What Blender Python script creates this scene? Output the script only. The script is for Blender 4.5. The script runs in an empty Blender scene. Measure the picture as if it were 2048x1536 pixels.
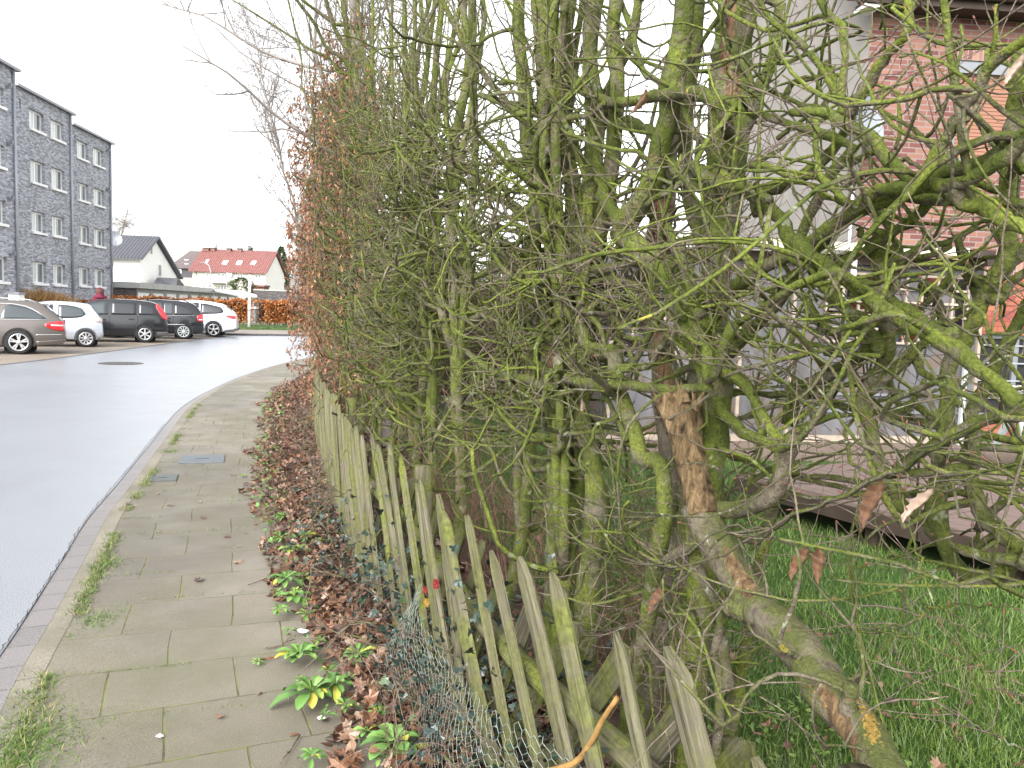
import bpy, bmesh, math, random, zlib
import numpy as np
from mathutils import Vector, Matrix
rng = np.random.default_rng(11)
random.seed(5)
scn = bpy.context.scene
col = scn.collection
PI = math.pi
# ------------------------------------------------------------------ camera frame
FPX = 1600.0
PITCH = math.atan(0.0914); ROLL = 0.034; EYE = np.array([0, 0, 1.65])
_F = np.array([0, math.cos(PITCH), -math.sin(PITCH)]); _R0 = np.array([1.0, 0, 0]); _U0 = np.array([0, math.sin(PITCH), math.cos(PITCH)])
_U = _U0*math.cos(ROLL) - _R0*math.sin(ROLL); _R = _R0*math.cos(ROLL) + _U0*math.sin(ROLL)
def ray(u, v): return _F + _R*(u-1024)/FPX + _U*(768-v)/FPX
def at(u, v, d): return EYE + ray(u, v)*d
def ground(u, v, z=0.0):
    r = ray(u, v); return EYE + r*((z-EYE[2])/r[2])
def on_plane(u, v, p0, n):
    r = ray(u, v); p0 = np.array(p0, float); n = np.array(n, float)
    return EYE + r*(np.dot(p0-EYE, n)/np.dot(r, n))
# ------------------------------------------------------------------ object helpers
def tag(o, label=None, cat=None, group=None, kind=None):
    if label: o['label'] = label
    if cat: o['category'] = cat
    if group: o['group'] = group
    if kind: o['kind'] = kind
    return o
def thing(name, label, cat, loc=(0, 0, 0), group=None, rz=0.0):
    o = bpy.data.objects.new(name, None); col.objects.link(o)
    o.empty_display_size = 0.2
    o.location = loc; o.rotation_euler = (0, 0, rz)
    return tag(o, label, cat, group)
def link_mesh(name, me, mat, parent=None, world=True):
    o = bpy.data.objects.new(name, me); col.objects.link(o)
    if mat: me.materials.append(mat)
    if parent is not None:
        o.parent = parent
        if world:
            off = np.zeros(3); p = parent
            while p is not None:
                off += np.array(p.location); p = p.parent
            n = len(me.vertices); a = np.empty(n*3, np.float32); me.vertices.foreach_get('co', a)
            a = a.reshape(-1, 3) - off.astype(np.float32); me.vertices.foreach_set('co', a.ravel()); me.update()
    return o
def np_mesh(name, V, polys, smooth=True, attrs=None):
    """polys: list of int arrays (n,k) for different k"""
    me = bpy.data.meshes.new(name)
    V = np.asarray(V, np.float32)
    me.vertices.add(len(V)); me.vertices.foreach_set('co', V.ravel())
    polys = [np.asarray(p, np.int32) for p in polys if len(p)]
    nl = sum(p.size for p in polys); npol = sum(len(p) for p in polys)
    me.loops.add(nl); me.polygons.add(npol)
    li = np.concatenate([p.ravel() for p in polys]); me.loops.foreach_set('vertex_index', li)
    tot = np.concatenate([np.full(len(p), p.shape[1], np.int32) for p in polys])
    st = np.concatenate([[0], np.cumsum(tot)[:-1]]).astype(np.int32)
    me.polygons.foreach_set('loop_start', st)
    me.polygons.foreach_set('use_smooth', np.full(npol, smooth))
    for k, a in (attrs or {}).items():
        at_ = me.attributes.new(k, 'FLOAT', 'POINT'); at_.data.foreach_set('value', np.asarray(a, np.float32))
    me.update(calc_edges=True); me.validate()
    return me
class MB:
    """collects faces; build() links ONE mesh with metric box UVs"""
    def __init__(s): s.V = []; s.Fc = []; s.sm = []
    def add(s, vs, fs, smooth=False):
        b = len(s.V); s.V += [tuple(map(float, v)) for v in vs]
        for f in fs: s.Fc.append(tuple(i+b for i in f)); s.sm.append(smooth)
        return s
    def quad(s, a, b, c, d): return s.add([a, b, c, d], [(0, 1, 2, 3)])
    def box(s, c, size, rz=0.0, M=None):
        hx, hy, hz = [q/2 for q in size]
        vs = [Vector((x*hx, y*hy, z*hz)) for z in (-1, 1) for x, y in ((-1, -1), (1, -1), (1, 1), (-1, 1))]
        R = M if M is not None else Matrix.Rotation(rz, 3, 'Z')
        vs = [R @ v + Vector(c) for v in vs]
        return s.add(vs, [(3, 2, 1, 0), (4, 5, 6, 7), (0, 1, 5, 4), (1, 2, 6, 5), (2, 3, 7, 6), (3, 0, 4, 7)])
    def beam(s, a, b, w, h, up=(0, 0, 1)):
        a = Vector(a); b = Vector(b); d = b-a; L = d.length; x = d.normalized(); y = Vector(up).cross(x)
        if y.length < 1e-4: y = Vector((0, 1, 0)).cross(x)
        y.normalize(); z = x.cross(y)
        return s.box((a+b)/2, (L, w, h), M=Matrix((x, y, z)).transposed())
    def prism(s, pts, vec):
        """polygon pts (3D, planar) extruded by vec"""
        n = len(pts); vec = Vector(vec); a = [Vector(p) for p in pts]; b = [p+vec for p in a]
        fs = [tuple(range(n))[::-1], tuple(range(n, 2*n))] + [(i, (i+1) % n, n+(i+1) % n, n+i) for i in range(n)]
        return s.add(a+b, fs)
    def tube(s, pts, r, n=10, caps=True):
        pts = np.array(pts, float); k = len(pts); r = np.broadcast_to(np.array(r, float), (k,))
        V, quads, tris = tube_arrays(pts[None], r[None], n)
        fs = [tuple(q) for q in quads]
        if caps: fs += [tuple(range(n))[::-1], tuple(range((k-1)*n, k*n))]
        return s.add(V, fs, True)
    def lathe(s, prof, n=20, o=(0, 0, 0), axis='z'):
        vs = []; fs = []
        for r, z in prof:
            for i in range(n):
                a = 2*PI*i/n; x, y = r*math.cos(a), r*math.sin(a)
                p = (x, y, z) if axis == 'z' else ((x, z, y) if axis == 'y' else (z, x, y))
                vs.append((p[0]+o[0], p[1]+o[1], p[2]+o[2]))
        for j in range(len(prof)-1):
            for i in range(n):
                fs.append((j*n+i, j*n+(i+1) % n, (j+1)*n+(i+1) % n, (j+1)*n+i))
        return s.add(vs, fs, True)
    def build(s, name, mat, parent=None, world=True, bevel=0):
        me = bpy.data.meshes.new(name); me.from_pydata(s.V, [], s.Fc)
        me.polygons.foreach_set('use_smooth', s.sm)
        me.update()
        bm = bmesh.new(); bm.from_mesh(me)
        bmesh.ops.recalc_face_normals(bm, faces=bm.faces)
        if bevel: bmesh.ops.bevel(bm, geom=list(bm.edges), offset=bevel, segments=1, affect='EDGES', clamp_overlap=True)
        uvl = bm.loops.layers.uv.new('UVMap')
        for f in bm.faces:
            n = f.normal
            if abs(n.z) < 0.75:
                t = Vector((-n.y, n.x, 0)).normalized()
                b = n.cross(t)
                for l in f.loops: l[uvl].uv = (l.vert.co.dot(t), l.vert.co.dot(b) if abs(n.z) > .2 else l.vert.co.z)
            else:
                for l in f.loops: l[uvl].uv = (l.vert.co.x, l.vert.co.y)
        bm.to_mesh(me); bm.free()
        return link_mesh(name, me, mat, parent, world)
def norm(a): return a/np.maximum(np.linalg.norm(a, axis=-1, keepdims=True), 1e-9)
def tube_arrays(P, R, sides):
    """P (N,k,3), R (N,k) -> verts, quads, (cap) polys"""
    N, k, _ = P.shape
    T = np.empty_like(P); T[:, 1:-1] = P[:, 2:]-P[:, :-2]; T[:, 0] = P[:, 1]-P[:, 0]; T[:, -1] = P[:, -1]-P[:, -2]
    T = norm(T); m = norm(T.mean(1))
    ref = np.zeros((N, 3)); ref[np.arange(N), np.argmin(np.abs(m), 1)] = 1
    A = norm(np.cross(T, ref[:, None, :])); B = np.cross(T, A)
    ang = np.arange(sides)*2*PI/sides
    V = P[:, :, None, :] + R[:, :, None, None]*(np.cos(ang)[None, None, :, None]*A[:, :, None, :] + np.sin(ang)[None, None, :, None]*B[:, :, None, :])
    base = (np.arange(N)*k*sides)[:, None, None] + (np.arange(k-1)*sides)[None, :, None]
    i = np.arange(sides)[None, None, :]; j = (np.arange(sides)+1) % sides
    q = np.stack(np.broadcast_arrays(base+i, base+j[None, None, :], base+sides+j[None, None, :], base+sides+i), -1).reshape(-1, 4)
    caps = (np.arange(N)*k*sides)[:, None] + (k-1)*sides + np.arange(sides)[None, :]
    return V.reshape(-1, 3), q, caps
def tubes_mesh(name, groups, caps=True, extra=None):
    """groups: list of (P,R,sides)"""
    Vs = []; polys = []; rad = []; b = 0
    for P, R, s in groups:
        if len(P) == 0: continue
        V, q, c = tube_arrays(P, R, s)
        Vs.append(V); polys.append(q+b)
        if caps: polys.append(c+b)
        if caps and s >= 9: polys.append(c[:, ::-1]-(P.shape[1]-1)*s+b)
        rad.append(np.repeat(R.reshape(-1), s) if not (extra and extra(s)) else np.full(len(V), -1.0)); b += len(V)
    return np_mesh(name, np.concatenate(Vs), polys, True, {'rad': np.concatenate(rad)})
def catmull(pts, n):
    p = np.array(pts, float); k = len(p)
    if k == 2: return p[0] + (p[1]-p[0])*np.linspace(0, 1, n)[:, None]
    e = np.vstack([2*p[0]-p[1], p, 2*p[-1]-p[-2]])
    L = np.concatenate([[0], np.cumsum(np.linalg.norm(np.diff(p, axis=0), axis=1))]); L /= L[-1]
    t = np.linspace(0, 1, n); i = np.clip(np.searchsorted(L, t, side='right')-1, 0, k-2)
    w = ((t-L[i])/np.maximum(L[i+1]-L[i], 1e-9))[:, None]
    a, b, c, d = e[i], e[i+1], e[i+2], e[i+3]
    return 0.5*((2*b)+(-a+c)*w+(2*a-5*b+4*c-d)*w**2+(-a+3*b-3*c+d)*w**3)
# ------------------------------------------------------------------ materials
class NT:
    def __init__(s, name):
        s.m = bpy.data.materials.new(name); s.m.use_nodes = True; s.t = s.m.node_tree
        s.b = s.t.nodes['Principled BSDF']
    def n(s, typ, props=None, **inp):
        x = s.t.nodes.new(typ)
        for k, v in (props or {}).items(): setattr(x, k, v)
        for k, v in inp.items():
            key = int(k[1:]) if k[0] == 'i' and k[1:].isdigit() else k.replace('_', ' ')
            s.set(x.inputs[key], v)
        return x
    def set(s, sock, v):
        if hasattr(v, 'is_linked') or isinstance(v, bpy.types.NodeSocket): s.t.links.new(v, sock)
        elif isinstance(v, (tuple, list)) and len(v) == 3 and sock.type == 'RGBA': sock.default_value = (*v, 1)
        else: sock.default_value = v
    def coord(s, which='Object', scale=(1, 1, 1), rot=(0, 0, 0)):
        c = s.n('ShaderNodeTexCoord').outputs[which]
        return s.n('ShaderNodeMapping', Vector=c, Scale=scale, Rotation=rot).outputs[0]
    def noise(s, vec, scale, detail=4, rough=.55, dist=0):
        return s.n('ShaderNodeTexNoise', Vector=vec, Scale=scale, Detail=detail, Roughness=rough, Distortion=dist).outputs[0]
    def ramp(s, fac, stops, interp='LINEAR'):
        r = s.n('ShaderNodeValToRGB', Fac=fac); cr = r.color_ramp; cr.interpolation = interp
        while len(cr.elements) < len(stops): cr.elements.new(0.5)
        for e, (p, c) in zip(cr.elements, stops):
            e.position = p; e.color = (*c, 1) if not isinstance(c, (int, float)) else (c, c, c, 1)
        return r.outputs[0]
    def mix(s, fac, a, b, mode='MIX'):
        x = s.n('ShaderNodeMix', {'data_type': 'RGBA', 'blend_type': mode})
        s.set(x.inputs[0], fac); s.set(x.inputs[6], a); s.set(x.inputs[7], b)
        return x.outputs[2]
    def math(s, op, a, b=0.0, clamp=False):
        x = s.n('ShaderNodeMath', {'operation': op, 'use_clamp': clamp}); s.set(x.inputs[0], a); s.set(x.inputs[1], b); return x.outputs[0]
    def bump(s, h, strength=.4, dist=.02):
        return s.n('ShaderNodeBump', Height=h, Strength=strength, Distance=dist).outputs[0]
    def out(s, color, rough=.7, normal=None, spec=None, metal=0, **kw):
        s.set(s.b.inputs['Base Color'], color); s.set(s.b.inputs['Roughness'], rough); s.set(s.b.inputs['Metallic'], metal)
        if normal is not None: s.set(s.b.inputs['Normal'], normal)
        if spec is not None: s.set(s.b.inputs['Specular IOR Level'], spec)
        for k, v in kw.items(): s.set(s.b.inputs[k.replace('_', ' ')], v)
        return s.m
def plain(name, c, rough=.6, spec=.4, metal=0, var=.18, scale=6.0, **kw):
    t = NT(name); co = t.coord()
    f = t.noise(co, scale, 5)
    d = tuple(x*(1-var) for x in c); l = tuple(min(1, x*(1+var)) for x in c)
    return t.out(t.ramp(f, [(.3, d), (.7, l)]), rough, t.bump(t.noise(co, scale*9, 3), .12, .005), spec, metal, **kw)
def brick_mat(name, c1, c2, mortar, bw=.24, bh=.071, ms=.008, var=.5, rough=.85, dirt=(.05, .05, .05), dirtf=.25, bump=.5):
    t = NT(name); uv = t.coord('UV')
    b = t.n('ShaderNodeTexBrick', {'offset': .5}, Vector=uv, Color1=c1, Color2=c2, Mortar=mortar, Scale=1.0, Mortar_Size=ms, Mortar_Smooth=.15, Bias=0.0, Brick_Width=bw, Row_Height=bh)
    cell = t.n('ShaderNodeTexBrick', {'offset': .5}, Vector=uv, Color1=(0, 0, 0), Color2=(1, 1, 1), Mortar=(.5, .5, .5), Scale=1.0, Mortar_Size=0.0, Bias=0.0, Brick_Width=bw, Row_Height=bh)
    hs = t.n('ShaderNodeHueSaturation', Hue=t.math('ADD', .5, t.math('MULTIPLY', t.math('SUBTRACT', cell.outputs[0], .5), .03)), Saturation=1.0,
             Value=t.math('ADD', 1-var/2, t.math('MULTIPLY', cell.outputs[0], var)), Color=b.outputs[0])
    base = t.mix(b.outputs['Fac'], hs.outputs[0], b.outputs[0])
    co = t.coord()
    d = t.mix(t.math('MULTIPLY', t.noise(co, 1.3, 6), dirtf), base, dirt)
    d = t.mix(t.math('MULTIPLY', t.noise(co, 60, 3), .25), d, (.5, .45, .4), 'MULTIPLY')
    h = t.math('SUBTRACT', t.math('MULTIPLY', t.noise(co, 80, 3), .3), b.outputs['Fac'])
    return t.out(d, rough, t.bump(h, bump, .006), .3)

MAT = {}
def mats():
    m = MAT
    # bark with moss: moss share from noise and how much the bark faces up; radius attribute thins it on twigs
    def bark(name, base_a, base_b, moss_a, moss_b, amt, lich=.5):
        t = NT(name); co = t.coord(); at_ = lambda k: t.n('ShaderNodeAttribute', {'attribute_name': k}).outputs['Fac']; long_ = t.noise(t.coord(scale=(30, 30, 4)), 1.6, 6, .7, .5)
        rad = t.n('ShaderNodeAttribute', {'attribute_name': 'rad'}).outputs['Fac']
        n1 = t.noise(co, 9, 6, .65); n2 = t.noise(co, 38, 5, .6); n3 = t.noise(co, 130, 3)
        base = t.ramp(n2, [(.3, base_a), (.72, base_b)])
        twig = t.ramp(n2, [(.3, (.080, .054, .046)), (.5, (.145, .105, .088)), (.75, (.25, .21, .17))])
        tf = t.math('SUBTRACT', 1.0, t.math('MULTIPLY', t.math('SUBTRACT', rad, .0010), 700, True), True)
        base = t.mix(tf, base, twig)
        moss = t.ramp(n3, [(.25, moss_a), (.75, moss_b)])
        up = t.n('ShaderNodeSeparateXYZ', Vector=t.n('ShaderNodeNewGeometry').outputs['Normal']).outputs[2]
        f = t.math('ADD', t.math('MULTIPLY', n1, 1.5), t.math('MULTIPLY', up, .16))
        f = t.math('ADD', f, t.math('MULTIPLY', n2, .55))
        f = t.math('SUBTRACT', f, t.math('MULTIPLY', tf, .42))
        f = t.ramp(t.math('SUBTRACT', f, amt), [(.30, 0), (.52, 1)])
        moss = t.mix(t.ramp(t.noise(co, 5.5, 4, .6), [(.40, .75), (.62, 0)]), moss, tuple(x*.75 for x in moss_a))
        c = t.mix(f, base, moss)
        l1 = t.ramp(t.noise(co, 17, 3, .5, .3), [(.66, 0), (.70, 1)])
        lm = t.math('MULTIPLY', t.math('MULTIPLY', l1, n3), lich*1.6)
        c = t.mix(lm, c, (.34, .37, .27))
        l2 = t.ramp(t.noise(t.coord(scale=(1, 1, 1.3), rot=(.4, .2, 1)), 6.3, 2), [(.755, 0), (.77, 1)])
        c = t.mix(t.math('MULTIPLY', l2, .85), c, (.33, .30, .05))
        c = t.mix(t.ramp(t.math('ADD', at_('rot'), t.math('MULTIPLY', t.math('SUBTRACT', n2, .5), .9)), [(.46, 0), (.54, 1)]), c, t.ramp(long_, [(.28, (.025, .016, .010)), (.45, (.10, .062, .030)), (.6, (.19, .128, .066)), (.8, (.30, .235, .13))]))
        c = t.mix(t.ramp(t.math('ADD', at_('redrot'), t.math('MULTIPLY', t.math('SUBTRACT', n2, .5), .9)), [(.46, 0), (.54, 1)]), c, t.ramp(long_, [(.28, (.022, .010, .008)), (.45, (.10, .048, .030)), (.6, (.22, .13, .080)), (.8, (.33, .25, .17))]))
        c = t.mix(t.ramp(t.math('ADD', at_('lichen'), t.math('MULTIPLY', t.math('SUBTRACT', n3, .5), 2.6)), [(.52, 0), (.66, 1)]), c, t.ramp(n3, [(.3, (.13, .080, .018)), (.7, (.25, .165, .035))]))
        c = t.mix(t.math('LESS_THAN', rad, -.5), c, (.16, .070, .050))
        c = t.mix(t.ramp(long_, [(.32, .65), (.44, 0)]), c, tuple(x*.45 for x in base_a))
        h = t.math('ADD', t.math('MULTIPLY', n3, .5), t.math('ADD', t.math('ADD', n2, long_), t.math('MULTIPLY', f, .4)))
        return t.out(c, .85, t.bump(h, .9, .010), .25)
    m['bark'] = bark('mossy bark', (.095, .082, .058), (.24, .212, .150), (.046, .063, .011), (.190, .214, .042), .53)
    m['bark_bright'] = bark('bright mossy bark', (.088, .074, .050), (.21, .185, .125), (.052, .074, .011), (.218, .252, .042), .49)
    m['bark_bare'] = bark('bare bark', (.080, .064, .046), (.200, .172, .125), (.056, .066, .016), (.145, .155, .050), .66, .8)
    t = NT('rotten wood'); co = t.coord(scale=(6, 6, 1.1)); n = t.noise(co, 9, 6, .7, .4)
    m['rot'] = t.out(t.ramp(n, [(.32, (.014, .010, .006)), (.44, (.085, .056, .028)), (.58, (.185, .128, .066)), (.8, (.36, .28, .165))]), .9, t.bump(n, 1, .02), .2)
    t = NT('red rotten wood'); co = t.coord(scale=(5, 5, 1.2)); n = t.noise(co, 8, 6, .7, .4)
    m['redrot'] = t.out(t.ramp(n, [(.28, (.03, .013, .010)), (.46, (.18, .06, .028)), (.62, (.38, .17, .08)), (.82, (.46, .29, .17))]), .9, t.bump(n, 1, .02), .2)
    # fence wood: half-round weathered slats, greenish algae, cracks along the grain
    def slat(name, moss):
        t = NT(name); co = t.coord('UV', scale=(1, 1, 1)); oc = t.coord()
        g = t.noise(t.coord('UV', scale=(70, 2.2, 1)), 1.0, 6, .7, .25)
        fine = t.noise(t.coord('UV', scale=(260, 6, 1)), 1.0, 4, .6)
        base = t.ramp(g, [(.36, (.018, .014, .009)), (.45, (.095, .082, .055)), (.60, (.175, .160, .112)), (.8, (.28, .26, .19))])
        base = t.mix(t.math('MULTIPLY', fine, .45), base, (.10, .09, .07))
        al = t.ramp(t.noise(oc, 7, 5, .65), [(.36, 0), (.64, 1)])
        base = t.mix(t.math('MULTIPLY', al, moss), base, t.ramp(t.noise(oc, 60, 3), [(.3, (.060, .070, .012)), (.7, (.155, .175, .036))]))
        return t.out(base, .88, t.bump(t.math('ADD', g, t.math('MULTIPLY', fine, .5)), 1.0, .012), .2)
    m['slat'] = slat('weathered fence slat', .55)
    m['slat_mossy'] = slat('mossy fence slat', 1.0)
    # ---- ground
    t = NT('wet asphalt'); co = t.coord(); n1 = t.noise(co, .35, 5, .6); n2 = t.noise(co, 140, 3); n3 = t.noise(co, 2.2, 5)
    c = t.mix(t.ramp(n1, [(.35, 0), (.7, 1)]), (.135, .144, .163), (.165, .175, .196)); c = t.mix(t.ramp(t.noise(t.coord(scale=(1, .45, 1)), .55, 6, .6, .6), [(.56, 0), (.68, .6)]), c, (.11, .116, .128))
    c = t.mix(t.ramp(n2, [(.42, 0), (.66, 1)]), c, (.31, .325, .35))
    m['asphalt'] = t.out(c, t.ramp(t.math('ADD', t.math('MULTIPLY', n1, .6), t.math('MULTIPLY', n3, .4)), [(.36, .30), (.66, .40)]), t.bump(n2, .2, .004), .6)
    t = NT('paving slabs'); uv = t.coord('UV'); co = t.coord()
    b = t.n('ShaderNodeTexBrick', {'offset': .45, 'offset_frequency': 2}, Vector=t.n('ShaderNodeVectorMath', {'operation': 'ADD'}, i0=uv, i1=t.n('ShaderNodeVectorMath', {'operation': 'SCALE'}, i0=t.n('ShaderNodeTexNoise', Vector=co, Scale=1.6).outputs[1], Scale=.035).outputs[0]).outputs[0],
            Color1=(.124, .108, .081), Color2=(.180, .160, .125), Mortar=(.070, .066, .042), Scale=1.0, Mortar_Size=.0048, Mortar_Smooth=.4, Bias=-.1, Brick_Width=.5, Row_Height=.41)
    c = t.mix(t.ramp(t.noise(co, 170, 3, .7), [(.38, 0), (.72, 1)]), b.outputs[0], (.29, .262, .215))
    c = t.mix(t.ramp(t.noise(co, 210, 2, .7), [(.55, 0), (.72, .8)]), c, (.07, .06, .05))
    c = t.mix(t.ramp(t.noise(co, 1.1, 6, .65), [(.38, 0), (.66, .7)]), c, (.100, .098, .050))
    c = t.mix(t.ramp(t.noise(co, .5, 4), [(.42, 0), (.62, .6)]), c, (.095, .085, .075))
    mo = t.math('MULTIPLY', b.outputs['Fac'], t.ramp(t.noise(co, 2.7, 4), [(.35, .25), (.6, 1)]))
    c = t.mix(mo, c, t.ramp(t.noise(co, 9, 3), [(.35, (.055, .045, .03)), (.6, (.13, .15, .03))]))
    m['slabs'] = t.out(c, t.ramp(t.noise(co, 3, 3), [(.3, .45), (.7, .75)]), t.bump(t.math('SUBTRACT', t.math('MULTIPLY', t.noise(co, 190, 3), .35), b.outputs['Fac']), .6, .008), .4)
    t = NT('kerb concrete'); uv = t.coord('UV'); co = t.coord()
    b = t.n('ShaderNodeTexBrick', {'offset': 0.0}, Vector=uv, Color1=(.15, .13, .10), Color2=(.185, .165, .13), Mortar=(.05, .045, .03), Scale=1.0, Mortar_Size=.005, Brick_Width=5, Row_Height=1.0)
    c = t.mix(t.ramp(t.noise(co, 150, 3), [(.4, 0), (.75, 1)]), b.outputs[0], (.29, .27, .22))
    c = t.mix(t.ramp(t.noise(co, 2.2, 5), [(.4, 0), (.7, .7)]), c, (.085, .08, .05))
    m['kerb'] = t.out(c, .65, t.bump(t.noise(co, 150, 3), .5, .005), .4)
    t = NT('gutter blocks'); uv = t.coord('UV'); co = t.coord()
    b = t.n('ShaderNodeTexBrick', {'offset': 0.0}, Vector=uv, Color1=(.105, .095, .095), Color2=(.145, .130, .130), Mortar=(.035, .032, .03), Scale=1.0, Mortar_Size=.006, Brick_Width=4, Row_Height=.235)
    c = t.mix(t.ramp(t.noise(co, 160, 3), [(.42, 0), (.75, 1)]), b.outputs[0], (.24, .23, .22))
    m['gutter'] = t.out(c, .42, t.bump(t.math('SUBTRACT', t.math('MULTIPLY', t.noise(co, 150, 3), .3), b.outputs['Fac']), .6, .006), .5)
    t = NT('apron pavers'); uv = t.coord('Object'); co = uv
    b = t.n('ShaderNodeTexBrick', Vector=uv, Color1=(.20, .165, .13), Color2=(.27, .225, .18), Mortar=(.12, .10, .08), Scale=1.0, Mortar_Size=.006, Brick_Width=.2, Row_Height=.1)
    c = t.mix(t.ramp(t.noise(co, .6, 5), [(.4, 0), (.75, .6)]), b.outputs[0], (.13, .115, .10))
    m['apron'] = t.out(c, .6, None, .4)
    t = NT('dark edge stone'); m['edge'] = t.out(t.ramp(t.noise(t.coord(), 8), [(.3, (.05, .05, .055)), (.7, (.10, .10, .10))]), .6)
    t = NT('soil'); co = t.coord(); n = t.noise(co, 14, 6, .7)
    m['soil'] = t.out(t.ramp(n, [(.3, (.020, .012, .008)), (.55, (.065, .035, .022)), (.8, (.13, .07, .045))]), .8, t.bump(n, 1, .03), .3)
    t = NT('lawn ground'); co = t.coord(); n = t.noise(co, 5, 6, .65)
    m['lawn'] = t.out(t.ramp(n, [(.3, (.022, .045, .010)), (.6, (.040, .085, .016)), (.8, (.065, .12, .026))]), .8, t.bump(t.noise(co, 60, 4), .8, .02), .2)
    t = NT('field ground'); co = t.coord(); n = t.noise(co, .5, 6)
    m['field'] = t.out(t.ramp(n, [(.3, (.09, .11, .04)), (.7, (.16, .14, .09))]), .9)
    def attr_col(name, stops, rough=.55, spec=.4, transl=0, bumps=.3, sc=40, sub=0):
        t = NT(name); r = t.n('ShaderNodeAttribute', {'attribute_name': 'rnd'}).outputs['Fac']; co = t.coord()
        c = t.ramp(r, stops)
        c = t.mix(t.math('MULTIPLY', t.noise(co, sc, 4), .45), c, (.25, .2, .15), 'MULTIPLY')
        return t.out(c, rough, t.bump(t.noise(co, sc*2, 3), bumps, .004), spec, Transmission_Weight=0.0, Subsurface_Weight=sub)
    m['litter'] = attr_col('fallen leaves', [(0, (.050, .027, .019)), (.25, (.110, .052, .031)), (.5, (.170, .083, .048)), (.75, (.240, .128, .074)), (.94, (.27, .165, .105)), (1, (.33, .26, .20))], .42, .5)
    m['beech_leaf'] = attr_col('dry beech leaves', [(0, (.13, .056, .030)), (.4, (.235, .105, .055)), (.75, (.36, .170, .088)), (1, (.46, .28, .17))], .55, .35)
    m['orange_leaf'] = attr_col('orange beech leaves', [(0, (.22, .06, .018)), (.4, (.46, .15, .04)), (.75, (.64, .26, .08)), (1, (.70, .42, .20))], .6, .3)
    m['grass'] = attr_col('grass blades', [(0, (.046, .082, .014)), (.4, (.092, .165, .025)), (.78, (.145, .225, .042)), (.92, (.21, .25, .07)), (1, (.32, .27, .13))], .45, .4)
    m['tuft'] = attr_col('kerb grass', [(0, (.06, .13, .02)), (.45, (.12, .21, .035)), (.7, (.20, .23, .07)), (1, (.38, .31, .17))], .55, .3)
    m['weed'] = attr_col('weed leaves', [(0, (.06, .14, .030)), (.5, (.125, .255, .060)), (.9, (.21, .35, .09)), (.97, (.36, .42, .07)), (1, (.44, .38, .06))], .42, .45)
    m['ivy'] = attr_col('ivy leaves', [(0, (.010, .020, .018)), (.5, (.022, .042, .034)), (.9, (.045, .075, .055)), (1, (.08, .13, .05))], .3, .5)
    m['dry_grass'] = attr_col('dry ornamental grass', [(0, (.26, .13, .05)), (.5, (.45, .27, .11)), (1, (.58, .42, .22))], .7, .2)
    m['conifer'] = attr_col('evergreen foliage', [(0, (.018, .035, .012)), (.5, (.05, .085, .028)), (1, (.12, .16, .05))], .6, .3)
    m['shrub'] = attr_col('brown shrub', [(0, (.035, .022, .018)), (.5, (.085, .055, .04)), (.8, (.12, .09, .05)), (1, (.09, .13, .03))], .7, .3)
    m['bud'] = plain('beech bud', (.19, .080, .055), .5)
    t = NT('curled leaf'); co = t.coord('UV'); w = t.n('ShaderNodeTexWave', {'bands_direction': 'DIAGONAL'}, Vector=co, Scale=9.0, Distortion=.8).outputs[0]; nn = t.noise(t.coord(), 60, 4)
    m['curl'] = t.out(t.mix(t.math('MULTIPLY', w, .55), t.ramp(nn, [(.3, (.17, .085, .045)), (.7, (.29, .165, .095))]), (.14, .06, .03)), .5, t.bump(w, .6, .004), .4)
    t = NT('pale curled leaf'); nn = t.noise(t.coord(), 60, 4)
    m['curl_pale'] = t.out(t.ramp(nn, [(.3, (.27, .185, .135)), (.7, (.37, .275, .215))]), .5, t.bump(nn, .4, .004), .4)
    m['wire'] = plain('galvanised wire', (.27, .31, .27), .5, .5, .5)
    # ---- buildings
    m['grey_brick'] = brick_mat('grey clinker brick', (.27, .285, .335), (.47, .485, .54), (.40, .41, .45), .24, .075, .012, .7, dirtf=.05)
    m['red_brick'] = brick_mat('red brick', (.165, .066, .053), (.235, .106, .086), (.235, .19, .17), .225, .0755, .009, .38, dirtf=.2)
    m['soldier'] = brick_mat('soldier course brick', (.19, .085, .068), (.26, .13, .105), (.30, .26, .24), .0755, .225, .007, .4, dirtf=.1)
    m['orange_brick'] = brick_mat('orange painted brick', (.26, .080, .052), (.31, .105, .066), (.17, .055, .042), .225, .0755, .005, .15, dirtf=.06)
    m['dark_brick'] = brick_mat('dark brick', (.085, .078, .078), (.15, .13, .125), (.13, .12, .12), .24, .075, .009, .5)
    m['beige'] = plain('beige render', (.28, .26, .24), .9, .2, var=.10, scale=2)
    m['white_wall'] = plain('white render', (.84, .83, .79), .9, .2, var=.03, scale=1)
    m['cream_wall'] = plain('cream render', (.60, .57, .49), .9, .2, var=.06, scale=1)
    m['slate_clad'] = plain('slate cladding', (.075, .07, .078), .7, .3, scale=3)
    m['white'] = plain('white paint', (.86, .86, .85), .45, .4, var=.05)
    m['upvc'] = plain('white window frame', (.80, .80, .79), .35, .5, var=.03)
    m['concrete'] = plain('fascia concrete', (.42, .42, .41), .85, .25, var=.14, scale=1.2)
    m['garage_wall'] = plain('garage pillar', (.30, .30, .29), .85, .25, var=.1, scale=1.2)
    m['metal_grey'] = plain('grey sheet metal', (.22, .23, .25), .4, .5, .4, var=.1)
    m['zinc'] = plain('zinc downpipe', (.36, .38, .42), .45, .5, .4, var=.1)
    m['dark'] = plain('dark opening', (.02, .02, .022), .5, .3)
    m['dark_wood'] = plain('dark brown timber', (.045, .032, .024), .7, .3, var=.3)
    m['black'] = plain('black plastic', (.02, .02, .022), .5, .4)
    t = NT('window glass'); n = t.noise(t.coord(), .8, 2)
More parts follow.
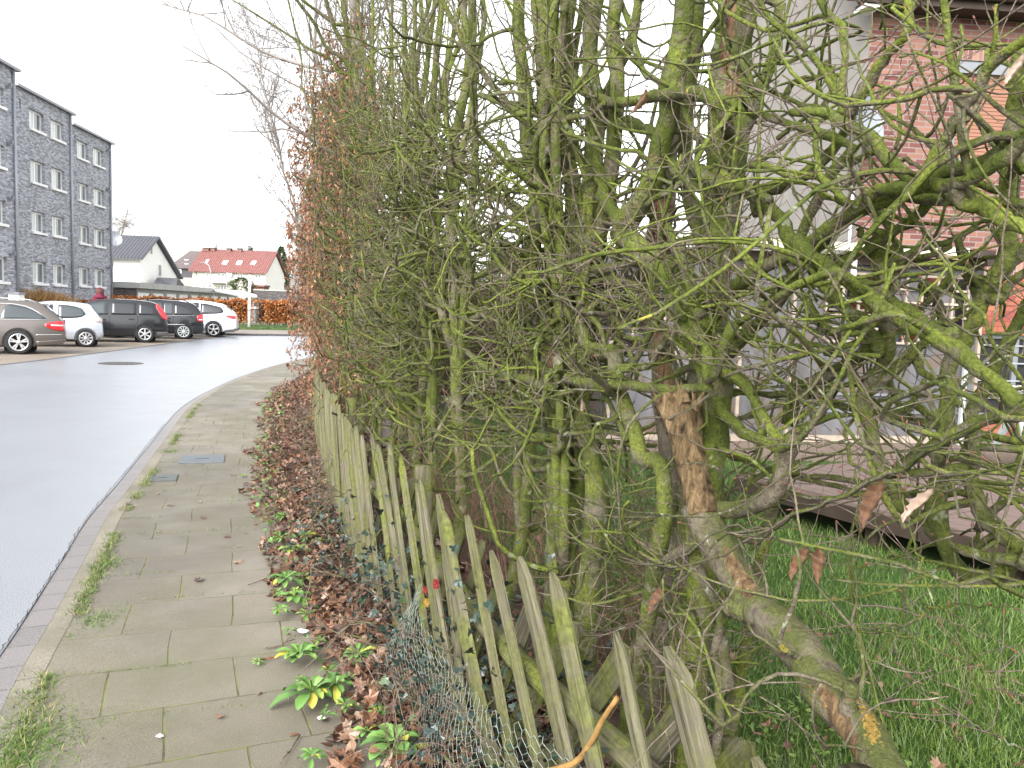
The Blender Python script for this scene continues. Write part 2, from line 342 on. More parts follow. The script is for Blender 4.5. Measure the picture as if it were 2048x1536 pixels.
    m['glass'] = t.out(t.ramp(n, [(.4, (.15, .17, .175)), (.6, (.24, .26, .26))]), .06, None, .8)
    t = NT('curtained glass'); n = t.noise(t.coord(scale=(14, 14, .5)), 1.0, 2)
    m['curtain'] = t.out(t.ramp(n, [(.4, (.50, .54, .51)), (.6, (.66, .69, .66))]), .25, None, .6)
    def tiles(name, c1, c2, cw=.3, rh=.34):
        t = NT(name); uv = t.coord('UV')
        sx = t.n('ShaderNodeSeparateXYZ', Vector=uv)
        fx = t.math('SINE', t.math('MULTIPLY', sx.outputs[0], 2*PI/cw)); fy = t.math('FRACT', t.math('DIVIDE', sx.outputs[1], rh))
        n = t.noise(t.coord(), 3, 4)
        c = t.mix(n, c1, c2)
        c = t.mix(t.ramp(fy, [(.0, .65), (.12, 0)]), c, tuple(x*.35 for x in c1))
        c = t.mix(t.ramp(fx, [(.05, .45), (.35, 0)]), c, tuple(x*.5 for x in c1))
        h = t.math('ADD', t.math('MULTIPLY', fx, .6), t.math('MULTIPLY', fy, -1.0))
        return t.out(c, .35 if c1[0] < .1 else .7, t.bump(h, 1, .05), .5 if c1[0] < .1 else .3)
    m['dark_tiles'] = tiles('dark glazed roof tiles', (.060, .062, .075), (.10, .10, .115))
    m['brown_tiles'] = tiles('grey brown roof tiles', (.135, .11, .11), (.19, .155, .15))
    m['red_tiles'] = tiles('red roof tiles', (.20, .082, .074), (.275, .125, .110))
    t = NT('roller shutter'); z = t.n('ShaderNodeSeparateXYZ', Vector=t.coord('UV')).outputs[1]
    s = t.math('FRACT', t.math('DIVIDE', z, .052))
    m['shutter'] = t.out(t.mix(t.ramp(s, [(0, 1), (.14, .0), (.9, 0), (1, .6)]), (.25, .120, .078), (.10, .048, .035)), .5, t.bump(t.ramp(s, [(0, 0), (.2, 1), (.8, 1), (1, 0)]), .8, .01), .4)
    t = NT('weathered plastic sheet'); co = t.coord(); n = t.noise(t.coord(scale=(2.5, 2.5, .6)), 1.3, 6, .65, .5); n2 = t.noise(co, 3.2, 4)
    c = t.ramp(n, [(.25, (.042, .038, .036)), (.42, (.082, .079, .082)), (.60, (.115, .114, .122)), (.8, (.180, .178, .182))])
    c = t.mix(t.ramp(n2, [(.50, 0), (.68, .75)]), c, (.125, .075, .045))
    m['panel'] = t.out(c, .35, None, .5)
    t = NT('deck board'); n = t.noise(t.coord('UV', scale=(1.5, 30, 1)), 1.0, 5); 
    m['deck'] = t.out(t.ramp(n, [(.3, (.115, .085, .073)), (.7, (.185, .138, .120))]), .5, t.bump(n, .3, .004), .4)
    m['timber'] = plain('weathered timber', (.30, .25, .20), .8, .3, var=.25, scale=4)
    m['plastic_grey'] = plain('pale grey plastic', (.42, .46, .46), .4, .5, var=.06)
    m['blue'] = plain('blue plastic', (.05, .16, .34), .4, .5)
    m['red_thing'] = plain('red plastic', (.42, .035, .03), .4, .5)
    m['gravel'] = plain('pale gravel', (.15, .115, .09), .85, .3, var=.5, scale=30)
MAT['far_bark'] = plain('distant bark', (.20, .178, .162), .9, .2, var=.3, scale=2)
mats()
# ------------------------------------------------------------------ curves of the street
def curve(pts, n=160): return catmull([(x, y, 0) for x, y in pts], n)[:, :2]
KERB = curve([(1.2, -3), (-.55, 0), (-1.15, 1.2), (-1.92, 2.93), (-2.28, 3.93), (-2.65, 4.96), (-2.98, 5.87), (-3.3, 6.93), (-3.93, 8.97), (-4.89, 12.11), (-5.41, 14.62), (-5.87, 17.83), (-6.14, 21.35), (-6.1, 25), (-5.5, 30), (-4, 35), (-1, 39.5), (4, 44), (12, 48)], 400)
FEN = curve([(2.1, -3), (.95, 0), (.46, 1.31), (.28, 1.79), (-.04, 2.48), (-.33, 3.27), (-.89, 4.67), (-1.27, 5.88), (-2.2, 9), (-3.0, 12), (-3.75, 15), (-4.5, 19), (-4.7, 23), (-4.0, 29), (-2, 35), (3, 41)], 400)
LEAFEDGE = curve([(1.5, -3), (.45, 0), (.0, 1.5), (-.53, 2.73), (-.72, 3.22), (-1.06, 3.93), (-1.62, 5.23), (-2.41, 7.33), (-3.12, 9.88), (-4.05, 13), (-4.75, 17), (-5.1, 21), (-5.1, 25), (-4.5, 30), (-3, 35)], 400)
def cum(c): return np.concatenate([[0], np.cumsum(np.linalg.norm(np.diff(c, axis=0), axis=1))])
FS = cum(FEN); F0 = np.interp(0, FEN[:, 1], FS)
def fence_xy(s):
    s = np.asarray(s)+F0; return np.stack([np.interp(s, FS, FEN[:, 0]), np.interp(s, FS, FEN[:, 1])], -1)
def fence_t(s): return norm(fence_xy(np.asarray(s)+.05)-fence_xy(np.asarray(s)-.05))
def fence_x(y): return np.interp(y, FEN[:, 1], FEN[:, 0])
def offset(c, d):   # + = to the right of travel (away from the road)
    t = np.gradient(c, axis=0); t = norm(t); return c + d*np.stack([t[:, 1], -t[:, 0]], -1)
def strip(name, a, b, za, zb, mat, kind='structure', cols=1, skirt=None):
    n = len(a); s = cum(a); V = []; UV = []
    for k in range(cols+1):
        w = k/cols
        V.append(np.column_stack([a*(1-w)+b*w, np.full(n, za*(1-w)+zb*w)]))
        UV.append(np.column_stack([np.linalg.norm(b-a, axis=1)*w, s]))
    if skirt is not None:
        V.insert(0, np.column_stack([a, np.full(n, skirt)])); UV.insert(0, np.column_stack([np.full(n, -.1), s]))
    m = len(V); V = np.concatenate(V); UV = np.concatenate(UV)
    i = np.arange(n-1); q = np.concatenate([np.stack([k*n+i, (k+1)*n+i, (k+1)*n+i+1, k*n+i+1], -1) for k in range(m-1)])
    me = np_mesh(name, V, [q], False); uvl = me.uv_layers.new(name='UVMap'); li = np.empty(len(me.loops), np.int32); me.loops.foreach_get('vertex_index', li)
    uvl.data.foreach_set('uv', UV[li].astype(np.float32).ravel())
    o = link_mesh(name, me, mat); tag(o, kind=kind); return o
def poly(name, pts, z, mat):
    m = MB(); m.add([(x, y, z) for x, y in pts], [tuple(range(len(pts)))])
    o = m.build(name, mat); tag(o, kind='structure'); return o
# big base sheet, road, apron, verge
poly('ground', [(-400, -60), (400, -60), (400, 600), (-400, 600)], -.06, MAT['field'])
kg = offset(KERB, -.15)
ROADL = curve([(-11.4, -3), (-11.6, 10), (-11.87, 18.46), (-12.09, 22.04), (-12.68, 27.9), (-13.3, 34.5), (-13.6, 39.2)], 60)
far_kerb = [(-13.6, 39.2), (-11.4, 40.5), (-5, 44), (3, 50), (14, 55)]
poly('road', [tuple(p) for p in kg] + far_kerb[::-1] + [tuple(p) for p in ROADL[::-1][1:]], 0.0, MAT['asphalt'])
poly('parking_apron', [tuple(p) for p in ROADL] + [(-17, 39.0), (-24, 40), (-26, 44), (-34, 44), (-34, -3)], 0.0, MAT['apron'])
strip('apron_edge_stones', offset(ROADL, -.06), offset(ROADL, .06), .006, .006, MAT['edge'])
strip('gutter_blocks', offset(KERB, -.15), KERB, -.004, .004, MAT['gutter'])
strip('kerb', KERB, offset(KERB, .10), .045, .052, MAT['kerb'], skirt=.0)
k2 = offset(KERB, .10)
le = np.stack([np.interp(k2[:, 1], LEAFEDGE[:, 1], LEAFEDGE[:, 0]), k2[:, 1]], -1)[:]
# pavement: from kerb to under the leaf bed (slabs laid across the path)
inner = offset(KERB, 1.55)
strip('pavement', k2, inner, .050, .055, MAT['slabs'], cols=2)
# planting bed, raised under the fence
fe = FEN; bed_l = np.stack([np.interp(fe[:, 1], LEAFEDGE[:, 1], LEAFEDGE[:, 0])+.05, fe[:, 1]], -1)
def bed():
    n = len(fe); V = []; cols = 14
    for k in range(cols+1):
        w = k/cols; p = bed_l*(1-w)+offset(fe, 1.0)*w
        z = .058 + .05*np.sin(min(w*1.6, 1)*PI/2)*np.ones(n) + .018*rng.standard_normal(n)*min(1, w*6)*(1 if k < cols else 0)
        if k in (0,): z = np.full(n, .030)
        if k == cols: z = np.full(n, .03)
        V.append(np.column_stack([p, z]))
    V = np.concatenate(V); i = np.arange(n-1)
    q = np.concatenate([np.stack([k*n+i, (k+1)*n+i, (k+1)*n+i+1, k*n+i+1], -1) for k in range(cols)])
    tag(link_mesh('planting_bed', np_mesh('planting_bed', V, [q], True), MAT['soil']), kind='structure')
bed()
lawn_l = offset(fe, .75)
poly('lawn', [tuple(p) for p in lawn_l[lawn_l[:, 1] < 34][::4]] + [(30, 36), (30, -3)], .045, MAT['lawn'])
# verge and pavement across the bend
fk = np.array(far_kerb); fkc = curve([(-26, 40.5), (-17, 39.3)] + far_kerb, 60)
strip('far_pavement', fkc, offset(fkc, -5.5), .09, .10, MAT['apron'], skirt=-.02)
strip('far_kerb_stones', offset(fkc, .12), fkc, .094, .094, MAT['edge'], skirt=-.02)
strip('grass_verge', offset(fkc, -5.5), offset(fkc, -12), .085, .2, MAT['lawn'], cols=3)
# sky backdrop is the world itself
# ------------------------------------------------------------------ wall with openings
def wall_open(mb, o, d, L, z0, z1, openings, depth=.14, nrm=None):
    """wall panel from o along unit d; openings (s0,s1,z0,z1); reveals go inward by depth"""
    o = np.array([o[0], o[1], 0.0]); d = np.array([d[0], d[1], 0.0]); n = np.array([d[1], -d[0], 0.0]) if nrm is None else np.array([nrm[0], nrm[1], 0.0])
    S = sorted({0, L} | {x for q in openings for x in q[:2]}); Z = sorted({z0, z1} | {x for q in openings for x in q[2:4]})
    P = lambda s, z, k=0.0: o + d*s + np.array([0, 0, z]) - n*k
    for a, b in zip(S, S[1:]):
        for c, e in zip(Z, Z[1:]):
            ms, mz = (a+b)/2, (c+e)/2
            if any(q[0] < ms < q[1] and q[2] < mz < q[3] for q in openings): continue
            mb.quad(P(a, c), P(b, c), P(b, e), P(a, e))
    for q in openings:
        a, b, c, e = q[:4]
        mb.quad(P(a, c), P(a, e), P(a, e, depth), P(a, c, depth)); mb.quad(P(b, c), P(b, c, depth), P(b, e, depth), P(b, e))
        mb.quad(P(a, e), P(b, e), P(b, e, depth), P(a, e, depth)); mb.quad(P(a, c), P(a, c, depth), P(b, c, depth), P(b, c))
def window(parent, o, d, q, depth=.13, sill=True, mull=(.5,), sillw=.06, glass='glass', half=None, fw=.06, fmat='upvc'):
    d = np.array([d[0], d[1], 0.0]); n = np.array([d[1], -d[0], 0.0]); o = np.array([o[0], o[1], 0.0])
    a, b, c, e = q[:4]; P = lambda s, z, k: o+d*s+np.array([0, 0, z])-n*k
    M = Matrix((d, n, (0, 0, 1))).transposed()
    f = MB(); k = depth-.035
    f.box(P((a+b)/2, c+fw/2, k), (b-a-.004, .05, fw), M=M); f.box(P((a+b)/2, e-fw/2, k), (b-a-.004, .05, fw), M=M)
    f.box(P(a+fw/2+.002, (c+e)/2, k), (fw, .05, e-c-2*fw), M=M); f.box(P(b-fw/2-.002, (c+e)/2, k), (fw, .05, e-c-2*fw), M=M)
    for w in mull: f.box(P(a+(b-a)*w, (c+e)/2, k), (fw*1.3, .054, e-c-2*fw), M=M)
    fr = f.build('window', MAT[fmat], parent)
    g = MB(); g.quad(P(a+fw, c+fw, k+.012), P(b-fw, c+fw, k+.012), P(b-fw, e-fw, k+.012), P(a+fw, e-fw, k+.012)); g.build('pane', MAT[glass], fr)
    if half:
        h = MB(); h.box(P(a+(b-a)*half/2+fw*.4, (c+e)/2, k+.004), ((b-a)*half-fw*1.2, .02, e-c-2*fw), M=M); h.build('curtain', MAT['curtain'], fr)
    if sill:
        s = MB(); s.box(P((a+b)/2, c-.032, -.02), (b-a+.12, 2*.05+.10, sillw), M=M); s.build('sill', MAT['white'], fr)
    return fr
# ------------------------------------------------------------------ grey apartment block, three stepped sections
def apartment():
    root = thing('apartment_building', 'long grey brick apartment block with rows of white framed windows and stepped flat roofs', 'building', (-22, 45, 0))
    dv = np.array([-.094, 1.0]); dv /= np.linalg.norm(dv)
    fw = lambda X0, y: np.array([-X0-.094*y, y])
    n = np.array([dv[1], -dv[0]])
    def sec(X0, u0, u1, wins, rooftop, first=False):
        y_at = lambda u: X0/((1024-u)/FPX-.094)
        p0 = fw(X0, y_at(u0)); p1 = fw(X0, y_at(u1)); L = np.linalg.norm(p1-p0)
        pl = (p0[0], p0[1], 0); nn = (n[0], n[1], 0)
        h = on_plane(*rooftop, pl, nn)[2]
        ops = []
        for (ua, va, ub, vb) in wins:   # left-top and right-bottom pixels of the opening
            A = on_plane(ua, va, pl, nn); B = on_plane(ub, vb, pl, nn)
            ops.append([float(np.dot(A[:2]-p0, dv)), float(np.dot(B[:2]-p0, dv)), float(B[2]), float(A[2])])
        return p0, L, h, ops
    W2 = [(58, 215, 88, 268), (101, 237, 128, 287), (60.5, 317, 90, 375), (102.5, 334, 129.5, 381), (63, 421, 91, 469), (104, 431, 130, 475), (65, 523, 93, 568), (106, 527, 131, 571)]
    W3 = [(154, 279, 176, 324), (186, 293, 207, 336), (155, 364, 177, 405.5), (187, 374, 208, 414.5), (157, 449, 178.5, 490), (188, 456, 208.5, 494.5), (158, 534, 180, 573), (189, 537, 208.5, 574.5)]
    W1 = [(-24, 162, 8, 217), (-23, 280, 9, 337), (-21, 395, 12, 450), (-19, 511, 15, 565)]
    secs = [(20.0, -120, 36.5, W1, (30, 143)), (21.12, 36.5, 145.5, W2, (140, 229)), (22.3, 145.5, 222.5, W3, (216, 286))]
    d3 = (dv[0], dv[1])
    prev = None
    for i, a in enumerate(secs):
        p0, L, h, ops = sec(*a)
        # regularise rows to common heights
        if i: 
            for r in range(4):
                z0 = np.mean([o[2] for o in ops[2*r:2*r+2]]); z1 = np.mean([o[3] for o in ops[2*r:2*r+2]])
                for o in ops[2*r:2*r+2]: o[2], o[3] = z0, z1
        wb = MB(); wall_open(wb, p0, d3, L, -.1, h, ops, .2, (n[0], n[1]))
        # return wall at far end, back volume
        P = lambda s, k, z: (p0[0]+dv[0]*s-n[0]*k, p0[1]+dv[1]*s-n[1]*k, z)
        wb.quad(P(L, 0, -.1), P(L, 11, -.1), P(L, 11, h), P(L, 0, h)); wb.quad(P(0, 0, -.1), P(0, 0, h), P(0, 11, h), P(0, 11, -.1))
        wb.quad(P(0, 11, -.1), P(0, 11, h), P(L, 11, h), P(L, 11, -.1))
        wb.build('wall', MAT['grey_brick'], root)
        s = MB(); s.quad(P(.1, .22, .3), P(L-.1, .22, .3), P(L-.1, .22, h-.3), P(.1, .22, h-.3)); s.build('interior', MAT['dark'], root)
        rf = MB(); M = Matrix(((dv[0], dv[1], 0), (n[0], n[1], 0), (0, 0, 1))).transposed()
        c = P(L/2+.10, 5.4, h+.07); rf.box(c, (L+.30, 11.2, .13), M=M); rf.build('roof', MAT['metal_grey'], root)
        for o in ops: window(root, p0, d3, o, .2, half=random.choice([.5, .5, .62, .5, None]), mull=(.46,), sillw=.12, fw=.10)
        # soldier lintels, vents, downpipe
        for o in ops:
            b = MB(); b.box(P((o[0]+o[1])/2, -.004, o[3]+.14), (o[1]-o[0]+.3, .016, .24), M=M); b.build('lintel', MAT['grey_brick'], root)
        dp = MB(); q = [P(L-.22, -.09, h-.05), P(L-.22, -.09, .1)]; dp.tube([q[0], ((q[0][0]+q[1][0])/2, (q[0][1]+q[1][1])/2, h/2), q[1]], .065, 8); dp.build('downpipe', MAT['zinc'], root)
        if i != 1:
            for zz in [(ops[k][3]+.15) for k in (range(4) if i == 0 else range(0, 8, 2))]:
                v = MB(); v.box(P(L-.75, -.10, zz), (.16, .2, .12), M=M); v.box(P(L-.75, -.2, zz+.08), (.1, .12, .16), M=M); v.build('wall_lamp', MAT['metal_grey'], root)
        if i: 
            sl = MB(); sl.box(P(.5, -.004, h-.75), (.08, .012, .5), M=M); sl.build('slot_window', MAT['dark'], root)
apartment()
# ------------------------------------------------------------------ helpers for leafy masses
def leaf_quads(C, D, N, L, W, fold=.25, curl=.15, drop=0.0):
    """two-quad folded leaves: C base, D direction, N normal -> V, quads, per-leaf vertex count 6"""
    D = norm(D); N = norm(N - D*np.sum(N*D, -1, keepdims=True)); S = np.cross(D, N)
    L = L[:, None]; W = W[:, None]
    b = C; m = C+D*L*.5+N*L*curl*.5; t = C+D*L-N*L*curl
    l = m+S*W*.5-N*W*fold; r = m-S*W*.5-N*W*fold
    m2 = C+D*L*.72+N*L*curl*.2
    V = np.stack([b, l, m2+S*W*.3-N*W*fold*.7, t, m2-S*W*.3-N*W*fold*.7, r, C+D*L*.45+N*L*curl*.6], 1)
    n = len(C); i = (np.arange(n)*7)[:, None]
    q = np.concatenate([i+np.array([0, 6, 2, 1]), i+np.array([0, 5, 4, 6])])
    tr = np.concatenate([i+np.array([6, 3, 2]), i+np.array([6, 4, 3])])
    return V.reshape(-1, 3), q, tr
def leaves_mesh(name, C, D, N, L, W, mat, parent=None, fold=.25, curl=.15, rnd=None, kind=None, label=None, cat=None):
    V, q, t = leaf_quads(C, D, N, L, W, fold, curl)
    r = rng.random(len(C)) if rnd is None else rnd
    o = link_mesh(name, np_mesh(name, V, [q, t], False, {'rnd': np.repeat(r, 7)}), mat, parent)
    return tag(o, label, cat, None, kind)
def rand_dirs(n, zbias=0): 
    d = rng.standard_normal((n, 3)); d[:, 2] += zbias; return norm(d)
def box_hedge(name, label, cat, a, b, w, z0, z1, n, mat, leaf=(.07, .05), group=None, ragged=.1, core='dark_wood', corein=.3):
    root = thing(name, label, cat, (a[0], a[1], 0), group)
    a = np.array(a, float); b = np.array(b, float); d = (b-a); L = np.linalg.norm(d); d /= L; nn = np.array([d[1], -d[0]])
    s = rng.random(n)*L; k = (rng.random(n)-.5)*w; z = z0+(z1-z0)*rng.random(n)
    face = rng.random(n); k = np.where(face < .45, w/2*(1-.25*rng.random(n)**2), k); z = np.where(face > .8, z1-.12*rng.random(n), z)
    wob = ragged*np.sin(s*2.1+z*1.3)+ragged*.6*np.sin(s*5.3+2); z = z + wob*.5*(z-z0)/(z1-z0); k = k+wob*.4
    C = np.column_stack([a[0]+d[0]*s+nn[0]*k, a[1]+d[1]*s+nn[1]*k, z])
    D = rand_dirs(n, -.3); N = rand_dirs(n); 
    leaves_mesh('foliage', C, D, N, leaf[0]*(.7+.6*rng.random(n)), leaf[1]*(.7+.6*rng.random(n)), MAT[mat], root)
    m = int(L*9)+4; S = rng.random(m)*L; kk = (rng.random(m)-.5)*w*.7
    B = np.column_stack([a[0]+d[0]*S+nn[0]*kk, a[1]+d[1]*S+nn[1]*kk, np.full(m, max(0, z0-.5))]); 
    P = grow(B, norm(np.column_stack([rng.normal(0, .15, m), rng.normal(0, .15, m), np.ones(m)])), np.full(m, z1-max(0, z0-.5)-.15), 6, .16, .1)
    link_mesh('stems', tubes_mesh('stems', [(P, np.tile(np.linspace(.02, .006, 7), (m, 1)), 4)]), MAT['bark_bare'], root)
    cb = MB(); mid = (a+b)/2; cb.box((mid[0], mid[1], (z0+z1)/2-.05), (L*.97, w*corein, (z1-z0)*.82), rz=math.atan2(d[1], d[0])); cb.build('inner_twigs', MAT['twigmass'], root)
    return root
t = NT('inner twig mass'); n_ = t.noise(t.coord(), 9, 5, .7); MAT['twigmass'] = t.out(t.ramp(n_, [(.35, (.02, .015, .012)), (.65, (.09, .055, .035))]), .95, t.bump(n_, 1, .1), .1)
def grow(S, D, L, n, wob, up, kink=.0, kp=.25, curv=.0):
    S = np.array(S, float); d = norm(np.array(D, float)); out = [S.copy()]; N = len(S); bias = curv*rng.standard_normal((N, 3)); st = (np.asarray(L)/n)[:, None]
    for i in range(n):
        w = np.full((N, 1), wob)
        if kink: w = np.where(rng.random((N, 1)) < kp, wob+kink, w)
        if curv: bias = np.where(rng.random((N, 1)) < .22, -bias*(.6+.8*rng.random((N, 1))), bias)
        d = d + bias + w*rng.standard_normal((N, 3)); d[:, 2] += up; d = norm(d); S = S+d*st; out.append(S.copy())
    return np.stack(out, 1)
def bare_tree(name, label, loc, h, r, n1=26, spread=1.0, mat='far_bark', group=None, lo=.3, lean=(0, 0), n2=7, n3=6, twigr=.006, up=.10, cat='tree', seed=0, ang0=.62, path=None):
    global rng
    keep_rng = rng; rng = np.random.default_rng(seed or zlib.crc32(label.encode()))
    root = thing(name, label, cat, loc, group); loc = np.array(loc, float)
    T = grow(loc[None], np.array([[lean[0], lean[1], 1.0]]), np.array([h]), 12, .06, .03)
    if path is not None: T = catmull(path, 13)[None]; T[0, 1:] += rng.normal(0, .03, (12, 3))
    R = np.linspace(r, r*.18, 13)[None]
    link_mesh('trunk', tubes_mesh('trunk', [(T, R, 8)]), MAT[mat], root)
    def kids(P, R, n, l0, l1, rf, ang, k):
        N, m, _ = P.shape; i = np.repeat(np.arange(N), n); tt = lo+(1-lo)*rng.random(len(i)) if k == 0 else .15+.8*rng.random(len(i))
        f = tt*(m-1); j = np.minimum(f.astype(int), m-2); w = (f-j)[:, None]
        S = P[i, j]*(1-w)+P[i, j+1]*w; d0 = norm(P[i, j+1]-P[i, j]); D = norm(d0*(1-ang)+rand_dirs(len(i), .25)*ang*1.2)
        L = (l0+(l1-l0)*rng.random(len(i)))*(1.15-.7*tt)
        rr = np.minimum(R[i, j]*.7, rf*(.6+.6*rng.random(len(i)))); return S, D, L, rr
    S, D, L, rr = kids(T, R, n1, h*.28*spread, h*.5*spread, r*.35, ang0, 0)
    P1 = grow(S, D, L, 9, .13, up, .2); R1 = rr[:, None]*np.linspace(1, .25, 10)[None]
    S, D, L, rr = kids(P1, R1, n2, h*.08, h*.2, r*.14, .6, 1); P2 = grow(S, D, L, 6, .16, up*.6, .2); R2 = rr[:, None]*np.linspace(1, .35, 7)[None]
    S, D, L, rr = kids(P2, R2, n3, h*.03, h*.09, twigr, .65, 2); P3 = grow(S, D, L, 4, .2, .0); R3 = np.maximum(rr, twigr*.5)[:, None]*np.linspace(1, .5, 5)[None]
    link_mesh('branches', tubes_mesh('branches', [(P1, R1, 5), (P2, R2, 4)], False), MAT[mat], root)
    link_mesh('twigs', tubes_mesh('twigs', [(P3, R3, 3)], False), MAT[mat], root)
    rng = keep_rng
    return root
# ------------------------------------------------------------------ background houses and garages
def gable_house(): # white house
    X = -32.6
    P = lambda u, v: on_plane(u, v, (X, 0, 0), (1, 0, 0))
    ap = P(309, 479); ne = P(281, 514); fe_ = P(353, 553)
    root = thing('white_house', 'white rendered house with dark glazed tile roof and steep gable behind the garages', 'house', (X, 74, 0))
    y0, z0 = ne[1], ne[2]; y1, z1 = fe_[1], fe_[2]; ya, za = ap[1], ap[2]
    b = MB(); b.add([(X, y0, 0), (X, y1, 0), (X, y1, z1), (X, ya, za), (X, y0, z0)], [(0, 1, 2, 3, 4)])
    b.quad((X, y0, 0), (X, y0, z0), (X-2.4, y0, z0), (X-2.4, y0, 0)); b.quad((X, y1, 0), (X-14, y1, 0), (X-14, y1, z1), (X, y1, z1))
    b.build('wall', MAT['white_wall'], root)
    b = MB(); b.quad((X-2.4, y0, 0), (X-2.4, y0, z0), (X-14, y0, z0), (X-14, y0, 0)); b.build('brick_wall', MAT['dark_brick'], root)
    def slope(p, q, name, over):
        d = np.array(q)-np.array(p); e = np.array(q)+d/np.linalg.norm(d)*over
        r = MB(); r.prism([(X+.45, p[0], p[1]+.10), (X+.45, e[0], e[1]+.10), (X+.45, e[0], e[1]+.28), (X+.45, p[0], p[1]+.30)], (-15, 0, 0)); r.build(name, MAT['dark_tiles'], root)
    slope((ya, za), (y0, z0), 'roof', .7); slope((ya, za), (y1, z1), 'roof', .6)
    for (u0, v0, u1, v1) in ((315, 528, 322, 553), (299, 493, 304, 509)):
        A = P(u0, v0); B = P(u1, v1); m = MB(); m.box((X+.03, (A[1]+B[1])/2, (A[2]+B[2])/2), (.06, B[1]-A[1], A[2]-B[2])); w = m.build('window', MAT['upvc'], root)
        g = MB(); g.box((X+.065, (A[1]+B[1])/2, (A[2]+B[2])/2), (.02, (B[1]-A[1])*.7, (A[2]-B[2])*.85)); g.build('pane', MAT['glass'], w)
    pl = (X-6, y0, 0); A = on_plane(226, 527, pl, (0, 1, 0)); B = on_plane(237, 546, pl, (0, 1, 0))
    m = MB(); m.box(((A[0]+B[0])/2, y0-.03, (A[2]+B[2])/2), (B[0]-A[0], .06, A[2]-B[2])); w = m.build('window', MAT['upvc'], root)
    g = MB(); g.box(((A[0]+B[0])/2, y0-.07, (A[2]*.3+B[2]*.7)), (B[0]-A[0]-.2, .02, (A[2]-B[2])*.35)); g.build('pane', MAT['glass'], w)
    # small dark roofed annex
    ax = thing('annex', 'low annex with a small dark tiled roof in front of the white gable', 'annex', (-29, 73, 0))
    pl = (-30.2, 70, 0)
    a, b_, c, d = [at(u, v, dd) for u, v, dd in ((305, 571, 70), (314, 555, 71.5), (356, 556.5, 74), (352, 573, 71))]
    m = MB(); m.prism([a, b_, c, d], (0, .15, -.18)); m.build('roof', MAT['dark_tiles'], ax)
    e = at(368, 572, 75.5); m = MB(); m.prism([c+(0, .02, .03), d+(0, .02, 0.02), e+(0, .02, 0)], (.05, .3, -.15)); m.build('gable', MAT['dark_wood'], ax)
    m = MB(); m.prism([(a[0], a[1]+.2, 0), (d[0], d[1]+.2, 0), (e[0], e[1]+.3, 0)], (0, 0, a[2]-.1)); m.build('wall', MAT['cream_wall'], ax)
    # satellite dish on the grey block's corner, aerials on the roof
    dd = thing('satellite_dish', 'pale satellite dish beside the far corner of the grey apartment block', 'satellite dish', tuple(at(228, 478, 66)))
    dish(dd, at(228, 478, 66), np.array([.7, -.65, .25]), .62, MAT['zinc'])
    pole = MB(); q = at(228, 478, 66); pole.tube([q+(-.1, .1, 0), q+(-.3, .3, -.6), (q[0]-.3, q[1]+.4, 4.2)], .05, 6); pole.build('mast', MAT['zinc'], dd)
    for (u, v0, v1, dd_, arm, lab) in ((268, 448, 476, 73, False, 'thin straight roof aerial mast on the white house'), (321, 462, 488, 74.5, True, 'thin roof aerial with crossbars beside the white gable')):
        q0 = at(u, v1, dd_); q1 = at(u, v0, dd_); t_ = thing('roof_aerial', lab, 'aerial', tuple(q0), 'aerials on the white house')
        m = MB(); m.tube([q0-(0, 0, .6), (q0+q1)/2, q1], .035, 5); m.build('mast', MAT['zinc'], t_)
        m = MB(); m.tube([q1-(1.4 if arm else .4, 0, .1), q1-(0, 0, .08), q1+(.3, 0, -.06)], .03, 5)
        for k in range(6 if arm else 2): x = q1[0]-1.2*(k/5)*(1 if arm else .3); m.tube([(x, q1[1]-.3, q1[2]-.09), (x, q1[1], q1[2]-.09), (x, q1[1]+.3, q1[2]-.09)], .02, 4)
        m.build('antenna', MAT['zinc'], t_)
def dish(root, c, axis, R, mat, text=None):
    ax = Vector(axis).normalized(); M = ax.to_track_quat('Z', 'Y').to_matrix(); prof = [(R*k/8, .32*R*(k/8)**2) for k in range(9)]
    m = MB(); m.lathe([(max(r, .001), z) for r, z in prof], 28); m.lathe([(max(r, .001), z-.012) for r, z in prof[::-1]], 28); m.lathe([(R, .32*R-.012), (R*1.015, .32*R), (R, .32*R+.002)], 28)
    m.V = [tuple(M @ Vector((v[0]*.92, v[1], v[2])) + Vector(c)) for v in m.V]
    m.build('reflector', mat, root)
    tip = Vector(c)+ax*R*.95-Vector((0, 0, R*.35))
    a = MB(); b = Vector(c)-Vector((0, 0, R*.93))+ax*R*.25; a.tube([b, (b+tip)/2-Vector((0, 0, .03)), tip], .014*R/.4, 6); a.build('arm', MAT['metal_grey'], root)
    l = MB(); l.tube([tip-ax*.02, tip+ax*.06*R/.4-Vector((0, 0, .0)), tip+ax*.07*R/.4], [.03*R/.4, .035*R/.4, .026*R/.4], 10); l.tube([tip-ax*.09*R/.4, tip-ax*.04*R/.4, tip], [.026*R/.4, .03*R/.4, .02*R/.4], 10); l.build('receiver', MAT['upvc'], root)
    return M
gable_house()
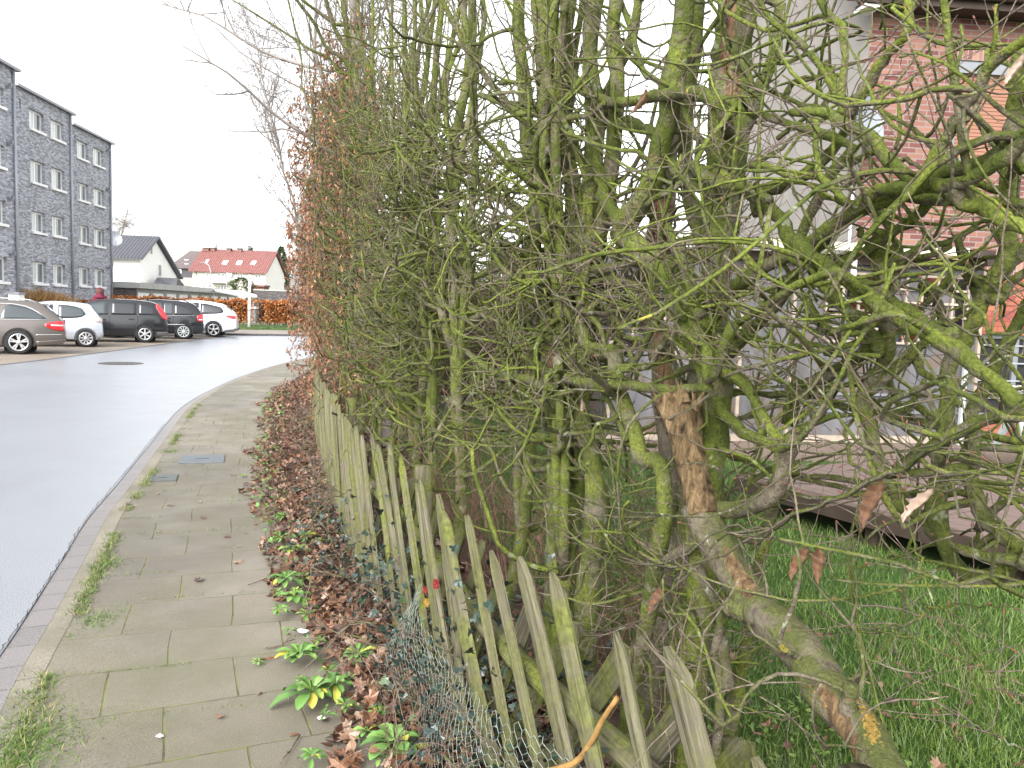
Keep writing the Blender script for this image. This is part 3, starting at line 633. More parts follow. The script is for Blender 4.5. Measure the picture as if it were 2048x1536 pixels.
def garages():
    x0, y0, x1, y1 = -26.8, 57.0, -28.4, 82.0; h = 2.72
    root = thing('garage_row', 'long row of flat roofed garages with white doors and a pale concrete fascia', 'garages', (x0, y0, 0))
    d = np.array([x1-x0, y1-y0]); L = np.linalg.norm(d); d /= L; n = np.array([d[1], -d[0]])
    N = 9; pitch = L/N; ops = [(i*pitch+.22, (i+1)*pitch-.22, 0.02, 2.08) for i in range(N)]
    w = MB(); wall_open(w, (x0, y0), d, L, -.05, 2.35, ops, .12, (n[0], n[1])); w.build('front_wall', MAT['garage_wall'], root)
    w = MB(); P = lambda s, k, z: (x0+d[0]*s-n[0]*k, y0+d[1]*s-n[1]*k, z)
    w.quad(P(0, 0, -.05), P(0, 6, -.05), P(0, 6, 2.35), P(0, 0, 2.35)); w.build('side_wall', MAT['dark_brick'], root); w = MB(); w.quad(P(L, 0, -.05), P(L, 0, 2.35), P(L, 6, 2.35), P(L, 6, -.05)); w.build('side_wall', MAT['dark_brick'], root)
    M = Matrix(((d[0], d[1], 0), (n[0], n[1], 0), (0, 0, 1))).transposed()
    r = MB(); r.box(P(L/2, 2.9, 2.56), (L+.3, 6.4, .42), M=M); r.build('roof', MAT['concrete'], root)
    for q in ops:
        g = MB(); g.quad(P(q[0], .10, q[2]), P(q[1], .10, q[2]), P(q[1], .10, q[3]), P(q[0], .10, q[3]))
        for k in range(1, 5): g.box(P((q[0]+q[1])/2, .098, q[2]+k*.42), (q[1]-q[0], .012, .02), M=M)
        g.build('garage_door', MAT['white'], root)
    # white van-like car parked before the row, only its pale roof shows over the hedge
    cp = thing('carport', 'open carport with a curved white roof beyond the orange hedge', 'carport', tuple(ground(470, 640)[:2])+(0,))
    A, B, C_, D_ = at(425, 579, 74), at(482, 581, 70), at(514, 590, 66), at(476, 590, 64)
    m = MB(); m.prism([A, B, C_, D_], (0, .1, -.12)); m.prism([D_+(0, -.05, -.02), C_+(0, -.05, -.02), C_+(0, -.05, -.2), D_+(0, -.05, -.2)], (0, .1, 0)); m.build('roof', MAT['white'], cp)
    for q in (A, C_-(.4, 0, 0), D_+(.2, .3, 0)):
        p = MB(); p.box((q[0], q[1]+.2, (q[2]-.1)/2), (.14, .14, q[2]-.1)); p.build('post', MAT['upvc'], cp)
    bw = thing('brick_garden_wall', 'dark brick yard wall running on behind the orange hedge', 'wall', tuple(ground(545, 640)[:2])+(0,))
    a, b = at(512, 581, 72), at(640, 585, 72); m = MB(); m.box(((a[0]+b[0])/2, 72, a[2]/2), (b[0]-a[0], .3, a[2])); m.build('masonry', MAT['dark_brick'], bw)
    m = MB(); m.box(((a[0]+b[0])/2, 72, a[2]+.05), (b[0]-a[0]+.1, .4, .1)); m.build('coping', MAT['concrete'], bw)
    rw = thing('brick_porch', 'low red brick porch at the foot of the red roofed house', 'porch', tuple(ground(520, 640)[:2])+(0,))
    a, b = at(505, 573, 100), at(531, 573, 100); m = MB(); m.box(((a[0]+b[0])/2, 101, a[2]/2), (b[0]-a[0], 2, a[2])); m.build('wall', MAT['red_brick'], rw)
    m = MB(); m.box(((a[0]+b[0])/2, 100.9, a[2]+.1), (b[0]-a[0]+.3, 2.4, .2)); m.build('roof', MAT['red_tiles'], rw)
garages()
def red_house():
    Y = 110.0; P = lambda u, v, y=Y: on_plane(u, v, (0, y, 0), (0, 1, 0))
    eL = P(385, 539); eR = P(530.5, 544); ez = (eL[2]+eR[2])/2; xL, xR = eL[0], eR[0]
    root = thing('red_roofed_house', 'cream two storey house with a red tiled roof, four skylights and a white balcony', 'house', (xL, Y, 0))
    dep = 9.0; yr = Y+dep/2; zr = on_plane(470, 503.5, (0, yr, 0), (0, 1, 0))[2]
    wins = [(406, 545, 417, 557, .5), (434, 546, 457, 557, .55), (473, 547, 486, 559, .5), (510, 548, 521, 559, .5), (404, 570, 417, 581, .5), (434, 570, 453, 580, .5)]
    ops = []
    for u0, v0, u1, v1, mu in wins:
        A = P(u0, v0); B = P(u1, v1); ops.append((A[0]-xL, B[0]-xL, B[2], A[2]))
    w = MB(); wall_open(w, (xL, Y), (1, 0), xR-xL, 0, ez, ops, .15, (0, -1)); w.build('wall', MAT['cream_wall'], root)
    g = MB(); g.add([(xR, Y, 0), (xR, Y+dep, 0), (xR, Y+dep, ez), (xR, yr, zr-.1), (xR, Y, ez)], [(0, 1, 2, 3, 4)]); g.build('gable_wall', MAT['white_wall'], root); g = MB(); g.quad((xL, Y, 0), (xL, Y, ez), (xL, Y+dep, ez), (xL, Y+dep, 0)); g.build('gable_wall', MAT['white_wall'], root)
    for q, (_, _, _, _, mu) in zip(ops, wins): window(root, (xL, Y), (1, 0), q, .15, mull=(mu,) if q[1]-q[0] < 1.2 else (.33, .66), fw=.11, sillw=.1)
    for (ys, ye, nm) in ((Y-.5, yr, 'roof'), (Y+dep+.5, yr, 'roof')):
        zs = ez-.5*(zr-ez)/(dep/2)
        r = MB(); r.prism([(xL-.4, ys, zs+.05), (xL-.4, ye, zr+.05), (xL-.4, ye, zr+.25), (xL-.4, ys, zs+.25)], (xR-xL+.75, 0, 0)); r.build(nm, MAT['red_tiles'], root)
    sl = np.array([0, dep/2, zr-ez]); sl /= np.linalg.norm(sl); nn = np.array([0, -sl[2], sl[1]])
    for u0, u1, v in ((412, 417, 524), (446, 456, 526), (474, 484, 527), (503, 512, 527)):
        c0 = on_plane(u0, v, (0, Y, ez+.2), nn); c1 = on_plane(u1, v, (0, Y, ez+.2), nn)
        m = MB(); M = Matrix(((1, 0, 0), tuple(sl), tuple(nn))).transposed(); m.box((c0+c1)/2+nn*.09, (c1[0]-c0[0], .95, .12), M=M); s = m.build('skylight', MAT['white'], root)
        m = MB(); m.box((c0+c1)/2+nn*.16, ((c1[0]-c0[0])*.75, .7, .02), M=M); m.build('pane', MAT['glass_sky'], s)
    for u0, u1, v0 in ((407, 419, 497), (423, 431, 497), (455, 463, 498), (476, 484, 498)):
        a = P(u0, v0, yr-.3); b = P(u1, v0, yr-.3); m = MB(); m.box(((a[0]+b[0])/2, yr-.3, zr+.1), (b[0]-a[0], .7, 2*(a[2]-zr-.1))); c = m.build('chimney', MAT['red_brick'], root)
        m = MB(); m.box(((a[0]+b[0])/2, yr-.3, a[2]+.05), (b[0]-a[0]+.12, .82, .12)); m.build('cap', MAT['dark_brick'], c)
    a = P(425, 558); b = P(460, 564.5); m = MB(); m.box(((a[0]+b[0])/2, Y-1.3, (a[2]+b[2])/2), (b[0]-a[0], .06, a[2]-b[2])); m.box((a[0], Y-.65, (a[2]+b[2])/2), (.06, 1.3, a[2]-b[2])); m.box((b[0], Y-.65, (a[2]+b[2])/2), (.06, 1.3, a[2]-b[2])); bal = m.build('balcony', MAT['white'], root)
    m = MB(); m.box(((a[0]+b[0])/2, Y-.65, b[2]-.1), (b[0]-a[0]+.1, 1.4, .18)); m.build('slab', MAT['concrete'], bal)
    for q in (a, b): m = MB(); m.box((q[0], Y-1.25, b[2]/2-.1), (.12, .12, b[2]-.2)); m.build('post', MAT['metal_grey'], bal)
    for u in (392, 421): q = P(u, 545); m = MB(); m.tube([(q[0], Y-.08, ez-.1), (q[0], Y-.08, 3), (q[0], Y-.08, .1)], .06, 6); m.build('downpipe', MAT['zinc'], root)
    q = P(460, 549); dsh = thing('satellite_dish', 'white satellite dish beside the balcony of the red roofed house', 'satellite dish', (q[0], Y-.3, q[2])); dish(dsh, (q[0], Y-.3, q[2]), (.3, -.9, .3), .42, MAT['upvc'])
    # dark slate house joined on the left
    r2 = thing('slate_house', 'house with a grey brown roof and dark slate upper storey beside the red roof', 'house', (xL-4, Y+2, 0))
    Y2 = Y+3; Q = lambda u, v, y=Y2: on_plane(u, v, (0, y, 0), (0, 1, 0))
    a = Q(340, 536); xr = xL+.3; zt = a[2]; zm = Q(370, 555)[2]
    m = MB(); m.quad((a[0], Y2, zm), (xr, Y2, zm), (xr, Y2, zt), (a[0], Y2, zt)); m.quad((a[0], Y2, zm), (a[0], Y2, zt), (a[0], Y2+9, zt), (a[0], Y2+9, zm)); m.build('slate_wall', MAT['slate_clad'], r2)
    m = MB(); m.quad((a[0], Y2, 0), (xr, Y2, 0), (xr, Y2, zm), (a[0], Y2, zm)); m.build('wall', MAT['garage_wall'], r2)
    zr2 = on_plane(390, 502, (0, Y2+4, 0), (0, 1, 0))[2]; x2 = on_plane(380, 502, (0, Y2+4, 0), (0, 1, 0))[0]
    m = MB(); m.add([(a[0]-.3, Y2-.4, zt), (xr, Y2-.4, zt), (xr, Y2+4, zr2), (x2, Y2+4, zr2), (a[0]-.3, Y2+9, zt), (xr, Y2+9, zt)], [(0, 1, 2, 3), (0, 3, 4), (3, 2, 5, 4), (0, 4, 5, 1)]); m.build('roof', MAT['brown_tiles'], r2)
    A = Q(351.5, 537.5); B = Q(363, 551); m = MB(); m.box(((A[0]+B[0])/2, Y2-.04, (A[2]+B[2])/2), (B[0]-A[0], .08, A[2]-B[2])); w = m.build('window', MAT['upvc'], r2)
    m = MB(); m.box(((A[0]+B[0])/2, Y2-.085, (A[2]+B[2])/2), ((B[0]-A[0])*.7, .02, (A[2]-B[2])*.75)); m.build('pane', MAT['glass'], w)
    for u0, u1, v, dy in ((372, 377, 521, 2.0), (372, 378, 530, 1.0)):
        c = on_plane((u0+u1)/2, v, (0, Y2+dy, 0), (0, 1, 0)); m = MB(); m.box((c[0], Y2+dy-.2, c[2]), (.6, .3, .3)); m.build('skylight', MAT['white'], r2)
t = NT('skylight glass'); MAT['glass_sky'] = t.out((.55, .58, .6), .08, None, .8)
red_house()
# trees, bushes and hedges in the background
bare_tree('birch_tree', 'bare drooping birch rising behind the white house roof', (-50, 100, 0), 14, .16, 26, .55, up=-.10, n3=7, twigr=.012)
bare_tree('bare_tree', 'small bare tree behind the grey brown roof', (-48, 130, 0), 11.5, .2, 20, .6, n2=6, n3=6, twigr=.014)
def conifer(name, label, loc, h, w, n, mat='conifer', cone=True):
    root = thing(name, label, 'conifer' if cone else 'bush', loc); loc = np.array(loc, float)
    z = rng.random(n)**(1.3 if cone else .8); rr = (1-z)*w*(.55+.45*rng.random(n)) if cone else w*np.sqrt(np.maximum(.03, 1-(2*z-1)**2))*(.35+.65*rng.random(n)**.5)
    rr *= 1+.25*np.sin(z*22+2); a = rng.random(n)*2*PI; rr *= 1+.18*np.sin(3*a+z*9)
    C = loc+np.column_stack([rr*np.cos(a), rr*np.sin(a), .3+z*(h-.3)]); D = np.column_stack([np.cos(a), np.sin(a), -.3+.5*rng.random(n)])+.5*rand_dirs(n)
    leaves_mesh('foliage', C, D, rand_dirs(n, .6), np.full(n, h*.045)*(.6+.8*rng.random(n)), np.full(n, h*.022)*(.6+.8*rng.random(n)), MAT[mat], root)
    m = MB(); m.tube([loc, loc+(0, 0, h*.4), loc+(0, 0, h*.85)], [h*.02, h*.014, h*.005], 6); m.build('trunk', MAT['bark_bare'], root)
p = ground(483, 640); d_ = 92; q = at(483, 562, d_)
conifer('evergreen_bush', 'round dark green bush in front of the balcony house', (q[0], q[1], 0), 4.4, 1.5, 3600, cone=False)
q = at(562, 520, 128); conifer('spruce_tree', 'dark green conifer behind the right gable of the red roofed house', (q[0], q[1], 0), 10.6, 2.8, 2600)
q = at(500, 520, 150); conifer('spruce_tree', 'distant conifer top showing over the red roof ridge', (q[0], q[1], 0), 12.0, 2.6, 900)
q = at(583, 520, 90); bare_tree('bare_tree', 'reddish bare tree beside the white gable of the red roofed house', (q[0]+1.5, q[1], 0), 9.5, .16, 30, .7, n2=8, n3=7, twigr=.014)
# ------------------------------------------------------------------ cars
def paint(name, c, metal=.3, rough=.28):
    t = NT(name); n = t.noise(t.coord(), 2, 3)
    return t.out(t.mix(t.math('MULTIPLY', n, .3), c, tuple(x*.8 for x in c)), rough, None, .5, metal, Coat_Weight=.6, Coat_Roughness=.08)
t = NT('car glass'); CARGLASS = t.out((.035, .045, .05), .04, None, .9)
t = NT('tinted car glass'); CARGLASS_D = t.out((.012, .014, .017), .05, None, .8)
t = NT('tail lamp'); TAIL = t.out((.42, .015, .02), .12, None, .7, Coat_Weight=.5)
t = NT('clear lamp'); CLEAR = t.out((.55, .45, .44), .1, None, .8, .3)
TYRE = plain('tyre rubber', (.022, .022, .023), .8, .3); RIM = plain('alloy rim', (.50, .50, .51), .3, .5, .7, var=.1); ARCH = plain('wheel well', (.012, .012, .012), .9, .2)
CHROME = plain('chrome strip', (.62, .62, .62), .2, .5, .8, var=.05)
def car(name, label, contact, sp, turn=0.0):
    cx, cy = contact; hd = math.atan2(cx, -cy)-turn
    W, L, r, ro, wb = sp['W'], sp['L'], sp['r'], sp['ro'], sp['wb']
    rot = Matrix.Rotation(hd, 3, 'Z'); off = rot @ Vector((ro, W/2-.02, 0))
    root = thing(name, label, 'car', (cx-off.x, cy-off.y, 0), 'cars parked in front of the grey apartment block', hd)
    top = np.array(sp['top']); bot = np.array(sp['bot']); belt = np.array(sp['belt'])
    ft = lambda x: float(np.interp(x, top[:, 0], top[:, 1])); fb = lambda x: float(np.interp(x, bot[:, 0], bot[:, 1])); fl = lambda x: float(np.interp(x, belt[:, 0], belt[:, 1]))
    def hw(x): u = abs(x-L*.48)/(L*.52); return W/2*(1-.20*u**5-.03*u**2)
    def section(x):
        zt, zb, h = ft(x), fb(x), hw(x); zl = min(fl(x), zt-.03); g = max(0, zt-zl-.03)
        zm = zb+.45*(zl-zb)
        return [(0, zb), (h*.80, zb), (h*.93, zb+.05), (h*.985, zb+.16*(zl-zb)+.03), (h, zm), (h*.985, zb+.8*(zl-zb)), (h*.955, zl), (h*.955-g*.20, zl+g*.5), (h*.955-g*.38, zl+g*.86), (h*.955-g*.38-min(.10, .1*g+.03), zt-.012), (h*.45, zt), (0, zt+.006)]
    def side_y(x, z):
        s = section(x)[2:10]; return float(np.interp(z, [q[1] for q in s], [q[0] for q in s]))
    xs = sorted(set([0, .015, .05, .1, .16, .24]+list(np.linspace(.3, L-.25, 34))+[L-.16, L-.1, L-.05, L-.015, L]))
    V = []; n = 12
    for x in xs:
        s = section(x); V += [(x, y, z) for y, z in s] + [(x, -y, z) for y, z in s[1:-1]][::-1]
    m = 2*n-2; F = []
    for i in range(len(xs)-1):
        for j in range(m): F.append((i*m+j, i*m+(j+1) % m, (i+1)*m+(j+1) % m, (i+1)*m+j))
    F += [tuple(range(m))[::-1], tuple(range((len(xs)-1)*m, len(xs)*m))]
    me = bpy.data.meshes.new('body'); me.from_pydata(V, [], F); me.update()
    bm = bmesh.new(); bm.from_mesh(me); bmesh.ops.recalc_face_normals(bm, faces=bm.faces); bm.to_mesh(me); bm.free()
    body = bpy.data.objects.new('body', me); col.objects.link(body); me.materials.append(sp['paint'])
    tmp = []
    for wx in (ro, ro+wb):
        for sgn in (1, -1):
            c = MB(); k = r+.055; y0, y1 = sgn*(W/2-.28), sgn*(W/2+.2)
            c.add([(wx+k*math.cos(a), y, r+.01+k*math.sin(a)) for y in (y0, y1) for a in [2*PI*i/28 for i in range(28)]], [tuple(range(28)), tuple(range(28, 56))]+[(i, (i+1) % 28, 28+(i+1) % 28, 28+i) for i in range(28)])
            o = c.build('cutter', ARCH, None); tmp.append(o)
            md = body.modifiers.new('cut', 'BOOLEAN'); md.operation = 'DIFFERENCE'; md.object = o; md.solver = 'EXACT'
    bpy.context.view_layer.update()
    me2 = bpy.data.meshes.new_from_object(body.evaluated_get(bpy.context.evaluated_depsgraph_get()))
    body.modifiers.clear(); body.data = me2; me2.name = 'body'
    for o in tmp: bpy.data.objects.remove(o)
    me2.polygons.foreach_set('use_smooth', np.ones(len(me2.polygons), bool)); me2.set_sharp_from_angle(angle=math.radians(38)); body.parent = root
    # wells
    w = MB()
    for wx in (ro, ro+wb): w.box((wx, 0, r+.03), (2*r+.06, W-.60, 2*r*.9))
    w.build('underbody', ARCH, root, False)
    def side_patch(name, rows, mat, proud, both=True, parent=root, nz=5):
        for sgn in ((1, -1) if both else (1,)):
            pm = MB(); vs = []; k = len(rows)
            for (x, z0, z1) in rows:
                for j in range(nz+1): z = z0+(z1-z0)*j/nz; vs.append((x, sgn*(side_y(x, z)+proud), z))
            vi = [(x, sgn*(abs(y)-proud-.012), z) for x, y, z in vs]; q = k*(nz+1); fs = []
            for i in range(k-1):
                for j in range(nz):
                    a = i*(nz+1)+j; fs.append((a, a+1, a+nz+2, a+nz+1)); fs.append((q+a, q+a+nz+1, q+a+nz+2, q+a+1))
            for i in range(k-1):
                a = i*(nz+1); fs.append((a, a+nz+1, q+a+nz+1, q+a)); a += nz; fs.append((a, q+a, q+a+nz+1, a+nz+1))
            for a0 in (0, (k-1)*(nz+1)):
                for j in range(nz): a = a0+j; fs.append((a, q+a, q+a+1, a+1))
            pm.add(vs+vi, fs, True); o = pm.build(name, mat, parent, False)
        return o
    def dens(rows, n=9):
        a = np.array(rows); x = np.linspace(a[0, 0], a[-1, 0], n); return [(xx, np.interp(xx, a[:, 0], a[:, 1]), np.interp(xx, a[:, 0], a[:, 2])) for xx in x]
    for k, rows in enumerate(sp['wins']): side_patch('side_window', dens(rows), sp.get('glass', [CARGLASS])[min(k, len(sp.get('glass', [CARGLASS]))-1)], .006)
    if sp.get('strip'):
        for rows in sp['strip']: side_patch('trim_strip', dens(rows, 14), sp.get('stripmat', CHROME), .010, nz=1)
    side_patch('tail_light', dens(sp['tail'], 8), sp.get('tailmat', TAIL), .014)
    if sp.get('tail2'): side_patch('tail_light_band', dens(sp['tail2'], 6), CLEAR, .018, nz=2)
    for x in sp['seams']: side_patch('door_gap', [(x-.006, fb(x)+.12, fl(x)-.02), (x+.006, fb(x)+.12, fl(x)-.02)], ARCH, .004, nz=8)
    for x in sp['handles']:
        for sgn in (1, -1): h = MB(); z = fl(x)-.13; h.box((x, sgn*(side_y(x, z)+.025), z), (.2, .03, .035)); h.build('door_handle', sp.get('handlemat', sp['paint']), root, False, bevel=.008)
    if sp.get('bumper'): side_patch('bumper_skirt', dens(sp['bumper'], 10), sp['bumpmat'], .012, nz=3)
    def top_patch(name, x0, x1, wf, mat):
        pm = MB(); N = 8
        X = np.linspace(x0, x1, N); vs = []
        for x in X:
            d = .02; sl = (ft(x+d)-ft(x-d))/(2*d); nx, nz_ = -sl, 1; q = math.hypot(nx, nz_); nx /= q; nz_ /= q
            zl = min(fl(x), ft(x)-.03); g = max(0, ft(x)-zl-.03); half = (hw(x)*.955-g*.38-.10)*wf
            for yy in np.linspace(-1, 1, 5): vs.append((x+nx*.012, yy*half, ft(x)+nz_*.012+.004*(1-yy*yy)))
        pm.add(vs, [(i*5+j, i*5+j+1, i*5+j+6, i*5+j+5) for i in range(N-1) for j in range(4)], True); pm.build(name, mat, root, False)
    top_patch('rear_window', *sp['rearwin'], .9, CARGLASS_D); top_patch('windscreen', *sp['screen'], .92, CARGLASS)
    if sp.get('rails'):
        for sgn in (1, -1):
            q = MB(); X = np.linspace(*sp['rails'], 12); pts = [(x, sgn*(hw(x)*.955-.30), ft(x)+(.045 if 0 < i < 11 else -.005)) for i, x in enumerate(X)]; q.tube(pts, .017, 6); q.build('roof_rail', sp.get('railmat', CHROME), root, False)
    if sp.get('spoiler'):
        x0, x1 = sp['spoiler']; q = MB(); h = hw(.5)*.62; z = ft(x1); q.prism([(x0, -h, z-.01), (x1+.25, -h, z+.012), (x1+.25, -h, z-.03), (x0, -h, z-.045)], (0, 2*h, 0)); q.build('spoiler', sp['paint'], root, False)
    for sgn in (1, -1):
        q = MB(); x = sp['mirror']; z = fl(x)+.06; q.box((x, sgn*(hw(x)+.09), z), (.12, .18, .13)); q.build('wing_mirror', sp['paint'], root, False, bevel=.03)
    hl = MB()
    for sgn in (1, -1): x = L-.22; hl.box((x, sgn*hw(x)*.82, ft(x)-.13), (.30, .30, .13))
    hl.build('headlight', CLEAR, root, False, bevel=.04)
    # wheels
    def wheel(x, sgn):
        tw = .205; y = sgn*(W/2-.015-tw/2)
        q = MB(); rr = sp['rim']; q.lathe([(rr-.02, -tw/2+.02), (r-.04, -tw/2), (r-.008, -tw/2+.03), (r, 0), (r-.008, tw/2-.03), (r-.04, tw/2), (rr+.005, tw/2-.012), (rr-.02, tw/2-.03)], 36, axis='y'); q.V = [(v[0]+x, v[1]+y, v[2]+r) for v in q.V]
        wh = q.build('wheel', TYRE, root, False)
        d = MB(); yo = sgn*(tw/2-.075)
        d.add([(x+(rr-.005)*math.cos(2*PI*i/28), y+yo, r+(rr-.005)*math.sin(2*PI*i/28)) for i in range(28)], [tuple(range(28))]); d.build('brake_disc', ARCH, wh, False)
        s = MB(); ys = y+sgn*(tw/2-.022); ns = sp['spokes']
        prof = [(rr-.028, -.02), (rr-.022, .012), (rr+.004, .012), (rr+.008, -.01)]
        s.lathe([(a, sgn*b) for a, b in prof], 36, (x, ys, r), 'y'); s.lathe([(.001, sgn*.012), (.05, sgn*.010), (.062, -sgn*.01)], 16, (x, ys, r), 'y')
        for i in range(ns):
            a = 2*PI*i/ns+PI/2
            for da in sp.get('split', (0,)):
                a2 = a+da; wi, wo = sp.get('sw', (.035, .045)); c, sn = math.cos(a2), math.sin(a2); ci, si = math.cos(a+da*.5), math.sin(a+da*.5)
                pi = Vector((x+.03*ci, ys, r+.03*si)); po = Vector((x+(rr-.012)*c, ys, r+(rr-.012)*sn)); tdir = (po-pi).normalized(); tn = Vector((-tdir.z, 0, tdir.x))
                s.prism([pi-tn*wi/2, pi+tn*wi/2, po+tn*wo/2, po-tn*wo/2], (0, -sgn*.025, 0))
        s.build('rim', sp.get('rimmat', RIM), wh, False)
    for wx in (ro, ro+wb):
        for sgn in (1, -1): wheel(wx, sgn)
    return root
ct = [tuple(ground(u, v)[:2]) for u, v in ((38, 709), (172, 694.5), (290, 685.5), (367, 678.5), (427, 674))]
PB = paint('taupe metallic paint', (.135, .120, .110), .45, .3); PS = paint('silver paint', (.50, .53, .58), .35, .3); PK = paint('black paint', (.012, .013, .016), .1, .2); PW = paint('white paint coat', (.66, .69, .74), .0, .3)
GREYB = plain('grey bumper plastic', (.09, .09, .09), .6, .3)
car('estate_car', 'taupe grey estate car with chrome trim and roof rails, leftmost of the parked cars', ct[0], dict(W=1.86, L=4.9, r=.335, ro=1.13, wb=2.87, rim=.235, paint=PB, spokes=5, split=(-.17, .17), sw=(.03, .045),
    top=[(0, .50), (.02, .80), (.10, .98), (.22, 1.08), (.52, 1.36), (.66, 1.425), (1.0, 1.46), (1.8, 1.49), (2.5, 1.47), (2.95, 1.38), (3.55, 1.03), (3.75, .98), (4.5, .86), (4.8, .72), (4.9, .45)],
    bot=[(0, .42), (.05, .33), (.3, .24), (1, .2), (4, .19), (4.75, .24), (4.9, .36)], belt=[(0, .80), (.1, .92), (.4, .965), (1.5, .945), (3.6, .90), (4.9, .70)],
    wins=[[(.47, .985, 1.0), (.7, .975, 1.18), (.95, .97, 1.30), (1.25, .965, 1.36), (1.42, .965, 1.36), (1.58, .965, .99)], [(1.72, .96, 1.12), (1.86, .96, 1.37), (2.05, .955, 1.38)], [(2.09, .955, 1.38), (2.62, .95, 1.38), (2.7, .95, 1.36)], [(2.78, .95, 1.35), (3.1, .945, 1.24), (3.5, .94, .98)]],
    strip=[[(.44, .965, .985), (1.6, .945, .965), (3.5, .92, .94)], [(.45, .99, 1.012), (.7, 1.19, 1.215), (.95, 1.31, 1.335), (1.25, 1.37, 1.392), (2.6, 1.39, 1.41)], [(.10, .545, .565), (.72, .535, .555)]],
    tail=[(.03, .66, .93), (.18, .66, .93), (.40, .72, .90), (.52, .80, .84)], tail2=[(.05, .78, .83), (.36, .80, .84)], seams=[1.62, 2.72], handles=[1.95, 3.0], rearwin=(.16, .50), screen=(2.95, 3.55), rails=(.75, 2.6), spoiler=(.42, .6), mirror=3.25,
    bumper=[(.0, .36, .46), (.1, .28, .42), (.72, .24, .36)], bumpmat=PB), turn=.06)
car('small_hatchback', 'small silver hatchback with clear tail lamps parked beside the taupe estate car', ct[1], dict(W=1.62, L=3.41, r=.285, ro=.50, wb=2.34, rim=.20, paint=PS, spokes=9, sw=(.02, .06),
    top=[(0, .42), (.015, .7), (.06, .92), (.14, 1.06), (.34, 1.34), (.48, 1.41), (.9, 1.455), (1.5, 1.465), (1.95, 1.40), (2.6, 1.02), (2.8, .95), (3.2, .80), (3.37, .62), (3.41, .4)],
    bot=[(0, .34), (.06, .26), (.4, .22), (2.9, .2), (3.3, .24), (3.41, .34)], belt=[(0, .72), (.1, .88), (.5, .92), (1.3, .90), (2.6, .86), (3.41, .6)],
    wins=[[(.50, 1.06, 1.10), (.60, .985, 1.25), (.75, .945, 1.31), (1.0, .93, 1.35), (1.28, .925, 1.36)], [(1.42, .92, 1.36), (1.7, .91, 1.35), (2.1, .905, 1.22), (2.5, .90, .96)]],
    tail=[(.02, .80, .90), (.10, .80, .99), (.2, .84, 1.04), (.27, .94, 1.05)], tailmat=CLEAR, tail2=[(.05, .82, .88), (.16, .86, .94)], seams=[1.36], handles=[1.55], rearwin=(.11, .33), screen=(1.95, 2.55), mirror=2.3), turn=.03)
car('black_people_carrier', 'black people carrier with tall slanting red tail lamps beside the small silver hatchback', ct[2], dict(W=1.83, L=4.37, r=.325, ro=.80, wb=2.64, rim=.215, paint=PK, spokes=6, sw=(.04, .06), glass=[CARGLASS_D, CARGLASS_D, CARGLASS],
    top=[(0, .45), (.015, .74), (.07, .98), (.18, 1.18), (.40, 1.46), (.58, 1.53), (1.1, 1.585), (1.8, 1.6), (2.4, 1.55), (2.8, 1.42), (3.5, 1.06), (3.7, .98), (4.15, .84), (4.33, .66), (4.37, .42)],
    bot=[(0, .36), (.06, .28), (.3, .22), (3.9, .2), (4.25, .25), (4.37, .36)], belt=[(0, .84), (.1, 1.0), (.5, 1.02), (1.5, .99), (3.4, .94), (4.37, .62)],
    wins=[[(.40, 1.045, 1.10), (.52, 1.04, 1.34), (.72, 1.035, 1.43), (1.0, 1.03, 1.47)], [(1.08, 1.03, 1.48), (1.5, 1.02, 1.5), (1.92, 1.015, 1.5)], [(2.02, 1.01, 1.5), (2.5, 1.0, 1.42), (2.9, .99, 1.27), (3.35, .98, 1.04)]],
    tail=[(.03, .86, 1.0), (.10, .86, 1.10), (.2, .94, 1.28), (.32, 1.14, 1.42), (.42, 1.35, 1.47)], strip=[[(.0, .42, .50), (.72, .47, .50)]], stripmat=ARCH, seams=[1.04, 1.97, 2.98], handles=[1.25, 2.2], rearwin=(.14, .38), screen=(2.8, 3.45), mirror=3.0,
    bumper=[(0, .30, .44), (.1, .27, .42), (.4, .24, .40)], bumpmat=GREYB), turn=.02)
car('black_estate_van', 'black family car with square red tail lamps and bright wheel covers beside the white car', ct[3], dict(W=1.80, L=4.47, r=.32, ro=.80, wb=2.70, rim=.225, paint=PK, spokes=10, sw=(.02, .045), glass=[CARGLASS_D, CARGLASS], rimmat=MAT['plastic_grey'],
    top=[(0, .48), (.015, .78), (.06, 1.0), (.14, 1.18), (.33, 1.44), (.5, 1.53), (1.0, 1.6), (1.8, 1.63), (2.5, 1.56), (2.9, 1.43), (3.5, 1.06), (3.75, .98), (4.25, .84), (4.42, .66), (4.47, .42)],
    bot=[(0, .36), (.06, .28), (.3, .22), (4.0, .2), (4.35, .25), (4.47, .36)], belt=[(0, .84), (.1, .98), (.5, 1.0), (1.5, .98), (3.4, .94), (4.47, .62)],
    wins=[[(.42, 1.02, 1.08), (.52, 1.015, 1.25), (.7, 1.01, 1.37), (1.0, 1.005, 1.46), (1.15, 1.005, 1.48)], [(1.22, 1.0, 1.49), (1.45, 1.0, 1.5), (1.55, 1.0, 1.5)], [(1.6, 1.0, 1.5), (2.1, .995, 1.51)], [(2.2, .99, 1.5), (2.7, .98, 1.36), (3.35, .97, 1.04)]],
    tail=[(.03, .74, 1.04), (.12, .74, 1.04), (.24, .76, 1.02), (.27, .8, 1.0)], tail2=[(.04, .80, .86), (.2, .80, .86)], strip=[[(.35, .985, 1.0), (3.3, .95, .965)], [(.75, .60, .63), (2.9, .56, .59)]], seams=[1.2, 2.15], handles=[1.38, 2.35], rearwin=(.12, .31), screen=(2.9, 3.45), mirror=3.1, rails=(.6, 2.2), railmat=ARCH), turn=.02)
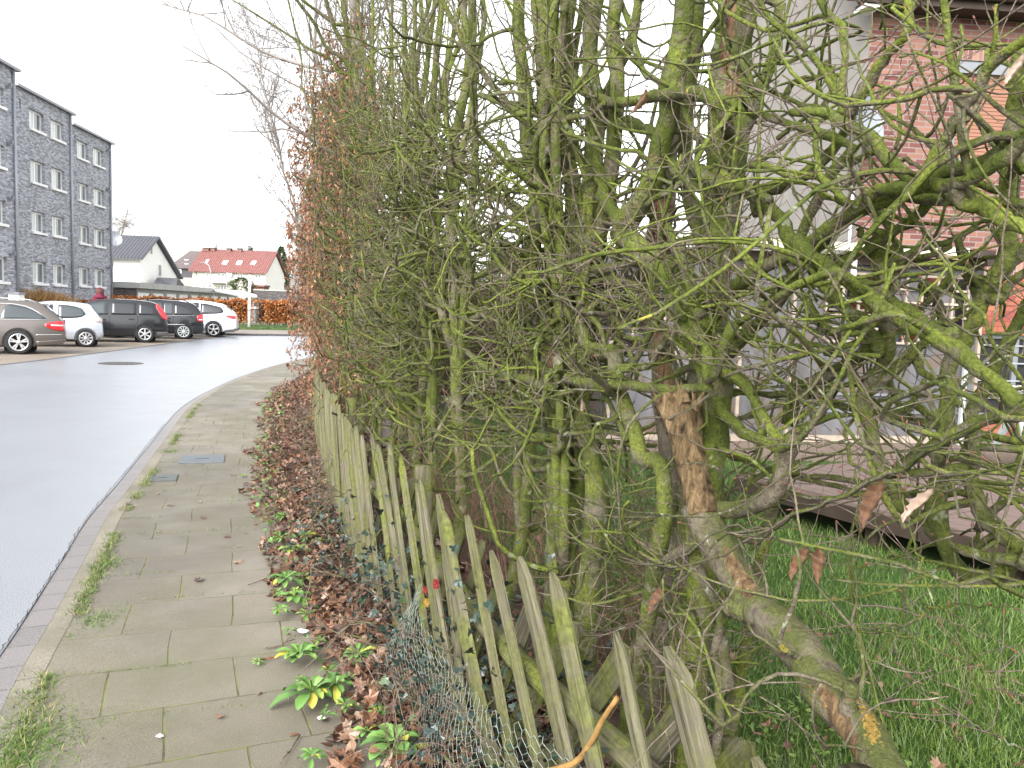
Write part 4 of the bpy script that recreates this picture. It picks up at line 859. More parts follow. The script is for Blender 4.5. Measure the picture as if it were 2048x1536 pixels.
car('white_people_carrier', 'white people carrier with five spoke wheels, parked nearest the orange hedge', ct[4], dict(W=1.88, L=4.77, r=.34, ro=.98, wb=2.85, rim=.245, paint=PW, spokes=5, sw=(.035, .10), glass=[CARGLASS_D, CARGLASS_D, CARGLASS],
    top=[(0, .48), (.015, .76), (.07, .98), (.2, 1.16), (.5, 1.42), (.68, 1.51), (1.2, 1.6), (1.9, 1.65), (2.5, 1.61), (2.9, 1.5), (3.7, 1.08), (3.95, .99), (4.5, .86), (4.72, .68), (4.77, .42)],
    bot=[(0, .40), (.05, .32), (.3, .24), (4.3, .2), (4.65, .25), (4.77, .36)], belt=[(0, .82), (.1, .96), (.5, 1.04), (1.5, 1.0), (3.6, .95), (4.77, .62)],
    wins=[[(.56, 1.13, 1.22), (.66, 1.085, 1.36), (.85, 1.06, 1.41), (1.3, 1.035, 1.5), (1.55, 1.03, 1.52)], [(1.62, 1.03, 1.53), (2.0, 1.02, 1.55), (2.3, 1.015, 1.54)], [(2.4, 1.01, 1.53), (2.8, 1.0, 1.42), (3.5, .985, 1.05)]],
    tail=[(.03, .84, .96), (.14, .84, 1.0), (.3, .88, 1.01), (.46, .95, 1.0)], seams=[1.58, 2.36], handles=[1.8, 2.6], rearwin=(.14, .48), screen=(2.95, 3.65), mirror=3.3,
    bumper=[(0, .30, .44), (.1, .25, .38), (.5, .21, .32)], bumpmat=GREYB), turn=.10)
# ------------------------------------------------------------------ person behind the cars
def person():
    q = ground(201, 681.5); x, y = q[0]*1.12, q[1]*1.12
    root = thing('person', 'person in a maroon hooded jacket seen from behind above the black car roof', 'person', (x, y, 0))
    J = {'pel': (0, 0, .98), 'waist': (0, 0, 1.12), 'chest': (0, .01, 1.36), 'neck': (0, 0, 1.56), 'jaw': (0, -.02, 1.66), 'crown': (0, -.01, 1.80), 'lsh': (-.19, 0, 1.47), 'lel': (-.25, .03, 1.19), 'lwr': (-.23, -.08, .96), 'lha': (-.22, -.11, .88),
         'rsh': (.19, 0, 1.47), 'rel': (.25, .03, 1.19), 'rwr': (.23, -.08, .96), 'rha': (.22, -.11, .88), 'lhip': (-.10, 0, .93), 'lkn': (-.11, -.02, .50), 'lan': (-.11, .02, .08), 'lto': (-.12, -.14, .04), 'rhip': (.10, 0, .93), 'rkn': (.11, -.02, .50), 'ran': (.11, .02, .08), 'rto': (.12, -.14, .04)}
    Rr = dict(pel=.15, waist=.14, chest=.155, neck=.06, jaw=.085, crown=.075, lsh=.075, lel=.05, lwr=.035, lha=.04, rsh=.075, rel=.05, rwr=.035, rha=.04, lhip=.09, lkn=.065, lan=.045, lto=.04, rhip=.09, rkn=.065, ran=.045, rto=.04)
    E = [('pel', 'waist'), ('waist', 'chest'), ('chest', 'neck'), ('neck', 'jaw'), ('jaw', 'crown'), ('chest', 'lsh'), ('lsh', 'lel'), ('lel', 'lwr'), ('lwr', 'lha'), ('chest', 'rsh'), ('rsh', 'rel'), ('rel', 'rwr'), ('rwr', 'rha'), ('pel', 'lhip'), ('lhip', 'lkn'), ('lkn', 'lan'), ('lan', 'lto'), ('pel', 'rhip'), ('rhip', 'rkn'), ('rkn', 'ran'), ('ran', 'rto')]
    def skin(name, keys, sc, mat, ex=()):
        ks = [k for k in J if k in keys]; ix = {k: i for i, k in enumerate(ks)}
        me = bpy.data.meshes.new(name); me.from_pydata([J[k] for k in ks], [(ix[a], ix[b]) for a, b in E if a in ix and b in ix], []); o = bpy.data.objects.new(name, me); col.objects.link(o)
        md = o.modifiers.new('s', 'SKIN')
        for k, v in ix.items(): r_ = Rr[k]*sc; me.skin_vertices[0].data[v].radius = (r_, r_*(.8 if k in ('pel', 'waist', 'chest') else 1))
        me.skin_vertices[0].data[0].use_root = True
        sb = o.modifiers.new('b', 'SUBSURF'); sb.levels = 2
        bpy.context.view_layer.update(); m2 = bpy.data.meshes.new_from_object(o.evaluated_get(bpy.context.evaluated_depsgraph_get())); bpy.data.objects.remove(o)
        m2.materials.clear(); m2.polygons.foreach_set('use_smooth', np.ones(len(m2.polygons), bool)); return link_mesh(name, m2, mat, root, False)
    skin('body', set(J), 1.0, plain('dark trousers and skin', (.06, .055, .06), .8))
    mar = plain('maroon jacket', (.115, .018, .035), .8, .2)
    skin('jacket', {'pel', 'waist', 'chest', 'lsh', 'lel', 'lwr', 'rsh', 'rel', 'rwr', 'neck'}, 1.32, mar)
    h = MB(); h.lathe([(.001, 1.86), (.07, 1.845), (.115, 1.79), (.135, 1.70), (.135, 1.60), (.17, 1.53), (.20, 1.47)], 18); h.V = [(v[0], v[1]*1.1-.01, v[2]) for v in h.V]; h.build('hood', mar, root, False)
    b = MB(); b.lathe([(.138, 1.66), (.145, 1.70), (.142, 1.745), (.125, 1.78)], 18); b.V = [(v[0]*1.01, v[1]*1.12-.012, v[2]) for v in b.V]; b.build('hood_trim', plain('brown fur trim', (.10, .05, .035), .9), root, False)
    root.scale = (1.1, 1.1, 1.1); root.rotation_euler = (0, 0, math.radians(200))
person()
# ornamental grass and little white pillar before the block
def dry_grass_clump(name, label, c, w, h, n):
    root = thing(name, label, 'ornamental grass', (c[0], c[1], 0), 'dry ornamental grasses before the grey block')
    S = np.column_stack([c[0]+rng.normal(0, w*.3, n), c[1]+rng.normal(0, w*.3, n), np.zeros(n)])
    D = norm(np.column_stack([rng.normal(0, .28, n), rng.normal(0, .28, n), np.ones(n)])); P = grow(S, D, h*(.65+.4*rng.random(n)), 4, .06, -.07)
    me = tubes_mesh('blades', [(P, np.tile(np.array([.008, .010, .010, .014, .004])*1.6, (n, 1)), 3)], False)
    me.attributes.new('rnd', 'FLOAT', 'POINT').data.foreach_set('value', np.repeat(rng.random(n), 15).astype(np.float32))
    link_mesh('blades', me, MAT['dry_grass'], root)
for u, dd, w, h, lab in ((62, 39, 1.4, 2.0, 'tallest and leftmost clump of straw coloured ornamental grass beside the white pillar'), (84, 39.5, 1.3, 1.85, 'straw coloured ornamental grass clump in the middle of the row below the grey block'), (104, 40, 1.3, 1.8, 'rightmost straw coloured ornamental grass clump below the grey block windows')):
    q = at(u, 600, dd); dry_grass_clump('ornamental_grass', lab, (q[0], q[1]), w, h, 900)
q = at(33, 600, 35); root = thing('white_pillar', 'small white boxy pillar with a dark flat cap behind the taupe estate car', 'pillar', (q[0], q[1], 0))
m = MB(); m.box((q[0], q[1], .82), (.44, .44, 1.64)); m.build('shaft', MAT['white'], root); m = MB(); m.box((q[0], q[1], 1.68), (.54, .54, .10)); m.build('cap', MAT['metal_grey'], root)
# orange beech hedges, post, cabinet
q0 = ground(455, 655); q1 = ground(489, 652.5); q2 = ground(509, 652); q3 = ground(640, 650)
box_hedge('beech_hedge', 'clipped beech hedge with orange leaves just left of the white post', 'hedge', (q0[0]-6, q0[1]-2.5), (q1[0], q1[1]+1), 1.0, .25, 1.75, 5200, 'orange_leaf', (.16, .11), 'orange beech hedges along the verge')
box_hedge('beech_hedge', 'clipped beech hedge with orange leaves running right from the grey cabinet', 'hedge', (q2[0], q2[1]+1), (q3[0]+2, q3[1]+2), 1.1, .25, 1.78, 6500, 'orange_leaf', (.16, .11), 'orange beech hedges along the verge')
q4 = at(222, 598, 50); box_hedge('beech_hedge', 'low orange beech hedge showing in a thin line above the parked car roofs', 'hedge', (q4[0]-2, 50), (q0[0]-6.2, q0[1]-1.2), .9, .3, 1.36, 4600, 'orange_leaf', (.15, .10), 'orange beech hedges along the verge')
q = ground(498, 659); root = thing('white_post', 'tall thin white post with dark bands standing on the grass verge', 'post', (q[0], q[1], .05))
m = MB(); m.tube([(q[0], q[1], 0), (q[0]+.01, q[1], 1.6), (q[0]+.03, q[1], 3.25)], .085, 10); m.build('shaft', MAT['white'], root)
m = MB(); [m.tube([(q[0]+z*.009, q[1], z), (q[0]+z*.009, q[1], z+.03), (q[0]+z*.009, q[1], z+.06)], .09, 10) for z in (3.0, 2.2, 1.1)]; m.build('band', MAT['metal_grey'], root)
q = ground(507, 648); root = thing('utility_cabinet', 'narrow grey cabinet with a pale sloping lid in the gap of the orange hedge', 'cabinet', (q[0], q[1], .05))
m = MB(); m.box((q[0], q[1], .6), (.42, .4, 1.1)); m.build('body', MAT['garage_wall'], root, bevel=.02); m = MB(); m.prism([(q[0]-.55, q[1]-.3, 1.17), (q[0]+.28, q[1]-.3, 1.17), (q[0]+.28, q[1]-.3, 1.32), (q[0]-.3, q[1]-.3, 1.22)], (0, .6, 0)); m.build('lid', MAT['white'], root)
# street lamp before the red house
q = at(421, 600, 92); root = thing('street_lamp', 'slim grey street lamp with a curved arm in front of the red roof', 'street lamp', (q[0], q[1], 0)); tz = at(414, 526, 92)
m = MB(); m.tube([(q[0], q[1], 0), (q[0], q[1], 3), (q[0], q[1], tz[2]-1), (q[0]-.12, q[1], tz[2]-.35), (q[0]-.6, q[1], tz[2])], [.09, .08, .06, .05, .05], 8); m.build('pole', MAT['zinc'], root); m = MB(); m.box((q[0]-.85, q[1], tz[2]+.02), (.6, .2, .12)); m.build('lamp_head', MAT['metal_grey'], root, bevel=.03)
# manhole covers
def manhole(c, r):
    root = thing('manhole_cover', 'round iron manhole cover in the wet road', 'manhole cover', (c[0], c[1], 0))
    m = MB(); m.lathe([(.001, .006), (r*.84, .006), (r*.86, .003), (r*.9, .003), (r*.92, .007), (r, .007), (r*1.01, .0)], 32, (c[0], c[1], 0)); m.build('cover', plain('cast iron', (.05, .045, .042), .5, .4, .3, scale=20), root)
    k = MB(); [k.box((c[0]+dx, c[1]+dy, .009), (.07, .07, .006)) for dx in np.arange(-.3, .31, .12)*r/.42 for dy in np.arange(-.3, .31, .12)*r/.42 if math.hypot(dx, dy) < r*.75]; k.build('studs', plain('worn iron', (.09, .085, .08), .45, .4, .4), root)
manhole(ground(242, 727), .52)
for (u, v, w, d, rz, lab, c) in ((405, 918, .42, .42, .32, 'larger blue grey metal cover plate set into the pavement slabs', (.10, .115, .13)), (326, 956, .24, .26, .32, 'smaller dark cover plate set into the pavement near the kerb', (.075, .085, .085))):
    q = ground(u, v, .055); root = thing('cover_plate', lab, 'cover plate', (q[0], q[1], .055)); m = MB(); m.box((q[0], q[1], .054), (w, d, .012), rz=rz); m.build('plate', plain('plate metal', c, .5, .4, .2, scale=15), root, bevel=.003)
    m = MB(); m.box((q[0], q[1], .0595), (w*.3, .02, .004), rz=rz); m.build('lifting_slot', MAT['dark'], root)
# ------------------------------------------------------------------ brick house on the right, lean-to, deck
HA = math.radians(5); HD = np.array([math.cos(HA), math.sin(HA)]); HN = np.array([HD[1], -HD[0]]); HC = np.array([4.84, 11.6])
def house():
    root = thing('brick_house', 'red brick house with a beige rendered gable side and a closed brown roller shutter', 'house', (HC[0], HC[1], 0))
    pl = (HC[0], HC[1], 0); nn = (HN[0], HN[1], 0); S = lambda u, v: (lambda q: (float(np.dot(q[:2]-HC, HD)), float(q[2])))(on_plane(u, v, pl, nn))
    a = S(1916, 120); b = S(1905, 326); op = [a[0], a[0]+1.55, b[1], a[1]]; ez = 6.35; L = 9.0
    lo = S(1958, 668)
    ops = [op, (lo[0], lo[0]+2.2, .25, lo[1])]
    w = MB(); wall_open(w, HC, HD, L, 2.62, ez, [op], .16, HN); w.build('upper_wall', MAT['red_brick'], root)
    w = MB(); wall_open(w, HC, HD, L, -.1, 2.38, [ops[1]], .16, HN); w.build('lower_wall', MAT['orange_brick'], root)
    M = Matrix(((HD[0], HD[1], 0), (-HN[0], -HN[1], 0), (0, 0, 1))).transposed(); P = lambda s, k, z: (HC[0]+HD[0]*s+HN[0]*k, HC[1]+HD[1]*s+HN[1]*k, z)
    m = MB(); m.box(P(L/2, -.02, 2.50), (L, .06, .24), M=M); m.build('soldier_course', MAT['soldier'], root)
    m = MB(); m.box(P(op[0]+.75, .004, op[3]+.12), (1.9, .02, .235), M=M); m.build('lintel', MAT['soldier'], root)
    m = MB(); m.box(P(op[0]+.775, -.06, op[3]-.08), (1.55, .10, .17), M=M); sh = m.build('shutter_box', MAT['metal_grey'], root)
    f = MB()
    for s in (op[0]+.03, op[1]-.03): f.box(P(s, -.07, (op[2]+op[3])/2-.06), (.06, .08, op[3]-op[2]-.16), M=M)
    f.box(P(op[0]+.775, -.03, op[2]+.03), (1.55, .14, .08), M=M); f.build('window_frame', MAT['metal_grey'], root)
    s = MB(); s.quad(P(op[0]+.06, -.075, op[2]+.07), P(op[1]-.06, -.075, op[2]+.07), P(op[1]-.06, -.075, op[3]-.17), P(op[0]+.06, -.075, op[3]-.17)); s.build('roller_shutter', MAT['shutter'], root)
    # dark lower window with pale rails
    q = ops[1]; f = window(root, P(0, 0, 0)[:2], HD, q, .14, mull=(.3, .65), glass='dark', sill=False, fmat='metal_grey')
    g = MB(); [g.box(P((q[0]+q[1])/2, -.08, z), (q[1]-q[0], .03, .02), M=M) for z in np.linspace(q[2]+.35, q[3]-.16, 4)]; g.build('window_bars', MAT['zinc'], root)
    # beige gable, 6 m deep, ridge parallel to the front
    D = 5.6; zr = 9.8; e = lambda k, z: (HC[0]-HN[0]*k, HC[1]-HN[1]*k, z)
    g = MB(); g.add([e(.0, -.1), e(D, -.1), e(D, ez), e(D/2, zr), e(0, ez)], [(0, 1, 2, 3, 4)]); g.build('rendered_gable', MAT['beige'], root)
    r = MB(); x0 = -.28
    for k0, k1 in ((-.32, D/2), (D+.32, D/2)):
        z0 = ez-.32*(zr-ez)/(D/2); A = np.array(e(k0, z0+.12)); B = np.array(e(k1, zr+.12)); off = np.array([HD[0]*x0, HD[1]*x0, 0]); r.prism([A+off, B+off, B+off+(0, 0, .13), A+off+(0, 0, .13)], (HD[0]*(L+.5), HD[1]*(L+.5), 0))
    r.build('roof', MAT['brown_tiles'], root)
    v = MB()
    for k0, k1 in ((-.32, D/2), (D+.32, D/2)):
        z0 = ez-.32*(zr-ez)/(D/2); v.beam(np.array(e(k0, z0))+(HD[0]*-.30, HD[1]*-.30, .1), np.array(e(k1, zr))+(HD[0]*-.30, HD[1]*-.30, .1), .05, .26)
    v.build('verge_board', MAT['dark_wood'], root)
    m = MB(); m.box(P(L/2, .175, ez-.36), (L+.5, .33, .05), M=M); m.box(P(L/2, .35, ez-.28), (L+.5, .03, .22), M=M); m.build('eaves', MAT['dark_wood'], root)
    m = MB(); m.tube([P(-.3, .42, ez-.24), P(L/2, .42, ez-.24), P(L+.3, .42, ez-.24)], .055, 10); m.build('gutter', MAT['dark_wood'], root)
    m = MB(); m.box(P(-.16, .17, ez-.42), (.22, .30, .05), M=M); m.build('soffit', MAT['upvc'], root)
    c = S(1704, 360); m = MB(); m.tube([P(c[0], .05, 3.75), P(c[0], .05, 3.2), P(c[0], .05, .1)], .020, 8); m.build('downpipe', MAT['white'], root)
    c = S(1655, 330); 
    # satellite dish: stands off the corner
    q = at(1718, 248, 10.9); dr = thing('satellite_dish', 'grey satellite dish on the corner of the red brick house', 'satellite dish', tuple(q))
    R = .40; axis = np.array([.55, -.80, .26]); Mx = dish(dr, q, axis, R, plain('grey dish', (.21, .23, .26), .5, .4, var=.08))
    b = MB(); ax = Vector(axis).normalized(); b.tube([Vector(q)-ax*.02, Vector(q)-ax*.12-Vector((0, 0, .05)), (q[0]-.05, q[1]+.25, q[2]-.35), (q[0], q[1]+.55, q[2]-.40)], .022, 6); b.build('bracket', MAT['metal_grey'], dr)
    fc = bpy.data.curves.new('lettering', 'FONT'); fc.body = 'TRIAX'; fc.size = .105; fc.align_x = 'CENTER'; fc.extrude = .0015
    to = bpy.data.objects.new('tmp', fc); col.objects.link(to); bpy.context.view_layer.update(); me = bpy.data.meshes.new_from_object(to.evaluated_get(bpy.context.evaluated_depsgraph_get())); bpy.data.objects.remove(to)
    z = Vector(ax); up = (Vector((0, 0, 1))-z*z.z).normalized(); x = up.cross(z).normalized(); Ml = Matrix((x, up, z)).transposed()
    for vtx in me.vertices:
        p = vtx.co.copy(); lx, ly = p.x+.02, p.y+.115; h = .32*R*((lx*lx+ly*ly)/(R*R))+.004; vtx.co = Vector(q)+Ml @ Vector((lx, ly, p.z+h))
    me.materials.clear(); link_mesh('lettering', me, MAT['black'], dr)
    ln = MB()
    for s_ in np.linspace(-.09, .07, 5)[:-1]:
        pts = [(s_, .085), (s_+.04, .085), (s_+.04, .089), (s_, .089)]
        ln.add([tuple(Vector(q)+Ml @ Vector((a, b_, .32*R*((a*a+b_*b_)/(R*R))+.003))) for a, b_ in pts], [(0, 1, 2, 3)])
    ln.build('underline_mark', MAT['black'], dr)
house()
def shed():
    A = np.array([1.2, 10.15]); B = np.array([6.3, 10.85]); d = B-A; L = np.linalg.norm(d); d /= L; n = np.array([d[1], -d[0]])
    root = thing('lean_to_shed', 'lean-to shed of weathered translucent sheets with lattice windows and a pale roof edge', 'shed', (A[0], A[1], 0))
    P = lambda s, k, z: (A[0]+d[0]*s+n[0]*k, A[1]+d[1]*s+n[1]*k, z); M = Matrix(((d[0], d[1], 0), (-n[0], -n[1], 0), (0, 0, 1))).transposed()
    S = lambda u, v: (lambda q: (float(np.dot(q[:2]-A, d)), float(q[2])))(on_plane(u, v, (A[0], A[1], 0), (n[0], n[1], 0)))
    a = S(1655, 545); b = S(1925, 690); c = S(1236, 590); e = S(1325, 690)
    ops = [(a[0], b[0], b[1], a[1]), (c[0], e[0], e[1], c[1])]
    edges = [0, .9, 1.75, 2.45, ops[0][0]] + [ops[0][1], L]
    w = MB(); wall_open(w, A, d, L, .05, 2.42, ops, .03, n); w.build('sheet_wall', MAT['panel'], root)
    s = MB(); s.quad(P(L, 0, .05), P(L, -1.2, .05), P(L, -1.2, 2.6), P(L, 0, 2.42)); s.build('side_sheet', MAT['panel'], root); s = MB(); s.quad(P(0, 0, .05), P(0, 0, 2.42), P(0, -2.6, 2.6), P(0, -2.6, .05)); s.build('side_sheet', MAT['panel'], root)
    s = MB(); s.quad(P(.1, -1.15, 0), P(L-.1, -1.15, 0), P(L-.1, -1.15, 2.5), P(.1, -1.15, 2.5)); s.build('dark_interior', MAT['dark_wood'], root)
    fr = MB()
    for x in [0.03, .9, 1.75, 2.45, L-.03]: 
        if not any(o[0] < x < o[1] for o in ops): fr.box(P(x, .022, 1.23), (.045, .04, 2.36), M=M)
    fr.box(P(L/2, .024, .10), (L, .05, .09), M=M); fr.build('frame_posts', MAT['timber'], root)
    for zz in (.82, 1.05):
        st = MB(); st.box(P((ops[0][0]+ops[0][1])/2+.1, .024, zz-.35), (ops[0][1]-ops[0][0]+.6, .02, .03), M=M); st.build('sheet_joint', MAT['metal_grey'], root)
    for (o, nx, nz) in ((ops[0], 9, 5), (ops[1], 3, 3)):
        lt = MB()
        for x in np.linspace(o[0], o[1], nx+1): lt.box(P(x, .028, (o[2]+o[3])/2), (.03, .03, o[3]-o[2]+.03), M=M)
        for z in np.linspace(o[2], o[3], nz+1): lt.box(P((o[0]+o[1])/2, .042, z), (o[1]-o[0]+.03, .026, .03), M=M)
        lt.build('window_lattice', MAT['timber'], root)
        for k in range(3):
            x0 = o[0]+(o[1]-o[0])*[.0, .45, .7][k]; pz = o[2]+(o[3]-o[2])*[.0, .6, .4][k]; g = MB(); ww = (o[1]-o[0])/nx; hh = (o[3]-o[2])/nz
            g.quad(P(x0, .008, pz), P(x0+ww*2, .008, pz), P(x0+ww*2, .008, pz+hh*2), P(x0, .008, pz+hh*2)); g.build('pane', MAT['panel'], root)
    rf = MB(); rf.prism([P(-.15, .30, 2.56), P(-.15, -1.1, 2.72), P(-.15, -1.1, 2.80), P(-.15, .30, 2.64)], (d[0]*(L-.15), d[1]*(L-.15), 0)); rf.build('roof_sheet', MAT['panel'], root)
    ed = MB(); ed.box(P(L/2-.35, .33, 2.60), (L-.35, .05, .10), M=M); ed.build('roof_edge', plain('pale roof trim', (.55, .54, .40), .6, .3), root)
    ed = MB(); ed.box(P(L-.32, .33, 2.585), (.32, .07, .10), M=M); ed.box(P(L-.2, .1, 2.50), (.1, .5, .12), M=M); ed.box(P(L/2, .06, 2.46), (L-.2, .08, .12), M=M); ed.build('rafter', MAT['dark_wood'], root)
    wp = S(1692, 520); m = MB(); m.box(P(wp[0], .2, 2.38), (.05, .05, .34), M=M); m.build('white_post', MAT['white'], root); m = MB(); m.box(P(L-.25, .1, .95), (.05, .05, 1.8), M=M); m.build('white_post', MAT['plastic_grey'], root)
    # things stored inside, seen through the lattice
    for (u, v, w_, h_, mt, nm, lab, ct_) in ((1668, 690, .07, .75, 'blue', 'blue_pole', 'bright blue pole leaning inside the left side of the lattice window', 'pole'), (1690, 690, .05, .8, 'blue', 'blue_pole', 'second thin blue pole inside the lattice window', 'pole'), (1790, 575, .12, .18, 'red_thing', 'red_container', 'small red container on a shelf inside the lattice window', 'container'), (1810, 660, .10, .4, 'blue', 'blue_sack', 'dark blue sack inside the middle of the lattice window', 'sack')):
        q = S(u, v); z0 = q[1]; r = thing(nm, lab, ct_, P(q[0], -.35, 0)); k = MB()
        if nm == 'blue_pole': k.beam(P(q[0], -.35, .06), P(q[0]+.06, -.40, z0+h_), .045, .045)
        elif nm == 'red_container': k.lathe([(.001, .3), (.07, .3), (.075, .32), (.075, .50), (.05, .54), (.03, .56), (.03, .6), (.001, .6)], 14, P(q[0], -.35, z0-.35))
        else: k.lathe([(.001, .06), (.16, .07), (.2, .4), (.19, .9), (.12, z0+.2), (.14, z0+.34), (.001, z0+.3)], 14, P(q[0], -.4, 0))
        k.build('shaft' if nm == 'blue_pole' else 'body', MAT[mt], r)
    sf = MB(); sf.box(P((ops[0][0]+ops[0][1])/2, -.45, ops[0][2]+.42), (ops[0][1]-ops[0][0], .5, .03), M=M); sf.build('shelf', MAT['timber'], root)
shed()
def deck():
    a = ground(1476, 948, .34); b = ground(2048, 1092, .34); d = (b-a)[:2]; L0 = np.linalg.norm(d); d /= L0; n = np.array([-d[1], d[0]]); a2 = a[:2]; L = L0+3.0
    root = thing('wooden_deck', 'raised reddish brown wooden deck of grooved boards in the garden behind the hedge', 'deck', (a2[0], a2[1], 0))
    ang = math.atan2(d[1], d[0]); N = 17; bw = .145
    for i in range(N):
        m = MB(); c = a2+d*L/2+n*(bw*(i+.5)); m.box((c[0], c[1], .34-.014), (L, bw-.007, .028), rz=ang)
        m.build('board', MAT['deck'], root)
    m = MB(); c = a2+d*L/2-n*.012; m.box((c[0], c[1], .255), (L, .03, .115), rz=ang); c = a2-d*.014+n*(N*bw/2); m.box((c[0], c[1], .255), (.03, N*bw, .115), rz=ang); m.build('fascia_board', MAT['dark_wood'], root)
    for s in np.linspace(.3, L-.3, 6):
        for k in (.1, N*bw-.1): c = a2+d*s+n*k; m = MB(); m.box((c[0], c[1], .15), (.1, .1, .32), rz=ang); m.build('post', MAT['dark_wood'], root)
    # grey white folding table / crate at the right edge
    q = ground(2048, 905, .34); r = thing('garden_table', 'white slatted garden table on pale grey legs at the right edge of the deck', 'table', (q[0]+.35, q[1]+.1, .34))
    for i in range(7): k = MB(); k.box((.10+.0, -.33+.11*i, .66), (1.1, .095, .03)); k.build('slat', MAT['white'], r, False)
    for x in (-.42, .6):
        for y in (-.3, .3): k = MB(); k.beam((x, y, 0), (x, -y*.4, .64), .05, .06); k.build('leg', MAT['plastic_grey'], r, False)
    k = MB(); k.box((.1, 0, .60), (1.06, .6, .05)); k.build('apron', MAT['plastic_grey'], r, False)
    r2 = thing('storage_crate', 'pale grey plastic crate under the white garden table', 'crate', (q[0]+.3, q[1]-.05, .34)); k = MB()
    for z in (.03, .14, .25): k.box((0, -.2, z), (.5, .02, .05)); k.box((-.25, 0, z), (.02, .4, .05)); k.box((.25, 0, z), (.02, .4, .05)); k.box((0, .2, z), (.5, .02, .05))
    for x in (-.25, .25):
        for y in (-.2, .2): k.box((x, y, .15), (.05, .05, .30))
    k.box((0, 0, .012), (.5, .4, .02)); k.build('body', MAT['plastic_grey'], r2, False)
deck()
g = at(1470, 890, 10); poly('gravel_path', [(.9, 9.2), (3.0, 9.0), (7.5, 9.6), (7.5, 11.2), (.9, 10.6)], .050, MAT['gravel'])
box_hedge('garden_shrub_hedge', 'dense brown garden shrubs far behind the mossy hedge trunks', 'hedge', (-1.6, 13.5), (1.2, 11.5), 1.4, .1, 2.3, 5200, 'shrub', (.07, .03), None, .25)
# ------------------------------------------------------------------ lattice fence of half-round slats
BEDZ = .09
def slat_mesh(base, top, w, nrm, name, mat, parent, tip=.07, crack=True):
    """half-round slat with a pointed top; nrm = outward side that is round"""
    base = np.array(base); top = np.array(top); ax = norm(top-base); L = np.linalg.norm(top-base); sd = norm(np.cross(nrm, ax)); nr = np.cross(ax, sd)
    K = 9; zs = np.concatenate([np.linspace(0, L-tip, 9), [L-tip*.5, L-.004]]); sc = np.concatenate([np.ones(9), [.62, .10]])
    V = []; UV = []; bx, by = rng.normal(0, .012, 2)
    ph = rng.random()*6
    for z, s in zip(zs, sc):
        bend = bx*math.sin(z*3+ph)
        for i in range(K):
            a = PI*i/(K-1); r = w/2*(1+.07*math.sin(5*a+ph+z*4)+.05*math.sin(z*17+ph*3)); x = r*math.cos(a)*s; y = .62*r*math.sin(a)*(.75+.25*s) - .10*w
            if crack and i == int(3+ph) % K: y -= .014*min(1, s)
            V.append(base+ax*z+sd*(x+bend)+nr*(y+by*math.sin(z*2))); UV.append((i*.012+ph, z+ph))
    n = len(zs); F = []
    for j in range(n-1):
        for i in range(K): F.append((j*K+i, j*K+(i+1) % K, (j+1)*K+(i+1) % K, (j+1)*K+i))
    F.append(tuple(range((n-1)*K, n*K)))
    me = bpy.data.meshes.new(name); me.from_pydata([tuple(v) for v in V], [], F); uv = me.uv_layers.new(name='UVMap')
    for l in me.loops: uv.data[l.index].uv = UV[l.vertex_index]
    me.polygons.foreach_set('use_smooth', np.ones(len(me.polygons), bool)); me.set_sharp_from_angle(angle=math.radians(50)); me.update()
    return link_mesh(name, me, mat, parent)
def P3(s, z, off=0.0):
    """point on the fence line at arclength s, height z, off>0 towards the garden"""
    q = fence_xy(s); t = fence_t(s); nn = np.stack([t[..., 1], -t[..., 0]], -1)
    return np.concatenate([q+nn*np.asarray(off)[..., None], np.broadcast_to(np.asarray(z, float), q.shape[:-1])[..., None]], -1)
fence = thing('lattice_fence', 'old leaning lattice fence of pointed half-round wooden slats, weathered grey and green', 'fence', (.46, 1.31, 0))
KSL = .62
def fence_build():
    out = lambda s: np.append(-np.array([fence_t(s)[1], -fence_t(s)[0]]), 0.0)
    tops = [1.08, 1.40, 1.68, 1.91, 2.19, 2.42, 2.65, 2.88]
    s = 3.12
    while s < 11.0: tops.append(s+rng.normal(0, .02)); s += .170 + .025*rng.random()
    for i, st in enumerate(tops):
        h = .95+rng.normal(0, .032); k = KSL+rng.normal(0, .07)
        slat_mesh(P3(st-k*h, .02, .0), P3(st, h, -.03+rng.normal(0, .01)), .064+rng.normal(0, .004), out(st), 'front_slat', MAT['slat'] if i % 4 else MAT['slat_mossy'], fence)
    s = .55
    while s < 11.0:
        h = .80+rng.normal(0, .03); k = .68+rng.normal(0, .05)
        slat_mesh(P3(s+k*h, .02, .075), P3(s, h, .085), .068+rng.normal(0, .004), -out(s), 'back_slat', MAT['slat_mossy'], fence, tip=.035)
        s += .235+.03*rng.random()
    for z in (.22, .60):
        ss = np.linspace(-.3, 12, 40); pts = P3(ss, z+.03*np.sin(ss*1.7), .045)
        o = tubes_mesh('rail', [(pts[None], np.full((1, 40), .034), 8)]); uv = o.uv_layers.new(name='UVMap'); li = np.empty(len(o.loops), np.int32); o.loops.foreach_get('vertex_index', li)
        uv.data.foreach_set('uv', np.stack([(li % 8)*.012, (li//8)*.31], -1).astype(np.float32).ravel()); link_mesh('rail', o, MAT['slat_mossy'], fence)
    for sp in (1.35, 4.2, 7.2, 10.2):
        b = MB(); p = P3(sp, 0, .17); b.tube([p, p+(0.01, 0, .45), p+(0, .01, .86)], [.05, .048, .046], 10); o = b.build('post', MAT['slat_mossy'], fence)
fence_build()
